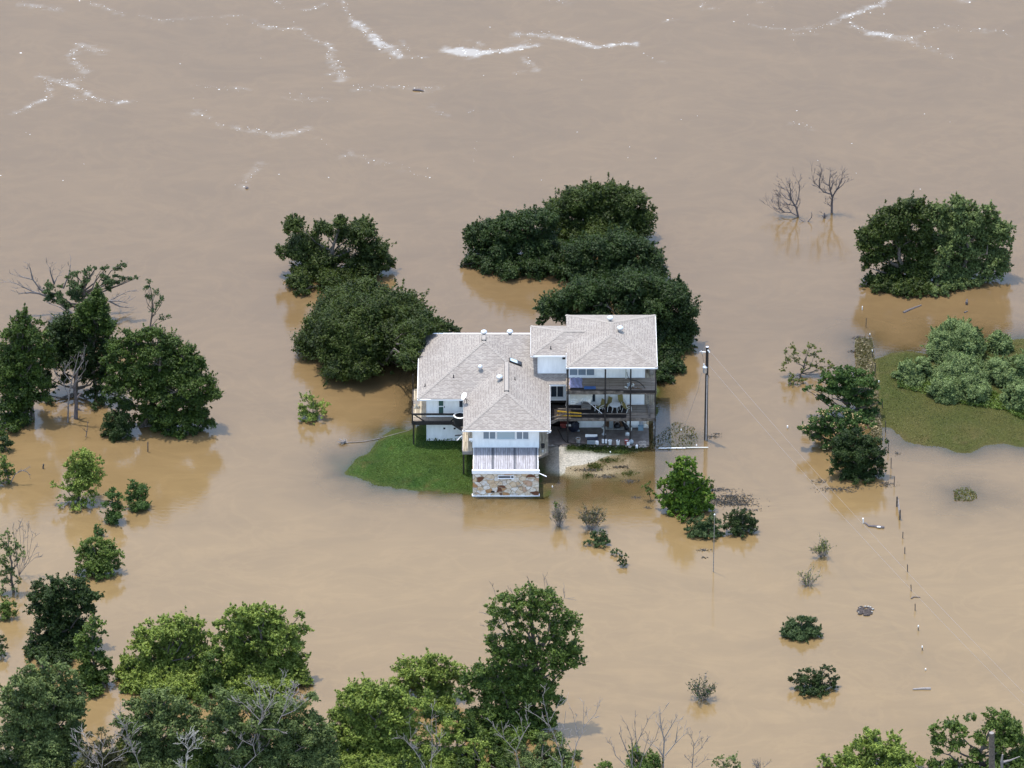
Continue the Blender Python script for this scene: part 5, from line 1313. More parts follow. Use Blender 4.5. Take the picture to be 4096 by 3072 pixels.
ptree(FL, 'tree', 'mid green tree at the left edge of the photo, left end of the cluster', 'tree', (290, 1490),
      [(220, 540, 45), (190, 600, 60), (250, 630, 55), (110, 630, 35), (150, 700, 80), (260, 730, 80), (350, 660, 50), (60, 760, 70), (180, 820, 100), (310, 820, 90), (400, 760, 60), (60, 900, 90), (200, 950, 110), (340, 930, 90), (80, 1050, 110), (220, 1090, 110), (330, 1060, 80), (60, 1200, 110), (190, 1230, 100), (320, 1190, 80), (420, 1180, 60), (420, 870, 70), (430, 1000, 70), (380, 1300, 60), (300, 1300, 70), (80, 1370, 100), (200, 1400, 90), (60, 1520, 80), (180, 1500, 85), (110, 1590, 70), (240, 1330, 80), (0, 1640, 60)], 'green', dens=.9, r0=.2, group=TG)
t = ptree(FL, 'tree', 'half-bare tree with ivy-clad limbs at the top of the left-hand cluster', 'tree', (680, 600),
      [(430, 320, 45), (420, 370, 40), (450, 430, 55), (510, 400, 45), (530, 330, 28), (540, 460, 50), (600, 500, 45), (600, 250, 28), (650, 210, 36), (640, 300, 45), (690, 200, 20), (680, 340, 50), (640, 400, 55), (700, 420, 50), (760, 210, 40), (800, 180, 38), (840, 165, 20), (770, 280, 42), (720, 320, 35), (900, 170, 30), (940, 160, 25), (920, 230, 34), (960, 290, 55), (1010, 240, 42), (1050, 170, 42), (1090, 130, 32), (1030, 300, 40), (1090, 260, 34), (1150, 260, 26), (1200, 250, 22), (950, 350, 40)], 'cedar', dens=.95, size=.22, r0=.22, clump=.5, group=TG, back=False)
ptree(FL, 'tree', 'thin upright sapling with sparse leaves right of the conical green tree', 'tree', (1300, 850),
      [(1315, 280, 28), (1290, 340, 30), (1380, 375, 34), (1340, 410, 34), (1430, 440, 34), (1400, 480, 36), (1290, 410, 22), (1350, 540, 30), (1430, 600, 30), (1490, 590, 22), (1310, 330, 20)], 'cedar', dens=.55, size=.2, r0=.09, clump=.5, ragged=.5, group=TG, back=False)
ptree(FL, 'shrub', 'dark bush at the right foot of the left-hand cluster', 'shrub', (1060, 1640), [(1010, 1480, 70), (1090, 1480, 60), (960, 1560, 60), (1050, 1570, 90), (1140, 1550, 60), (930, 1630, 45), (1020, 1650, 70), (1110, 1640, 60), (1060, 1400, 35)], 'deep', r0=.08, size=.2, group=SG)

# --- left middle
ptree(FM, 'tree', 'airy light green tree alone in the water on the left', 'tree', (740, 800),
      [(800, 270, 60), (720, 320, 70), (840, 330, 80), (940, 340, 50), (650, 390, 60), (750, 420, 90), (860, 430, 90), (940, 470, 55), (680, 500, 80), (790, 530, 95), (890, 550, 75), (590, 590, 40), (520, 570, 35), (490, 545, 18), (680, 620, 80), (800, 640, 85), (900, 650, 50), (590, 690, 45), (680, 720, 65), (790, 740, 60), (580, 770, 28), (720, 790, 55), (880, 730, 45)], 'bright', dens=.62, r0=.12, size=.22, clump=.38, ragged=.45, group=TG)
ptree(FM, 'shrub', 'narrow double-humped bush right of the airy light green tree', 'shrub', (1060, 935),
      [(1060, 620, 40), (1020, 660, 35), (1080, 680, 55), (1140, 680, 45), (1000, 750, 40), (1090, 770, 60), (1150, 790, 40), (1040, 850, 60), (1110, 860, 55), (1040, 910, 50), (1090, 910, 40)], 'mimosa', dens=1.1, r0=.08, size=.18, clump=.5, group=SG)
ptree(FM, 'shrub', 'rounded dark bush with a flat left arm, right of the double-humped bush', 'shrub', (1310, 825),
      [(1270, 550, 40), (1250, 600, 50), (1330, 600, 55), (1390, 620, 35), (1210, 640, 35), (1290, 680, 60), (1370, 690, 45), (1240, 710, 55), (1330, 760, 70), (1400, 770, 45), (1270, 790, 45)], 'mimosa', dens=1.1, r0=.08, size=.18, clump=.5, group=SG)
ptree(FM, 'shrub', 'tiny bush just above the round left bush', 'shrub', (945, 1050), [(920, 975, 36), (940, 1020, 50), (980, 1030, 30), (910, 1025, 35)], 'mimosa', dens=1.1, r0=.05, size=.18, group=SG)
ptree(FM, 'shrub', 'large round bush in the water at the left, above the dark tree', 'shrub', (930, 1455),
      [(860, 1110, 60), (800, 1150, 60), (950, 1130, 70), (1040, 1150, 60), (760, 1210, 60), (870, 1220, 90), (1000, 1220, 90), (1090, 1230, 65), (1150, 1230, 40), (760, 1290, 60), (880, 1320, 90), (1000, 1320, 90), (1100, 1310, 60), (780, 1370, 60), (880, 1400, 75), (1000, 1400, 75), (1080, 1370, 50), (720, 1385, 30), (930, 1440, 55), (840, 1440, 40)], 'mid', dens=.95, r0=.1, size=.2, group=SG)
ptree(FM, 'shrub', 'small dark bush cut by the left edge, below the left-hand cluster', 'shrub', (60, 240), [(60, 140, 55), (20, 150, 50), (90, 180, 40), (50, 210, 55), (10, 220, 45)], 'deep', r0=.06, size=.2, group=SG)
ptree(FM, 'tree', 'small tree cut by the left edge with a bare twig arching right', 'tree', (95, 620), [(40, 320, 50), (10, 380, 60), (70, 400, 50), (30, 470, 60), (110, 470, 40), (60, 530, 45), (0, 560, 40), (130, 440, 24)], 'mid', dens=.75, r0=.1, size=.22, ragged=.4, group=TG)
ptree(FM, 'tree', 'sparse leafy tree cut by the left edge, in front of a fan of bare stems', 'tree', (130, 1640),
      [(70, 1020, 30), (110, 1060, 35), (30, 1060, 45), (130, 1130, 40), (50, 1150, 60), (170, 1180, 50), (210, 1230, 40), (100, 1220, 55), (30, 1280, 60), (160, 1270, 36), (80, 1370, 60), (20, 1420, 50), (130, 1420, 45), (170, 1490, 32), (60, 1500, 55), (140, 1560, 36), (40, 1590, 50)], 'blue', dens=.6, r0=.12, size=.22, ragged=.45, group=TG)

# --- lower left
ptree(FB, 'tree', 'very dark upright tree at the lower left', 'tree', (430, 745),
      [(340, 210, 40), (260, 250, 45), (400, 240, 55), (470, 220, 50), (550, 230, 55), (230, 320, 50), (330, 320, 75), (450, 320, 80), (570, 320, 70), (640, 330, 50), (690, 310, 24), (240, 400, 60), (350, 420, 80), (480, 420, 80), (600, 410, 60), (290, 500, 60), (400, 520, 75), (520, 510, 70), (230, 560, 40), (300, 600, 60), (400, 620, 75), (500, 620, 70), (220, 660, 50), (310, 690, 65), (420, 700, 70), (190, 705, 28)], 'deep', dens=.9, r0=.24, group=TG)
ptree(FB, 'tree', 'mid green tree leaning on the right of the very dark upright tree', 'tree', (640, 950),
      [(640, 480, 40), (690, 510, 35), (620, 540, 50), (700, 570, 35), (560, 610, 55), (640, 640, 60), (560, 720, 65), (660, 740, 60), (730, 760, 40), (600, 820, 65), (700, 850, 55), (640, 920, 55), (580, 900, 40), (750, 800, 30)], 'mid', dens=1.0, r0=.16, group=TG)
ptree(FB, 'tree', 'dusty green tree with grey twigs in the bottom left corner', 'tree', (250, 1470),
      [(290, 770, 45), (200, 820, 55), (320, 830, 55), (430, 810, 50), (490, 850, 45), (120, 920, 70), (250, 910, 80), (380, 900, 75), (500, 930, 60), (60, 980, 65), (170, 1010, 90), (310, 1010, 95), (440, 1020, 85), (540, 1020, 55), (70, 1110, 80), (200, 1130, 95), (340, 1140, 95), (470, 1130, 85), (550, 1110, 50), (100, 1230, 80), (230, 1250, 90), (370, 1260, 90), (490, 1240, 80), (180, 1360, 80), (310, 1370, 85), (430, 1370, 75), (230, 1460, 70), (370, 1470, 70)], 'blue', dens=.9, r0=.25, group=TG)
ptree(FB, 'tree', 'yellow-green rounded tree, left of the pair at the lower left', 'tree', (1080, 965),
      [(1000, 500, 35), (1130, 490, 50), (1240, 480, 60), (1350, 510, 50), (960, 570, 55), (1070, 570, 75), (1190, 570, 85), (1310, 580, 75), (1410, 590, 45), (900, 650, 45), (1000, 670, 80), (1130, 680, 90), (1260, 690, 90), (1380, 680, 60), (870, 760, 60), (970, 790, 80), (1100, 800, 90), (1240, 810, 90), (1360, 800, 70), (830, 830, 50), (920, 890, 65), (1050, 900, 80), (1190, 910, 80), (1320, 900, 70), (860, 910, 45)], 'bright', dens=.9, r0=.2, group=TG)
ptree(FB, 'tree', 'tallest yellow-green tree at the lower left with a darker tuft on its right', 'tree', (1750, 985),
      [(1740, 400, 40), (1820, 400, 40), (1580, 430, 50), (1660, 440, 60), (1760, 460, 70), (1880, 450, 60), (2040, 450, 40), (1510, 510, 55), (1610, 530, 75), (1740, 550, 90), (1870, 550, 80), (1990, 550, 55), (2080, 540, 45), (1500, 610, 60), (1610, 640, 85), (1750, 650, 95), (1890, 650, 90), (2010, 640, 65), (1470, 710, 60), (1570, 740, 80), (1700, 760, 90), (1850, 770, 95), (1990, 760, 75), (2080, 730, 36), (1520, 840, 75), (1660, 860, 85), (1800, 870, 90), (1940, 870, 85), (2060, 850, 55), (2110, 890, 28), (1600, 950, 70), (1760, 960, 70), (1920, 960, 70)], 'bright', dens=.92, r0=.25, group=TG)
ptree(FB, 'tree', 'dull green tree along the bottom edge below the left yellow-green tree', 'tree', (1130, 1560),
      [(1010, 1000, 55), (1120, 990, 55), (1220, 1040, 55), (880, 1060, 45), (960, 1090, 70), (1080, 1090, 80), (1200, 1110, 75), (1310, 1110, 60), (830, 1170, 60), (940, 1200, 80), (1070, 1200, 85), (1200, 1220, 85), (1330, 1210, 70), (900, 1310, 75), (1030, 1310, 85), (1170, 1330, 85), (1300, 1320, 80), (930, 1420, 75), (1080, 1430, 80), (1230, 1440, 80), (1360, 1420, 70), (1000, 1500, 70), (1160, 1520, 70)], 'blue', dens=.9, r0=.22, group=TG)
ptree(FB, 'tree', 'dull green tree along the bottom edge behind tangled bleached branches', 'tree', (1750, 1580),
      [(1490, 970, 55), (1560, 1010, 60), (1440, 1060, 55), (1530, 1110, 75), (1660, 1060, 70), (1780, 1080, 75), (1900, 1100, 75), (2030, 1080, 65), (2120, 1020, 50), (1460, 1180, 70), (1590, 1200, 85), (1730, 1190, 85), (1870, 1210, 85), (2000, 1200, 80), (2120, 1150, 60), (1500, 1300, 80), (1640, 1310, 85), (1790, 1320, 85), (1940, 1320, 85), (2090, 1290, 85), (2200, 1290, 60), (1560, 1420, 80), (1710, 1430, 85), (1870, 1430, 85), (2030, 1420, 85), (2170, 1410, 75), (1650, 1510, 70), (1900, 1520, 70), (2100, 1510, 70)], 'blue', dens=.85, r0=.25, group=TG)
ptree(FB, 'tree', 'sparse dusty green tree in the bottom left gap between the fuller trees', 'tree', (690, 1560), [(690, 1240, 40), (600, 1270, 40), (740, 1310, 50), (660, 1340, 55), (580, 1370, 45), (790, 1390, 50), (700, 1430, 60), (600, 1450, 50), (820, 1450, 45)], 'dusty', dens=.5, r0=.1, size=.22, ragged=.5, group=TG)
ptree(FB, 'tree', 'small dark tree in the very bottom left corner', 'tree', (60, 1560), [(20, 1310, 45), (60, 1400, 55), (0, 1430, 60), (110, 1450, 45), (50, 1490, 55)], 'deep', dens=.9, r0=.1, group=TG)
ptree(FB, 'shrub', 'bright green bush cut by the left edge below the sparse tree', 'shrub', (50, 475), [(40, 360, 40), (90, 380, 32), (20, 420, 50), (80, 430, 36), (40, 460, 40)], 'mid', r0=.06, size=.2, group=SG)
ptree(FB, 'shrub', 'dark bush cut by the left edge beside the very dark upright tree', 'shrub', (10, 740), [(10, 610, 36), (20, 670, 36), (0, 700, 40)], 'deep', r0=.06, size=.2, group=SG)

ptree(FB, 'tree', 'grey-green tree at the bottom edge right of the tangled bleached branches', 'tree', (2200, 1600), [(2150, 1180, 60), (2220, 1230, 60), (2130, 1290, 70), (2230, 1330, 70), (2170, 1410, 80), (2250, 1450, 70), (2120, 1480, 70)], 'blue', dens=.85, r0=.12, size=.24, group=TG)
ptree(FB, 'tree', 'low green tree at the bottom edge between the two dull green trees', 'tree', (1420, 1600), [(1400, 1330, 60), (1430, 1240, 50), (1380, 1420, 70), (1470, 1400, 70), (1420, 1490, 80)], 'green', dens=.9, r0=.12, size=.24, group=TG)
ptree(FB, 'tree', 'low olive tree at the bottom edge, far left of the dull green trees', 'tree', (760, 1620), [(860, 1260, 50), (830, 1340, 55), (760, 1400, 60), (850, 1430, 65), (660, 1470, 65), (770, 1490, 70), (560, 1490, 60)], 'olive', dens=.75, r0=.1, size=.22, ragged=.4, group=TG)
ptree(FB, 'tree', 'green tree filling the gap between the two yellow-green trees', 'tree', (1420, 1010), [(1420, 740, 55), (1450, 810, 60), (1400, 880, 65), (1470, 920, 60), (1380, 960, 60)], 'mid', dens=.9, r0=.12, size=.24, group=TG)
# --- lower middle
ptree(FC, 'tree', 'shadowy green tree at the bottom edge between the lime tree and the full green tree', 'tree', (1080, 1440), [(880, 1030, 50), (960, 1060, 60), (1060, 1060, 55), (1130, 1100, 60), (1160, 1190, 65), (1070, 1180, 60), (1180, 1290, 60), (1340, 1300, 60), (1380, 1380, 60), (1100, 1390, 65), (700, 1330, 60), (820, 1390, 60)], 'green', dens=.85, r0=.14, size=.25, group=TG)
ptree(FC, 'tree', 'tall cottonwood-like tree with a visible dark trunk at the bottom centre', 'tree', (1600, 1090),
      [(1560, 160, 32), (1500, 210, 45), (1600, 220, 60), (1690, 230, 60), (1350, 240, 45), (1430, 270, 60), (1530, 300, 70), (1640, 310, 70), (1740, 280, 50), (1330, 330, 60), (1430, 370, 65), (1560, 390, 60), (1660, 400, 60), (1770, 350, 60), (1850, 370, 50), (1330, 430, 50), (1480, 460, 60), (1770, 450, 75), (1860, 440, 60), (1310, 530, 55), (1420, 540, 65), (1520, 540, 50), (1680, 500, 45), (1750, 550, 70), (1860, 560, 60), (1360, 620, 60), (1470, 620, 55), (1750, 640, 60), (1850, 650, 60), (1920, 660, 30), (1760, 710, 45), (1380, 680, 50), (1290, 520, 28), (1600, 480, 45), (1570, 570, 50), (1650, 600, 50), (1560, 660, 50), (1680, 690, 50)], 'mid', dens=.7, r0=.26, clump=.36, group=TG, back=False)
ptree(FC, 'tree', 'loose yellow-green tree left of the tall tree at the bottom centre', 'tree', (900, 1050),
      [(700, 690, 50), (790, 690, 50), (890, 660, 55), (980, 680, 50), (1060, 710, 45), (1120, 720, 28), (650, 740, 40), (740, 770, 70), (850, 760, 80), (960, 770, 75), (1060, 790, 55), (640, 820, 50), (760, 850, 75), (880, 860, 80), (990, 870, 65), (880, 950, 65), (980, 960, 55), (1020, 1000, 40)], 'bright', dens=.72, r0=.16, size=.25, ragged=.4, group=TG)
ptree(FC, 'tree', 'bright lime green bushy tree at the bottom, left of centre', 'tree', (480, 1360),
      [(360, 870, 60), (460, 860, 65), (560, 870, 60), (660, 900, 60), (300, 930, 60), (400, 950, 80), (520, 960, 85), (640, 980, 80), (740, 950, 60), (250, 1030, 65), (350, 1060, 85), (480, 1070, 90), (610, 1080, 90), (740, 1060, 75), (830, 970, 55), (860, 900, 45), (230, 1140, 60), (330, 1170, 80), (460, 1190, 90), (600, 1190, 90), (730, 1170, 75), (270, 1270, 70), (400, 1290, 80), (540, 1300, 85), (680, 1280, 75), (330, 1370, 65), (480, 1390, 70), (630, 1380, 65)], 'bright', dens=.98, r0=.2, group=TG)
ptree(FC, 'tree', 'full mid green tree in front of the tall tree at the bottom centre', 'tree', (1400, 1240),
      [(1230, 740, 60), (1330, 720, 60), (1440, 730, 65), (1550, 740, 60), (1640, 770, 50), (1150, 810, 65), (1260, 830, 80), (1380, 820, 85), (1500, 830, 85), (1620, 840, 75), (1710, 850, 55), (1100, 890, 55), (1170, 930, 50), (1300, 930, 80), (1430, 930, 85), (1560, 930, 85), (1680, 930, 70), (1760, 940, 50), (1180, 1030, 55), (1300, 1040, 75), (1430, 1040, 80), (1560, 1050, 80), (1680, 1040, 65), (1230, 1130, 65), (1360, 1150, 70), (1490, 1150, 70), (1600, 1130, 60), (1290, 1210, 50), (1420, 1230, 55)], 'mid', dens=.95, r0=.22, group=TG)
ptree(FC, 'tree', 'sparse light green tree at the bottom edge with bleached stems', 'tree', (960, 1480), [(920, 1000, 30), (800, 1110, 40), (1010, 1110, 50), (1090, 1120, 45), (870, 1150, 60), (980, 1190, 65), (1080, 1200, 50), (780, 1200, 45), (860, 1260, 65), (970, 1290, 65), (1080, 1290, 50), (780, 1310, 50), (900, 1360, 60), (1020, 1370, 55), (740, 1370, 40)], 'bright', dens=.6, r0=.12, size=.22, ragged=.45, group=TG)
ptree(FC, 'tree', 'small yellow-green tree at the bottom edge just right of the bleached stems', 'tree', (1230, 1480), [(1190, 1230, 40), (1260, 1250, 45), (1140, 1280, 40), (1210, 1310, 55), (1300, 1310, 36), (1150, 1370, 45), (1240, 1390, 50)], 'bright', dens=.7, r0=.1, size=.22, ragged=.4, group=TG)
ptree(FC, 'tree', 'blue-green tree at the bottom edge behind the white dead snags', 'tree', (1650, 1500), [(1500, 1270, 40), (1660, 1200, 50), (1760, 1210, 55), (1420, 1330, 50), (1540, 1330, 60), (1660, 1300, 65), (1780, 1310, 65), (1870, 1310, 45), (1600, 1390, 60), (1730, 1390, 65), (1840, 1390, 50), (1460, 1400, 50)], 'blue', dens=.8, r0=.14, size=.24, group=TG)

# --- lower right
ptree(FD, 'tree', 'fresh green tree rising from the bottom edge at the right', 'tree', (1430, 640),
      [(1400, 320, 40), (1440, 310, 28), (1530, 340, 40), (1350, 370, 45), (1440, 380, 55), (1540, 400, 50), (1300, 420, 45), (1400, 450, 60), (1510, 470, 60), (1600, 440, 42), (1250, 460, 45), (1180, 460, 40), (1160, 430, 20), (1660, 460, 36), (1330, 520, 60), (1460, 540, 60), (1590, 530, 55), (1220, 540, 45)], 'bright', dens=1.0, r0=.2, group=TG)
ptree(FD, 'tree', 'darker open tree in the bottom right corner behind a broken trunk', 'tree', (2000, 640),
      [(2040, 200, 36), (2110, 220, 40), (1930, 230, 34), (1830, 270, 45), (1750, 280, 36), (2050, 270, 50), (2150, 290, 55), (1880, 300, 45), (1770, 340, 45), (1990, 330, 45), (2100, 360, 60), (2190, 350, 50), (1860, 370, 45), (1760, 400, 32), (1960, 420, 45), (2070, 440, 55), (2180, 440, 60), (1830, 470, 45), (1930, 500, 50), (1750, 480, 40), (2060, 530, 60), (2190, 530, 60), (1720, 470, 22)], 'mid', dens=.85, r0=.22, group=TG)
ptree(FD, 'tree', 'small green tree at the bottom edge under the tall dead trees', 'tree', (215, 580), [(180, 400, 36), (200, 440, 45), (270, 450, 45), (160, 470, 36), (240, 490, 50), (300, 490, 36), (180, 530, 50)], 'mid', dens=.8, r0=.08, size=.22, group=TG)
ptree(FD, 'tree', 'thin pale green sapling at the bottom edge right of the dead trees', 'tree', (660, 560), [(620, 440, 24), (600, 465, 22), (690, 445, 30), (720, 470, 24), (660, 475, 28), (640, 500, 30), (710, 500, 30)], 'blue', dens=.5, r0=.05, size=.2, ragged=.5, group=TG)
ptree(FD, 'shrub', 'scrap of foliage at the bottom edge left of the dead trees', 'shrub', (20, 540), [(20, 470, 30), (50, 470, 22), (0, 490, 30)], 'mid', r0=.04, size=.2, group=SG)

# --- by the house
ptree(F8, 'tree', 'small leafy sapling alone in the water left of the house', 'tree', (305, 1062), [(260, 945, 24), (300, 945, 26), (250, 985, 26), (300, 990, 32), (345, 985, 26), (370, 980, 14), (260, 1030, 30), (310, 1030, 30), (350, 1025, 24), (245, 1050, 18), (290, 1055, 24)], 'bright', dens=.75, r0=.05, size=.2, ragged=.4, group=TG, back=False)
ptree(FS, 'tree', 'bright big-leaved conical tree in front of the patio, right of the house', 'tree', (1395, 875),
      [(1420, 310, 45), (1340, 320, 40), (1480, 330, 40), (1300, 370, 40), (1400, 380, 70), (1490, 390, 40), (1360, 450, 70), (1450, 460, 70), (1530, 460, 45), (1260, 500, 50), (1200, 520, 45), (1330, 530, 75), (1440, 550, 85), (1550, 530, 60), (1590, 500, 35), (1180, 550, 28), (1270, 570, 45), (1380, 620, 80), (1500, 630, 85), (1600, 620, 65), (1660, 640, 36), (1190, 640, 40), (1260, 650, 60), (1230, 710, 50), (1330, 710, 75), (1450, 720, 85), (1570, 710, 75), (1640, 720, 45), (1290, 770, 45), (1400, 790, 60), (1510, 780, 55), (1380, 840, 28)], 'magnolia', tilt=1.0, dens=1.0, size=.30, r0=.17, clump=.42, group=TG)
ptree(FS, 'shrub', 'dense round blue-green bush in front of the bright conical tree', 'shrub', (1590, 1000), [(1480, 870, 50), (1560, 850, 55), (1650, 840, 50), (1710, 880, 45), (1450, 930, 40), (1530, 930, 70), (1630, 930, 75), (1710, 950, 45), (1480, 970, 45), (1570, 985, 50), (1660, 985, 45)], 'cedar', dens=1.25, size=.17, r0=.07, group=SG)
ptree(FS, 'shrub', 'dense round dark bush, right of the blue-green bush and touching it', 'shrub', (1900, 985), [(1860, 790, 45), (1940, 780, 45), (1990, 800, 40), (1800, 830, 45), (1880, 850, 70), (1970, 860, 65), (2030, 870, 40), (1800, 900, 50), (1890, 930, 65), (1980, 930, 55), (1840, 960, 40), (1920, 975, 40), (2040, 900, 26)], 'deep', dens=1.25, size=.17, r0=.07, group=SG)
ptree(FS, 'tree', 'slim sapling in the shallows left of the bright conical tree', 'tree', (1115, 662), [(1060, 540, 22), (1100, 530, 24), (1040, 545, 14), (1080, 570, 28), (1110, 580, 24), (1095, 610, 16)], 'mid', dens=.8, r0=.03, size=.16, group=TG, back=False)
ptree(FS, 'tree', 'slim sapling half hidden behind the right side of the bright conical tree', 'tree', (1620, 600), [(1620, 500, 22), (1655, 500, 22), (1640, 540, 26), (1660, 550, 16), (1630, 570, 20)], 'mid', dens=.8, r0=.03, size=.16, group=TG, back=False)
ptree(FS, 'shrub', 'low spreading green bush, lower right of the twiggy pair', 'shrub', (640, 1080), [(690, 945, 20), (640, 965, 40), (700, 980, 36), (610, 1000, 40), (660, 1020, 50), (720, 1020, 36), (550, 1040, 34), (610, 1055, 40), (680, 1060, 40), (740, 1030, 22)], 'cedar', dens=1.15, size=.17, r0=.05, group=SG)
ptree(FS, 'shrub', 'small flat tuft just above the little dark bush', 'shrub', (805, 1150), [(780, 1115, 20), (820, 1110, 22), (850, 1125, 16), (800, 1135, 22), (765, 1130, 12)], 'cedar', dens=1.0, size=.15, r0=.03, group=SG, back=False)
ptree(FS, 'shrub', 'little dark upright bush, lowest in front of the house', 'shrub', (865, 1262), [(850, 1165, 18), (890, 1160, 22), (840, 1200, 24), (880, 1205, 28), (860, 1235, 26), (895, 1235, 18)], 'deep', dens=1.0, size=.15, r0=.03, group=SG, back=False)
# --- right side
ptree(FR, 'tree', 'slender multi-stemmed olive tree left of the feathery trees', 'tree', (390, 655),
      [(330, 375, 30), (280, 410, 28), (350, 420, 36), (310, 460, 34), (270, 500, 28), (370, 480, 30), (460, 370, 30), (500, 370, 22), (440, 420, 34), (500, 440, 34), (540, 400, 20), (430, 490, 30), (490, 510, 36), (560, 480, 34), (610, 500, 32), (640, 510, 16), (540, 545, 34), (600, 545, 26), (260, 545, 22), (340, 600, 30), (320, 640, 36), (370, 640, 30), (420, 635, 26), (570, 580, 26), (410, 550, 22)], 'olive', dens=.62, size=.18, r0=.08, ragged=.4, group=TG, back=False)
for b0, ls, lab in (((760, 900), [(700, 570, 50), (780, 560, 50), (860, 580, 50), (930, 610, 45), (600, 600, 45), (650, 640, 55), (750, 640, 70), (850, 650, 65), (950, 670, 50), (990, 690, 32), (560, 640, 35), (470, 690, 28), (430, 700, 22), (550, 710, 45), (640, 720, 60), (740, 720, 65), (840, 740, 70), (930, 740, 50), (560, 770, 40), (850, 810, 55), (940, 800, 50), (1000, 800, 30), (780, 790, 55), (880, 880, 55), (960, 880, 45), (620, 810, 40), (930, 940, 45)], 'dark feathery tree, upper of the two beside the fence line'),
                    ((700, 1150), [(680, 855, 40), (600, 885, 45), (550, 880, 28), (760, 890, 50), (840, 910, 45), (500, 940, 45), (590, 950, 55), (690, 950, 60), (790, 960, 60), (880, 960, 45), (960, 985, 32), (420, 1000, 40), (390, 1005, 20), (500, 1010, 55), (600, 1030, 60), (710, 1030, 60), (820, 1030, 55), (440, 1050, 35), (520, 1080, 50), (610, 1110, 50), (700, 1100, 50), (580, 1150, 36)], 'feathery tree speckled with pale blossom, lower of the two beside the fence line')):
    b = at_z(*FR(*b0)); L = place_lobes(FR, b, ls)
    L += [(x, y + r * 1.0, max(.5 * r, z - .3 * r), r * .85) for (x, y, z, r) in L[::2]]
    t = tree('tree', lab, 'tree', (b.x, b.y, 0), L, 'mimosa', dens=1.0, size=.22, r0=.14, clump=.45, flat=.45, group=TG)
    if 'blossom' in lab:
        P, NR, TI = [], [], []
        for (x, y, z, r) in L[:22]:
            n = 16; q = unit(n); q[:, 2] = np.abs(q[:, 2]); P.append(np.array([x, y, z]) + q * r * np.array([1, 1, .62])); NR.append(q + [0, 0, 1])
        P = np.concatenate(P); NR = np.concatenate(NR); leaf_mesh('blossom', P, NR, rng.uniform(.09, .16, len(P)), rng.random(len(P)), M['petal'], t, .9)
ptree(FR, 'tree', 'dense dark round tree in the water below the blossoming feathery tree', 'tree', (850, 1440),
      [(750, 1060, 50), (840, 1050, 50), (680, 1110, 55), (790, 1120, 75), (910, 1110, 65), (990, 1110, 45), (1060, 1110, 24), (650, 1190, 50), (740, 1200, 75), (860, 1200, 85), (970, 1190, 70), (1040, 1200, 40), (660, 1270, 50), (760, 1290, 75), (880, 1290, 80), (990, 1280, 65), (650, 1340, 40), (750, 1370, 60), (860, 1380, 65), (970, 1360, 60), (1030, 1320, 40), (830, 1430, 40), (920, 1420, 40)], 'deep', dens=1.05, size=.2, r0=.14, group=TG)
def vine(pts, label, seed):
    b = at_z(*FR(*pts[0])); sc = 1.9516
    L = []
    rd = random.Random(seed)
    for (a_, c_, w_, h_) in pts[1:]:   # centre at the foot, half width and height in crop pixels
        q = at_z(*FR(a_, c_)); R = w_ / sc / 46 * 1.05; H = h_ / sc / 42 * 1.5
        L += dome(q.x, q.y, R, max(H, R * .6), 24, (.28, .42), .1, rd.randint(0, 999))
    return tree('vine_mound', label, 'vine mound', (b.x, b.y, 0), L, 'vine', dens=1.2, size=.17, r0=.06, clump=.55, flat=.6, group='vine-smothered bushes on the right-hand grass', parts=('foliage', 'stems'), n=5, ragged=.15)
vine([(1620, 480), (1600, 430, 220, 180), (1500, 460, 120, 120), (1730, 440, 120, 140)], 'largest pale vine-smothered mound at the back of the right-hand grass', 1)
vine([(1950, 450), (1950, 400, 110, 120)], 'small steep vine mound standing behind the others near the right edge', 2)
vine([(1260, 650), (1230, 625, 115, 120), (1350, 620, 100, 140), (1290, 680, 90, 60)], 'leftmost vine mound, nearest the grass path', 3)
vine([(1640, 690), (1640, 650, 210, 150), (1480, 660, 90, 90), (1780, 670, 100, 110)], 'middle vine mound in the centre of the thicket', 4)
vine([(1620, 800), (1530, 770, 140, 130), (1730, 770, 150, 130)], 'front vine mound facing the grass on the right', 5)
vine([(1990, 640), (1940, 640, 140, 140), (2080, 600, 110, 120), (2180, 560, 120, 120)], 'vine mound on the right behind the one cut by the edge', 6)
vine([(2090, 880), (2090, 830, 140, 150), (2220, 860, 120, 150)], 'vine mound at the lower right of the thicket, cut by the right edge', 7)
ptree(FR, 'tree', 'dark leafy top poking out between the back vine mounds', 'tree', (1730, 420), [(1700, 250, 45), (1760, 240, 42), (1660, 270, 36), (1790, 290, 42), (1730, 300, 50), (1560, 215, 30)], 'deep', r0=.08, size=.2, group=TG)
ptree(F7, 'shrub', 'smooth dome-shaped bush, upper of the two large lower right bushes', 'shrub', (805, 890), [(740, 780, 36), (800, 760, 36), (860, 775, 36), (700, 820, 36), (770, 820, 50), (850, 825, 46), (900, 825, 34), (740, 860, 40), (810, 870, 40), (870, 860, 36), (690, 850, 22), (920, 855, 18)], 'cedar', dens=1.3, size=.16, r0=.05, clump=.55, ragged=.12, group=SG)
ptree(F7, 'shrub', 'uneven leafy bush, lower of the two large lower right bushes', 'shrub', (880, 1235), [(960, 1065, 28), (1000, 1080, 24), (790, 1095, 30), (860, 1090, 36), (930, 1110, 40), (1000, 1130, 32), (1030, 1140, 20), (750, 1140, 34), (820, 1150, 50), (910, 1160, 55), (990, 1170, 36), (730, 1135, 16), (790, 1200, 40), (870, 1210, 45), (950, 1205, 40), (1010, 1190, 22), (830, 1235, 26), (920, 1230, 26)], 'deep', dens=1.05, size=.2, r0=.07, group=SG)

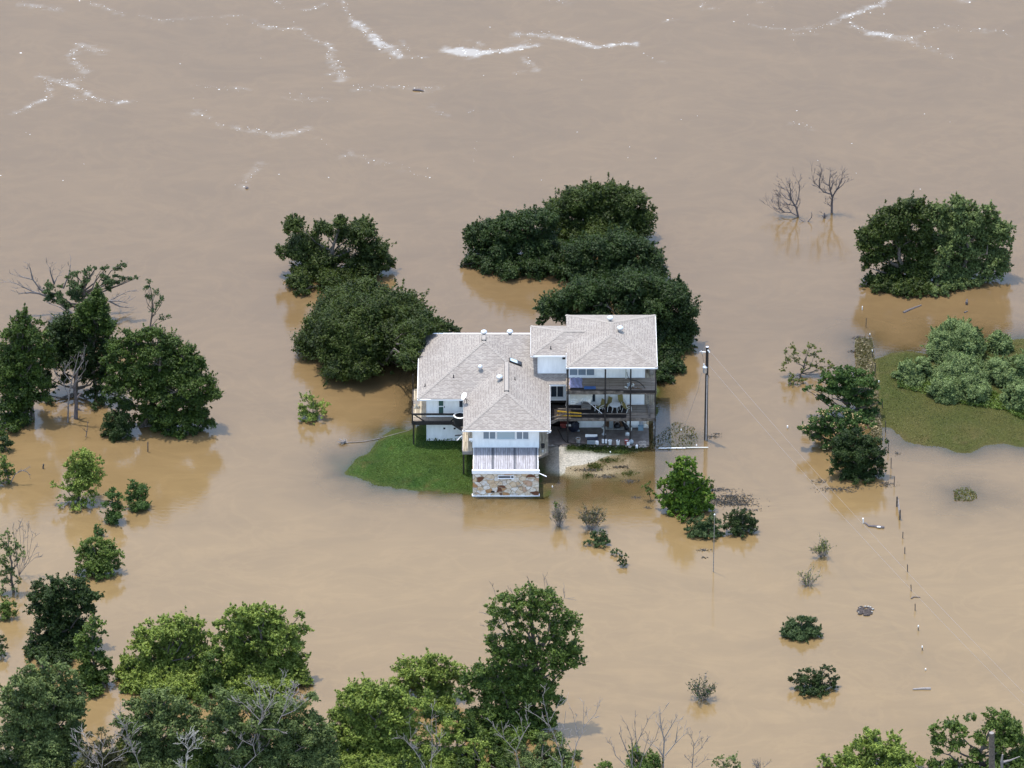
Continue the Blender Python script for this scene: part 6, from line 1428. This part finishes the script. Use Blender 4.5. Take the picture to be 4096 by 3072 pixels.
# ------------------------------------------------------------------ bare trees and twiggy shrubs
def grow(mb, p, d, L, r, depth, up=.25, spread=.55, rmin=.014, seg=3):
    pts = [p]; rad = [r]; q = Vector(p); dd = Vector(d)
    for k in range(seg):
        dd = (dd + Vector((random.gauss(0, .16), random.gauss(0, .16), random.gauss(0, .1) + up * .12))).normalized()
        q = q + dd * (L / seg); pts.append(q); rad.append(max(rmin, r * (1 - .5 * (k + 1) / seg)))
    mb.tube(pts, rad, 5 if r > .04 else 4, cap=False)
    if depth <= 0: return
    for k in range(random.choice((2, 3, 3))):
        s = random.uniform(.35, 1.0); i = min(int(s * seg), seg - 1); o_ = pts[i].lerp(pts[i + 1], s * seg - i)
        nd_ = (dd + Vector((random.gauss(0, spread), random.gauss(0, spread), random.gauss(0, spread * .6) + up))).normalized()
        grow(mb, o_, nd_, L * random.uniform(.5, .75), max(rmin, r * .5), depth - 1, up, spread, rmin, seg)
def dead_tree(A, name, label, cat, base, lines, r0, wood='deadwood', depth=2, tw=.7, group=None, rmin=.014, parts='branches', near=0.0):
    """lines: limbs as photo points, first point on the trunk line; twigs are grown from them"""
    b = at_z(*A(*base))
    if near: b = at_y(*A(*base), b.y - near)
    t = thing(name, (b.x, b.y, 0), label, cat, group)
    mb = MB()
    for ln, k in lines:
        n = len(ln); dy = random.uniform(-.5, .5) * k
        pts = [at_y(*A(*q), b.y + dy * i / max(1, n - 1)) for i, q in enumerate(ln)]
        if tuple(ln[0]) == tuple(base): pts[0] = Vector((b.x, b.y, max(0, b.z))); pts.insert(0, Vector((b.x, b.y, -1)))
        m_ = len(pts); rr = [max(rmin, r0 * (1 - .72 * i / (m_ - 1)) * (1 if k == 0 else .55)) for i in range(m_)]
        mb.tube(pts, rr, 7)
        for i in range(1, m_):
            L = (pts[i] - pts[i - 1]).length
            for _ in range(2 if depth else 0):
                s = pts[i - 1].lerp(pts[i], random.uniform(.3, 1)); d0 = (pts[i] - pts[i - 1]).normalized()
                if s.z < .3: continue
                grow(mb, s, (d0 + Vector((random.gauss(0, .5), random.gauss(0, .5), random.gauss(.2, .3)))).normalized(), tw * random.uniform(.5, 1.1), max(rmin, rr[i] * .45), depth - 1, rmin=rmin)
    mb.build(parts, M[wood], t)
    return t
DG = 'bare dead trees'
dead_tree(FX, 'dead_tree', 'leaning bare dead tree, left of the upper right pair', 'dead tree', (790, 1200),
  [([(790, 1200), (740, 980), (640, 830), (615, 700), (630, 600), (600, 540)], 0), ([(770, 1180), (640, 1110), (490, 1100), (400, 1120), (290, 1060)], 1), ([(735, 960), (600, 930), (440, 905)], 1), ([(740, 940), (800, 780), (820, 530), (790, 430)], 1), ([(620, 830), (530, 800), (400, 650)], 1), ([(640, 1110), (600, 1040), (470, 980)], 1), ([(620, 720), (550, 620), (520, 530)], 1), ([(490, 1100), (380, 1010), (330, 870)], 1), ([(560, 930), (440, 820)], 1)], .11, 'darkwood', 3, 1.0, DG, rmin=.011)
dead_tree(FX, 'dead_tree', 'upright bare dead tree with spread arms, right of the upper right pair', 'dead tree', (1530, 1115),
  [([(1530, 1115), (1535, 900), (1545, 770), (1500, 620), (1475, 480), (1500, 250)], 0), ([(1515, 700), (1350, 650), (1250, 540), (1150, 450), (1105, 300)], 1), ([(1545, 750), (1640, 610), (1780, 490), (1840, 390)], 1), ([(1640, 610), (1740, 420), (1750, 340)], 1), ([(1500, 620), (1560, 450), (1580, 360)], 1), ([(1260, 550), (1255, 380), (1290, 290)], 1), ([(1480, 510), (1390, 470), (1330, 400)], 1), ([(1520, 970), (1450, 920)], 1)], .13, 'darkwood', 3, .9, DG, rmin=.011)
dead_tree(FX, 'drift_branch', 'small forked stick in the water between the two bare dead trees', 'branch', (1000, 1310), [([(1000, 1310), (1080, 1220), (1095, 1160), (1075, 1100)], 0), ([(1000, 1310), (1060, 1335)], 1)], .07, 'darkwood', 0)
dead_tree(FX, 'drift_branch', 'bent stick in the water at the foot of the leaning dead tree', 'branch', (915, 1310), [([(915, 1310), (850, 1270), (800, 1240)], 0)], .05, 'darkwood', 0)
dead_tree(FX, 'dead_shrub', 'dark clump of twigs left of the upright dead tree trunk', 'dead shrub', (1370, 1225), [([(1370, 1225), (1370, 1110)], 0), ([(1370, 1225), (1310, 1170)], 1), ([(1370, 1225), (1430, 1160)], 1), ([(1370, 1225), (1400, 1150)], 1)], .16, 'darkwood', 2, .5)
dead_tree(FL, 'dead_tree', 'bare grey limbs spreading left from the ivy-clad tree', 'dead tree', (640, 560), [([(640, 560), (500, 450), (410, 400), (350, 340), (290, 260), (180, 235)], 0), ([(410, 410), (300, 370), (210, 330), (130, 290)], 1), ([(350, 385), (240, 375), (160, 390)], 1), ([(290, 265), (265, 150)], 1), ([(480, 300), (450, 210), (440, 150)], 1), ([(480, 290), (510, 230)], 1), ([(560, 340), (610, 210), (625, 130)], 1), ([(640, 560), (800, 500), (960, 450), (1080, 390), (1150, 360)], 1), ([(960, 450), (1050, 450), (1130, 470)], 1), ([(960, 450), (1060, 500), (1130, 510)], 1), ([(620, 580), (540, 510), (460, 480)], 1)], .16, 'deadwood', 2, 1.0, DG)
dead_tree(FL, 'dead_tree', 'grey bare trunks and dense twigs under the middle of the left-hand cluster', 'dead tree', (600, 1525), [([(600, 1525), (605, 1350), (620, 1220), (660, 1060), (700, 900)], 0), ([(610, 1300), (560, 1180), (500, 1120)], 1), ([(620, 1230), (700, 1130), (760, 1050)], 1), ([(640, 1180), (570, 1090), (580, 1000)], 1), ([(660, 1100), (740, 980), (740, 900)], 1)], .09, 'deadwood', 2, 1.0, DG)
dead_tree(FL, 'dead_tree', 'dark bare trunk beside the grey trunks of the left-hand cluster', 'dead tree', (670, 1490), [([(670, 1490), (675, 1350), (660, 1220), (690, 1050)], 0), ([(665, 1330), (720, 1260)], 1), ([(668, 1400), (720, 1420)], 1)], .24, 'darkwood', 1, 1.0, DG)
dead_tree(FL, 'dead_tree', 'thin dead stem alone in the brown water below the left-hand cluster', 'dead tree', (760, 1655), [([(760, 1655), (770, 1600), (775, 1520)], 0), ([(765, 1610), (730, 1575)], 1)], .06, 'darkwood', 1, .4, DG)
dead_tree(FM, 'dead_branch', 'bare twig arching right from the small tree at the left edge', 'branch', (95, 560), [([(95, 560), (140, 470), (200, 430), (250, 440), (285, 475)], 0), ([(160, 455), (230, 425), (270, 400)], 1)], .06, 'deadwood', 1, .6)
dead_tree(FM, 'dead_shrub', 'fan of bare grey stems beside the sparse tree at the left edge', 'dead shrub', (180, 1430), [([(180, 1430), (150, 1200), (120, 960)], 0), ([(180, 1430), (200, 1150), (180, 930)], 1), ([(180, 1430), (230, 1200), (215, 930)], 1), ([(180, 1430), (260, 1220), (265, 970)], 1), ([(180, 1430), (270, 1260), (310, 1030)], 1), ([(180, 1430), (280, 1290), (345, 1130)], 1), ([(180, 1430), (240, 1340), (340, 1250)], 1), ([(180, 1430), (160, 1250), (150, 1030)], 1)], .045, 'deadwood', 2, .8)
for base, lines, lab, r0, wd in (
  ((1660, 1480), [([(1660, 1480), (1740, 1400), (1720, 1320), (1740, 1250)], 0), ([(1730, 1240), (1760, 1190), (1800, 1110), (1750, 1010), (1700, 880)], 1), ([(1770, 1160), (1700, 1090), (1650, 1040)], 1), ([(1770, 1040), (1760, 900)], 1), ([(1800, 1100), (1860, 1010), (1870, 940)], 1), ([(1890, 1180), (1940, 1080), (1990, 1020)], 1), ([(1920, 1130), (2010, 1090), (2060, 1040)], 1), ([(1930, 1100), (1960, 1000), (1980, 960)], 1), ([(1720, 1330), (1640, 1290), (1560, 1220)], 1), ([(1650, 1300), (1590, 1390), (1530, 1450)], 1), ([(1780, 1220), (1900, 1220)], 1)], 'tangle of bleached branches over the bottom left trees', .14, 'palewood'),
  ((1265, 1500), [([(1265, 1500), (1270, 1420), (1280, 1350), (1275, 1310)], 0), ([(1280, 1360), (1310, 1330)], 1), ([(1275, 1350), (1250, 1320)], 1)], 'white dead snag sticking up at the bottom edge on the left', .11, 'rockwhite'),
  ((960, 1500), [([(960, 1500), (920, 1390), (880, 1290), (850, 1210), (820, 1150)], 0), ([(900, 1340), (860, 1260)], 1)], 'curved pale dead branch at the lower left', .07, 'palewood'),
  ((690, 1520), [([(690, 1520), (700, 1420), (640, 1350), (560, 1300)], 0), ([(700, 1430), (760, 1360), (770, 1280)], 1), ([(640, 1440), (580, 1400), (540, 1340)], 1), ([(710, 1470), (830, 1390), (870, 1310)], 1)], 'grey twigs in the bottom left gap between the trees', .07, 'palewood')):
    dead_tree(FB, 'dead_tree', lab, 'dead tree', base, lines, r0 * .5, wd, 3, 1.2, DG, near=3.2, rmin=.015)
for base, lines, lab, r0, dp_ in (
  ((870, 1480), [([(870, 1480), (850, 1390), (780, 1280), (700, 1190)], 0), ([(890, 1400), (900, 1250), (895, 1050), (905, 1000)], 1), ([(880, 1350), (960, 1270), (940, 1190)], 1), ([(760, 1260), (750, 1120)], 1), ([(895, 1180), (860, 1110)], 1)], 'bleached stems in front of the sparse light green tree at the bottom', .10, 2),
  ((1500, 1420), [([(1500, 1420), (1470, 1290), (1390, 1200), (1310, 1110)], 0), ([(1470, 1280), (1520, 1170), (1500, 1060)], 1), ([(1390, 1200), (1370, 1080)], 1), ([(1500, 1200), (1570, 1090)], 1)], 'grey dead branches before the full mid green tree at the bottom centre', .09, 2),
  ((1790, 1480), [([(1790, 1480), (1780, 1340), (1740, 1200), (1690, 1090), (1650, 900)], 0), ([(1700, 1110), (1610, 1040), (1530, 1000)], 1), ([(1780, 1250), (1810, 1010)], 1), ([(1700, 1080), (1760, 960)], 1)], 'pale dead snag at the right of the bottom centre trees', .11, 2),
  ((1840, 1460), [([(1840, 1460), (1880, 1240), (1930, 1130), (1930, 980)], 0), ([(1930, 1120), (2010, 1030), (2020, 1000)], 1), ([(1900, 1190), (1860, 1050)], 1), ([(1850, 1280), (1790, 1180)], 1)], 'outermost white dead snag on the right of the bottom centre trees, over its shadow', .10, 2),
  ((1380, 480), [([(1440, 620), (1400, 480), (1370, 400), (1345, 330), (1325, 190)], 0), ([(1370, 400), (1300, 350)], 1), ([(1395, 480), (1350, 440), (1280, 430)], 1)], 'grey dead twigs on the left of the tall bottom centre tree', .06, 2),
  ((1660, 620), [([(1640, 300), (1670, 200), (1660, 110)], 0), ([(1665, 190), (1700, 150)], 1), ([(1640, 300), (1580, 240), (1555, 120)], 1), ([(1640, 300), (1770, 290), (1800, 240), (1790, 180)], 1), ([(1800, 240), (1840, 250)], 1), ([(1640, 300), (1470, 270), (1430, 170)], 1)], 'bare twigs poking from the top of the tall bottom centre tree', .04, 1)):
    dead_tree(FC, 'dead_tree', lab, 'dead tree', base, lines, r0 * .5, 'palewood' if r0 > .08 else 'deadwood', dp_, 1.0, DG, near=1.5 if r0 > .08 else 0)
dead_tree(FD, 'dead_tree', 'tall bare dead tree at the bottom edge, right of centre, with a pale trunk', 'dead tree', (328, 520), [([(328, 520), (330, 430), (335, 340), (318, 270), (312, 195)], 0), ([(340, 420), (390, 360), (440, 310)], 1), ([(330, 340), (370, 270), (405, 210)], 1), ([(335, 430), (300, 380), (280, 370)], 1), ([(320, 280), (290, 240)], 1), ([(395, 350), (405, 270)], 1)], 0.098, 'palewood', 2, .9, DG)
dead_tree(FD, 'dead_tree', 'many-stemmed bare dead tree at the bottom edge, left of the pale-trunked one', 'dead tree', (190, 560), [([(190, 560), (160, 440), (120, 350), (100, 300)], 0), ([(190, 540), (230, 400), (260, 290)], 1), ([(170, 460), (165, 330), (140, 260)], 1), ([(230, 420), (290, 330), (310, 260)], 1), ([(180, 380), (220, 300), (260, 220)], 1), ([(130, 470), (80, 420), (68, 380)], 1), ([(195, 400), (185, 300), (180, 240)], 1)], 0.070, 'deadwood', 2, .9, DG)
dead_tree(FD, 'dead_tree', 'smaller bare dead tree at the bottom edge, right of the pale-trunked one', 'dead tree', (475, 540), [([(475, 540), (485, 430), (490, 360), (470, 310)], 0), ([(490, 420), (530, 380), (560, 330)], 1), ([(480, 460), (440, 420)], 1), ([(490, 370), (520, 320)], 1), ([(500, 480), (540, 450)], 1)], 0.056, 'deadwood', 2, .7, DG)
t = thing('broken_trunk', at_z(*FD(2040, 640)), 'thick broken-off grey trunk in front of the bottom right tree', 'trunk')
b0 = at_z(*FD(2040, 600)); tp = at_y(*FD(2043, 302), b0.y)
MB().tube([Vector((b0.x, b0.y, -1)), Vector((b0.x, b0.y, 2)), tp], [.3, .26, .22], 12).build('snag', M['bark'], t); MB().lathe(tp.x, tp.y, [(.2, tp.z + .003), (.19, tp.z + .02), (.02, tp.z + .025)], 10).build('cut_face', M['palewood'], t)
dead_tree(FD, 'dead_branch', 'bleached crooked limb lying across the bottom right tree', 'branch', (2100, 560), [([(2100, 560), (2095, 450), (2100, 415)], 0), ([(2100, 455), (2140, 445), (2190, 425)], 1)], .2, 'palewood', 0)
def twiggy(A, label, base, fan, leaf, nleaf, r0=.03, n=14, hgt=1.6, size=.13, grp=SG, lean=0.0, wood='deadwood', depth=2):
    b = at_z(*A(*base)); t = thing('shrub', (b.x, b.y, 0), label, 'shrub', grp)
    mb = MB(); tips = []
    for k in range(n):
        th = random.uniform(0, 2 * math.pi); s = math.sqrt(random.random()) * fan
        d = Vector((math.cos(th) * s + lean, math.sin(th) * s, 1)).normalized()
        o_ = Vector((b.x + math.cos(th) * .08, b.y + math.sin(th) * .08, -.2))
        L = hgt * .62 * random.uniform(.6, 1.05)
        n0 = len(mb.v); grow(mb, o_, d, L, r0, depth, .3, .4, .011); tips += mb.v[n0 + 8::3]
    mb.build('stems', M[wood], t)
    tips = np.array(tips); tips = tips[tips[:, 2] > .25 * hgt]
    k = rng.integers(0, len(tips), nleaf); P = tips[k] + rng.normal(size=(nleaf, 3)) * .1
    P = P[P[:, 2] > .05]
    leaf_mesh('foliage', P, rng.normal(size=(len(P), 3)) + [0, 0, .8], size * rng.uniform(.7, 1.3, len(P)), rng.random(len(P)), LEAF[leaf], t)
twiggy(FS, 'grey twiggy bush with a green tuft, left of the twiggy pair', (300, 893), .42, 'dusty', 420, hgt=2.5, n=16)
twiggy(FS, 'brownish leafy-twigged bush, right of the twiggy pair by the house', (575, 930), .75, 'dusty', 900, hgt=2.5, n=18, size=.16)
b = at_z(*FS(275, 893)); L = place_lobes(FS, b, [(275, 695, 18), (270, 720, 16)]); tree('shrub', 'green tuft growing through the top of the grey twiggy bush', 'shrub', (b.x, b.y, 0), L, 'mid', dens=.8, size=.15, r0=.02, group=SG)
twiggy(F7, 'twiggy half-leafed bush, upper of two small ones below the driftwood', (938, 355), .65, 'olive', 420, hgt=2.0, n=14, size=.15)
twiggy(F7, 'little twiggy bush, lower of two small ones below the driftwood', (850, 540), .75, 'olive', 190, hgt=1.7, n=14, size=.15)
twiggy(F7, 'half-dead twiggy bush, bare on its left side, lowest at the right', (175, 1262), .85, 'deep', 520, hgt=2.1, n=18, size=.17)
twiggy(FD, 'faint bare shrub at the bottom edge right of the thin sapling', (830, 500), .8, 'dusty', 20, hgt=1.4, n=8)

# ------------------------------------------------------------------ floating wood, rocks, weeds
def log(A, pts, r, m, label, name='log', cat='log', z=.04):
    P = [at_z(*A(*q), z) for q in pts]; n = len(P)
    o = MB().tube(P, [r * (1 - .45 * i / (n - 1)) for i in range(n)], 8).build(name, M[m]); tag(o, label, cat)
    return o
log(F7, [(1620, 1196), (1565, 1196), (1508, 1200)], .13, 'palewood', 'bleached log floating at the lower right')
log(FT, [(645, 1508), (720, 1472), (790, 1445), (860, 1418)], .11, 'darkwood', 'long grey log floating below the big tree clump at the upper right')
log(FT, [(1380, 1508), (1418, 1488)], .07, 'darkwood', 'short dark stick floating right of the long grey log', 'stick', 'stick')
log(FT, [(1405, 1395), (1412, 1350)], .12, 'darkwood', 'dark stub standing at the foot of the big tree clump', 'stub', 'stump', .2)
log(F7, [(1325, 175), (1270, 168), (1230, 165), (1205, 145)], .14, 'darkwood', 'dark driftwood with a pale rag above the bushes at the right', 'driftwood', 'driftwood')
o = MB().ball(tuple(at_z(*F7(1292, 170), .12)), .13, 8, (1.4, .8, .5), .2).build('rag', M['white']); tag(o, 'pale rag caught on the dark driftwood', 'rag')
log(F7, [(1497, 624), (1512, 614), (1555, 616)], .06, 'darkwood', 'forked twig floating beside the fence row', 'twig', 'twig')
F5 = frame(1100, 1700, 2.212); SCALE[F5] = 2.212
log(F5, [(605, 152), (640, 155), (720, 152), (790, 146), (900, 125), (1010, 95), (1100, 70), (1190, 46)], .04, 'deadwood', 'long thin uprooted sapling floating left of the lawn, its root end outward', 'driftwood', 'driftwood')
mb = MB(); p = at_z(*F5(620, 152), .1)
for k in range(16):
    q = unit(1)[0]; mb.tube([p, p + Vector((q[0] * .5 - .2, q[1] * .5, abs(q[2]) * .35))], [.05, .015], 4)
o = mb.build('root_tangle', M['palewood']); tag(o, 'pale root tangle at the outer end of the floating sapling', 'roots')
p1 = at_z(903 * 1.8517, 196 * 1.8517); mb = MB(); mb.tube([p1 + Vector((-.5, .1, .05)), p1 + Vector((.1, 0, .1)), p1 + Vector((.55, -.15, .03))], [.1, .13, .06], 7); o = mb.build('log', M['darkwood']); tag(o, 'small dark log caught in the foam line far out on the river', 'log')
p1 = at_z(533 * 1.8517, 407 * 1.8517); o = MB().ball(tuple(p1 + Vector((0, 0, .05))), .16, 7, (1, 1.3, .8), .2).build('debris', M['darkwood']); tag(o, 'dark bit of debris drifting alone on the river at the left', 'debris')
p1 = at_z(*F7(1208, 705)); t = thing('rock_pile', p1, 'low dark heap of earth and rocks just breaking the water at the lower right', 'rock pile')
mb = MB(); mw = MB()
for k in range(46):
    th = random.random() * 6.283; s = random.random() ** .5
    mb.ball((p1.x + math.cos(th) * s * .66, p1.y + math.sin(th) * s * .75, .02), random.uniform(.08, .2), 7, (1.2, 1, .6), .2)
for k, (dx, dy) in enumerate(((.25, .62), (.42, .5), (.52, -.2), (-.45, .42), (-.6, -.3), (.6, .2), (0, .6))): mw.ball((p1.x + dx, p1.y + dy, .1), random.uniform(.05, .09), 7, (1.3, 1, .6), .2)
mb.build('rocks', M['rock'], t); mw.build('pale_rocks', M['rockwhite'], t)

ROOT = bpy.data.objects.new('anchor', None)
def bb(P):
    A_ = np.array(P); return A_[:, 1].min(), A_[:, 1].max(), A_[:, 0].min(), A_[:, 0].max()
def fast_in(P, n, cond=None):
    y0, y1, x0, x1 = bb(P); x = rng.uniform(x0, x1, n * 4); y = rng.uniform(y0, y1, n * 4)
    ok = sdist(P, x, y) > -.2
    if cond is not None: ok &= cond(x, y)
    return np.column_stack([x[ok], y[ok]])[:n]
def strew(name, label, cat, P, size, leaf, up=.5, hmax=.1, z=None):
    zz = ground_height(P[:, 0], P[:, 1]) if z is None else np.full(len(P), z)
    ok = zz > (-.02 + rng.random(len(P)) ** 1.5 * .13 if z is None else -.05); P = P[ok]; zz = zz[ok]
    pos = np.column_stack([P, zz + rng.uniform(0, hmax, len(P))])
    nr = rng.normal(size=(len(P), 3)); nr[:, 2] = np.abs(nr[:, 2]) * .5 + up
    patch = vnoise(P[:, 0], P[:, 1], 1.7, 41) * .6 + vnoise(P[:, 0], P[:, 1], .5, 42) * .4
    o = leaf_mesh(name, pos, nr, size * rng.uniform(.5, 1.4, len(P)), np.clip((patch - .5) * 1.5 + .5 + rng.normal(0, .22, len(P)), 0, 1), LEAF[leaf], ROOT)
    o.parent = None; o['kind'] = 'stuff'; tag(o, label, cat)
    return o
hs = lambda x, y: ~((x > -3.5) & (y > -19.4)) & ~((x > -7.5) & (y > -10.3)) & (y < -9)
LEAF['lawn'] = leaf_mat('lawn_blades', (.020, .050, .008), (.082, .138, .026))
LEAF['field'] = leaf_mat('field_blades', (.034, .046, .010), (.130, .124, .045))
LEAF['dry'] = leaf_mat('dry_grass', (.085, .075, .035), (.22, .18, .11))
LEAF['drowned'] = leaf_mat('drowned_leaves', (.016, .017, .016), (.045, .043, .042))
LEAF['weed'] = leaf_mat('weed_leaves', (0.0240, 0.0370, 0.0075), (0.0800, 0.0814, 0.0175))
strew('lawn_grass', 'short rich green lawn grass left of the stone front', 'grass', fast_in(LAWN, 30000, hs), .095, 'lawn', .5, .06)
strew('field_grass', 'thin olive grass round the vine mounds on the right', 'grass', fast_in(ISLE, 42000), .09, 'field', .5, .05)
strew('islet_grass', 'half-drowned tuft of olive grass in the water at the right', 'grass', fast_in(ISLET, 420), .16, 'field', .3, .12, z=.0)
q = fast_in(ISLE, 40000, lambda x, y: np.abs(project(x, y)[0] - (3450 + (project(x, y)[1] - 1400) * .105)) < 42)
strew('dry_grass', 'tan dry grass strip along the right-hand fence line', 'dry grass', q[:5600], .24, 'dry', .3, .32, z=.08)
WP = gpoly([(2585, 1748), (2650, 1735), (2700, 1690), (2770, 1715), (2790, 1760), (2760, 1790), (2600, 1800)])
strew('weeds', 'brownish weeds half under water right of the patio', 'weeds', fast_in(WP, 620), .15, 'weed', .5, .10, z=.0)
GS = gpoly([(2270, 1786), (2570, 1788), (2580, 1808), (2440, 1815), (2330, 1802), (2270, 1797)])
strew('patio_grass', 'dark grass strip along the front of the patio', 'grass', fast_in(GS, 2000), .16, 'oak', .3, .1)
LW = gpoly([(1705, 1762), (1855, 1764), (1855, 1772), (1705, 1772)])
strew('wall_grass', 'tall grass growing against the lower left wall', 'grass', fast_in(LW, 420), .2, 'lawn', .2, .22)
VF = gpoly([FR(*p) for p in [(1150, 700), (1400, 760), (1700, 840), (2000, 880), (2139, 960), (2139, 900), (1900, 760), (1400, 640), (1200, 640)]])
strew('ground_vines', 'loose green creepers at the foot of the vine mounds', 'ground cover', fast_in(VF, 6000), .2, 'mid', .5, .3)
TC = np.concatenate([np.column_stack([at_z(px + random.gauss(0, .42) * rx, py + random.gauss(0, .42) * ry)[:2] for _ in range(k)]).T for px, py, rx, ry, k in ((2382, 1866, 38, 16, 260), (2350, 1904, 30, 14, 90), (2440, 1842, 60, 12, 160), (2515, 1894, 40, 14, 110), (2330, 1812, 60, 8, 160))])
strew('shoal_grass', 'half-drowned grass tufts in the shallows before the patio', 'grass', TC, .17, 'weed', .3, .1, z=.01)
# rafts of dead leaves lying on the water
def raft(blobs, n, label):
    P = []
    for (px, py, rx, ry) in blobs:
        k = int(n * rx * ry / sum(b[2] * b[3] for b in blobs))
        for _ in range(k):
            a_ = random.gauss(0, .5); b__ = random.gauss(0, .5); q = at_z(px + a_ * rx, py + b__ * ry); P.append((q.x, q.y))
    o = strew('floating_weed', label, 'floating weed', np.array(P), .19, 'drowned', 1.6, .012, z=.006)
raft([(2880, 1960, 60, 8), (2920, 1985, 50, 6), (2890, 2015, 70, 10), (2970, 2018, 50, 6), (2990, 2040, 50, 5), (2860, 2000, 30, 10), (2930, 2000, 90, 26)], 1700, 'dark drowned weed floating behind the two round bushes')
raft([F7(178, 318) + (30, 5), F7(185, 365) + (14, 4), FR(1150, 1200) + (8, 8)], 120, 'dark drowned weed floating before the thin mast')
raft([FR(700, 1480) + (90, 12), FR(560, 1420) + (40, 8), FR(1050, 1440) + (40, 12)], 500, 'dark drowned weed floating at the foot of the dense dark round tree')
raft([(2850, 1748, 30, 7), (2870, 1735, 24, 4), (2760, 1745, 18, 8)], 160, 'dark drowned weed floating round the foot of the utility pole')
raft([FR(850, 300) + (26, 10), FR(800, 400) + (20, 5)], 160, 'dark drowned weed floating at the tip of the dry grass strip')
raft([(2420, 1905, 40, 8), (2520, 1925, 30, 8), (2545, 1990, 20, 6), (2590, 2030, 16, 6), (2480, 1868, 40, 6), (2360, 1880, 60, 6)], 420, 'scraps of drowned weed in the shallows before the patio')
# a few litter flecks
for k, (px, py, lab) in enumerate(((2617, 1712, 'white litter standing in the weeds right of the patio'), (2725, 1720, 'white scrap in the weeds nearest the utility pole'), (2786, 1782, 'thin white stake just above the white planks'), (2210, 1947, 'white scrap in the shallows right of the stone front'), (2441, 1810, 'white scrap on the silt before the patio'))):
    q = at_z(px, py, .05); o = MB().ball(tuple(q), .09, 6, (.7, .7, 1.5), .2).build('litter', M['white']); tag(o, lab, 'litter')
bpy.data.objects.remove(ROOT)
for o in list(bpy.data.objects):
    if '_o' in o: del o['_o']
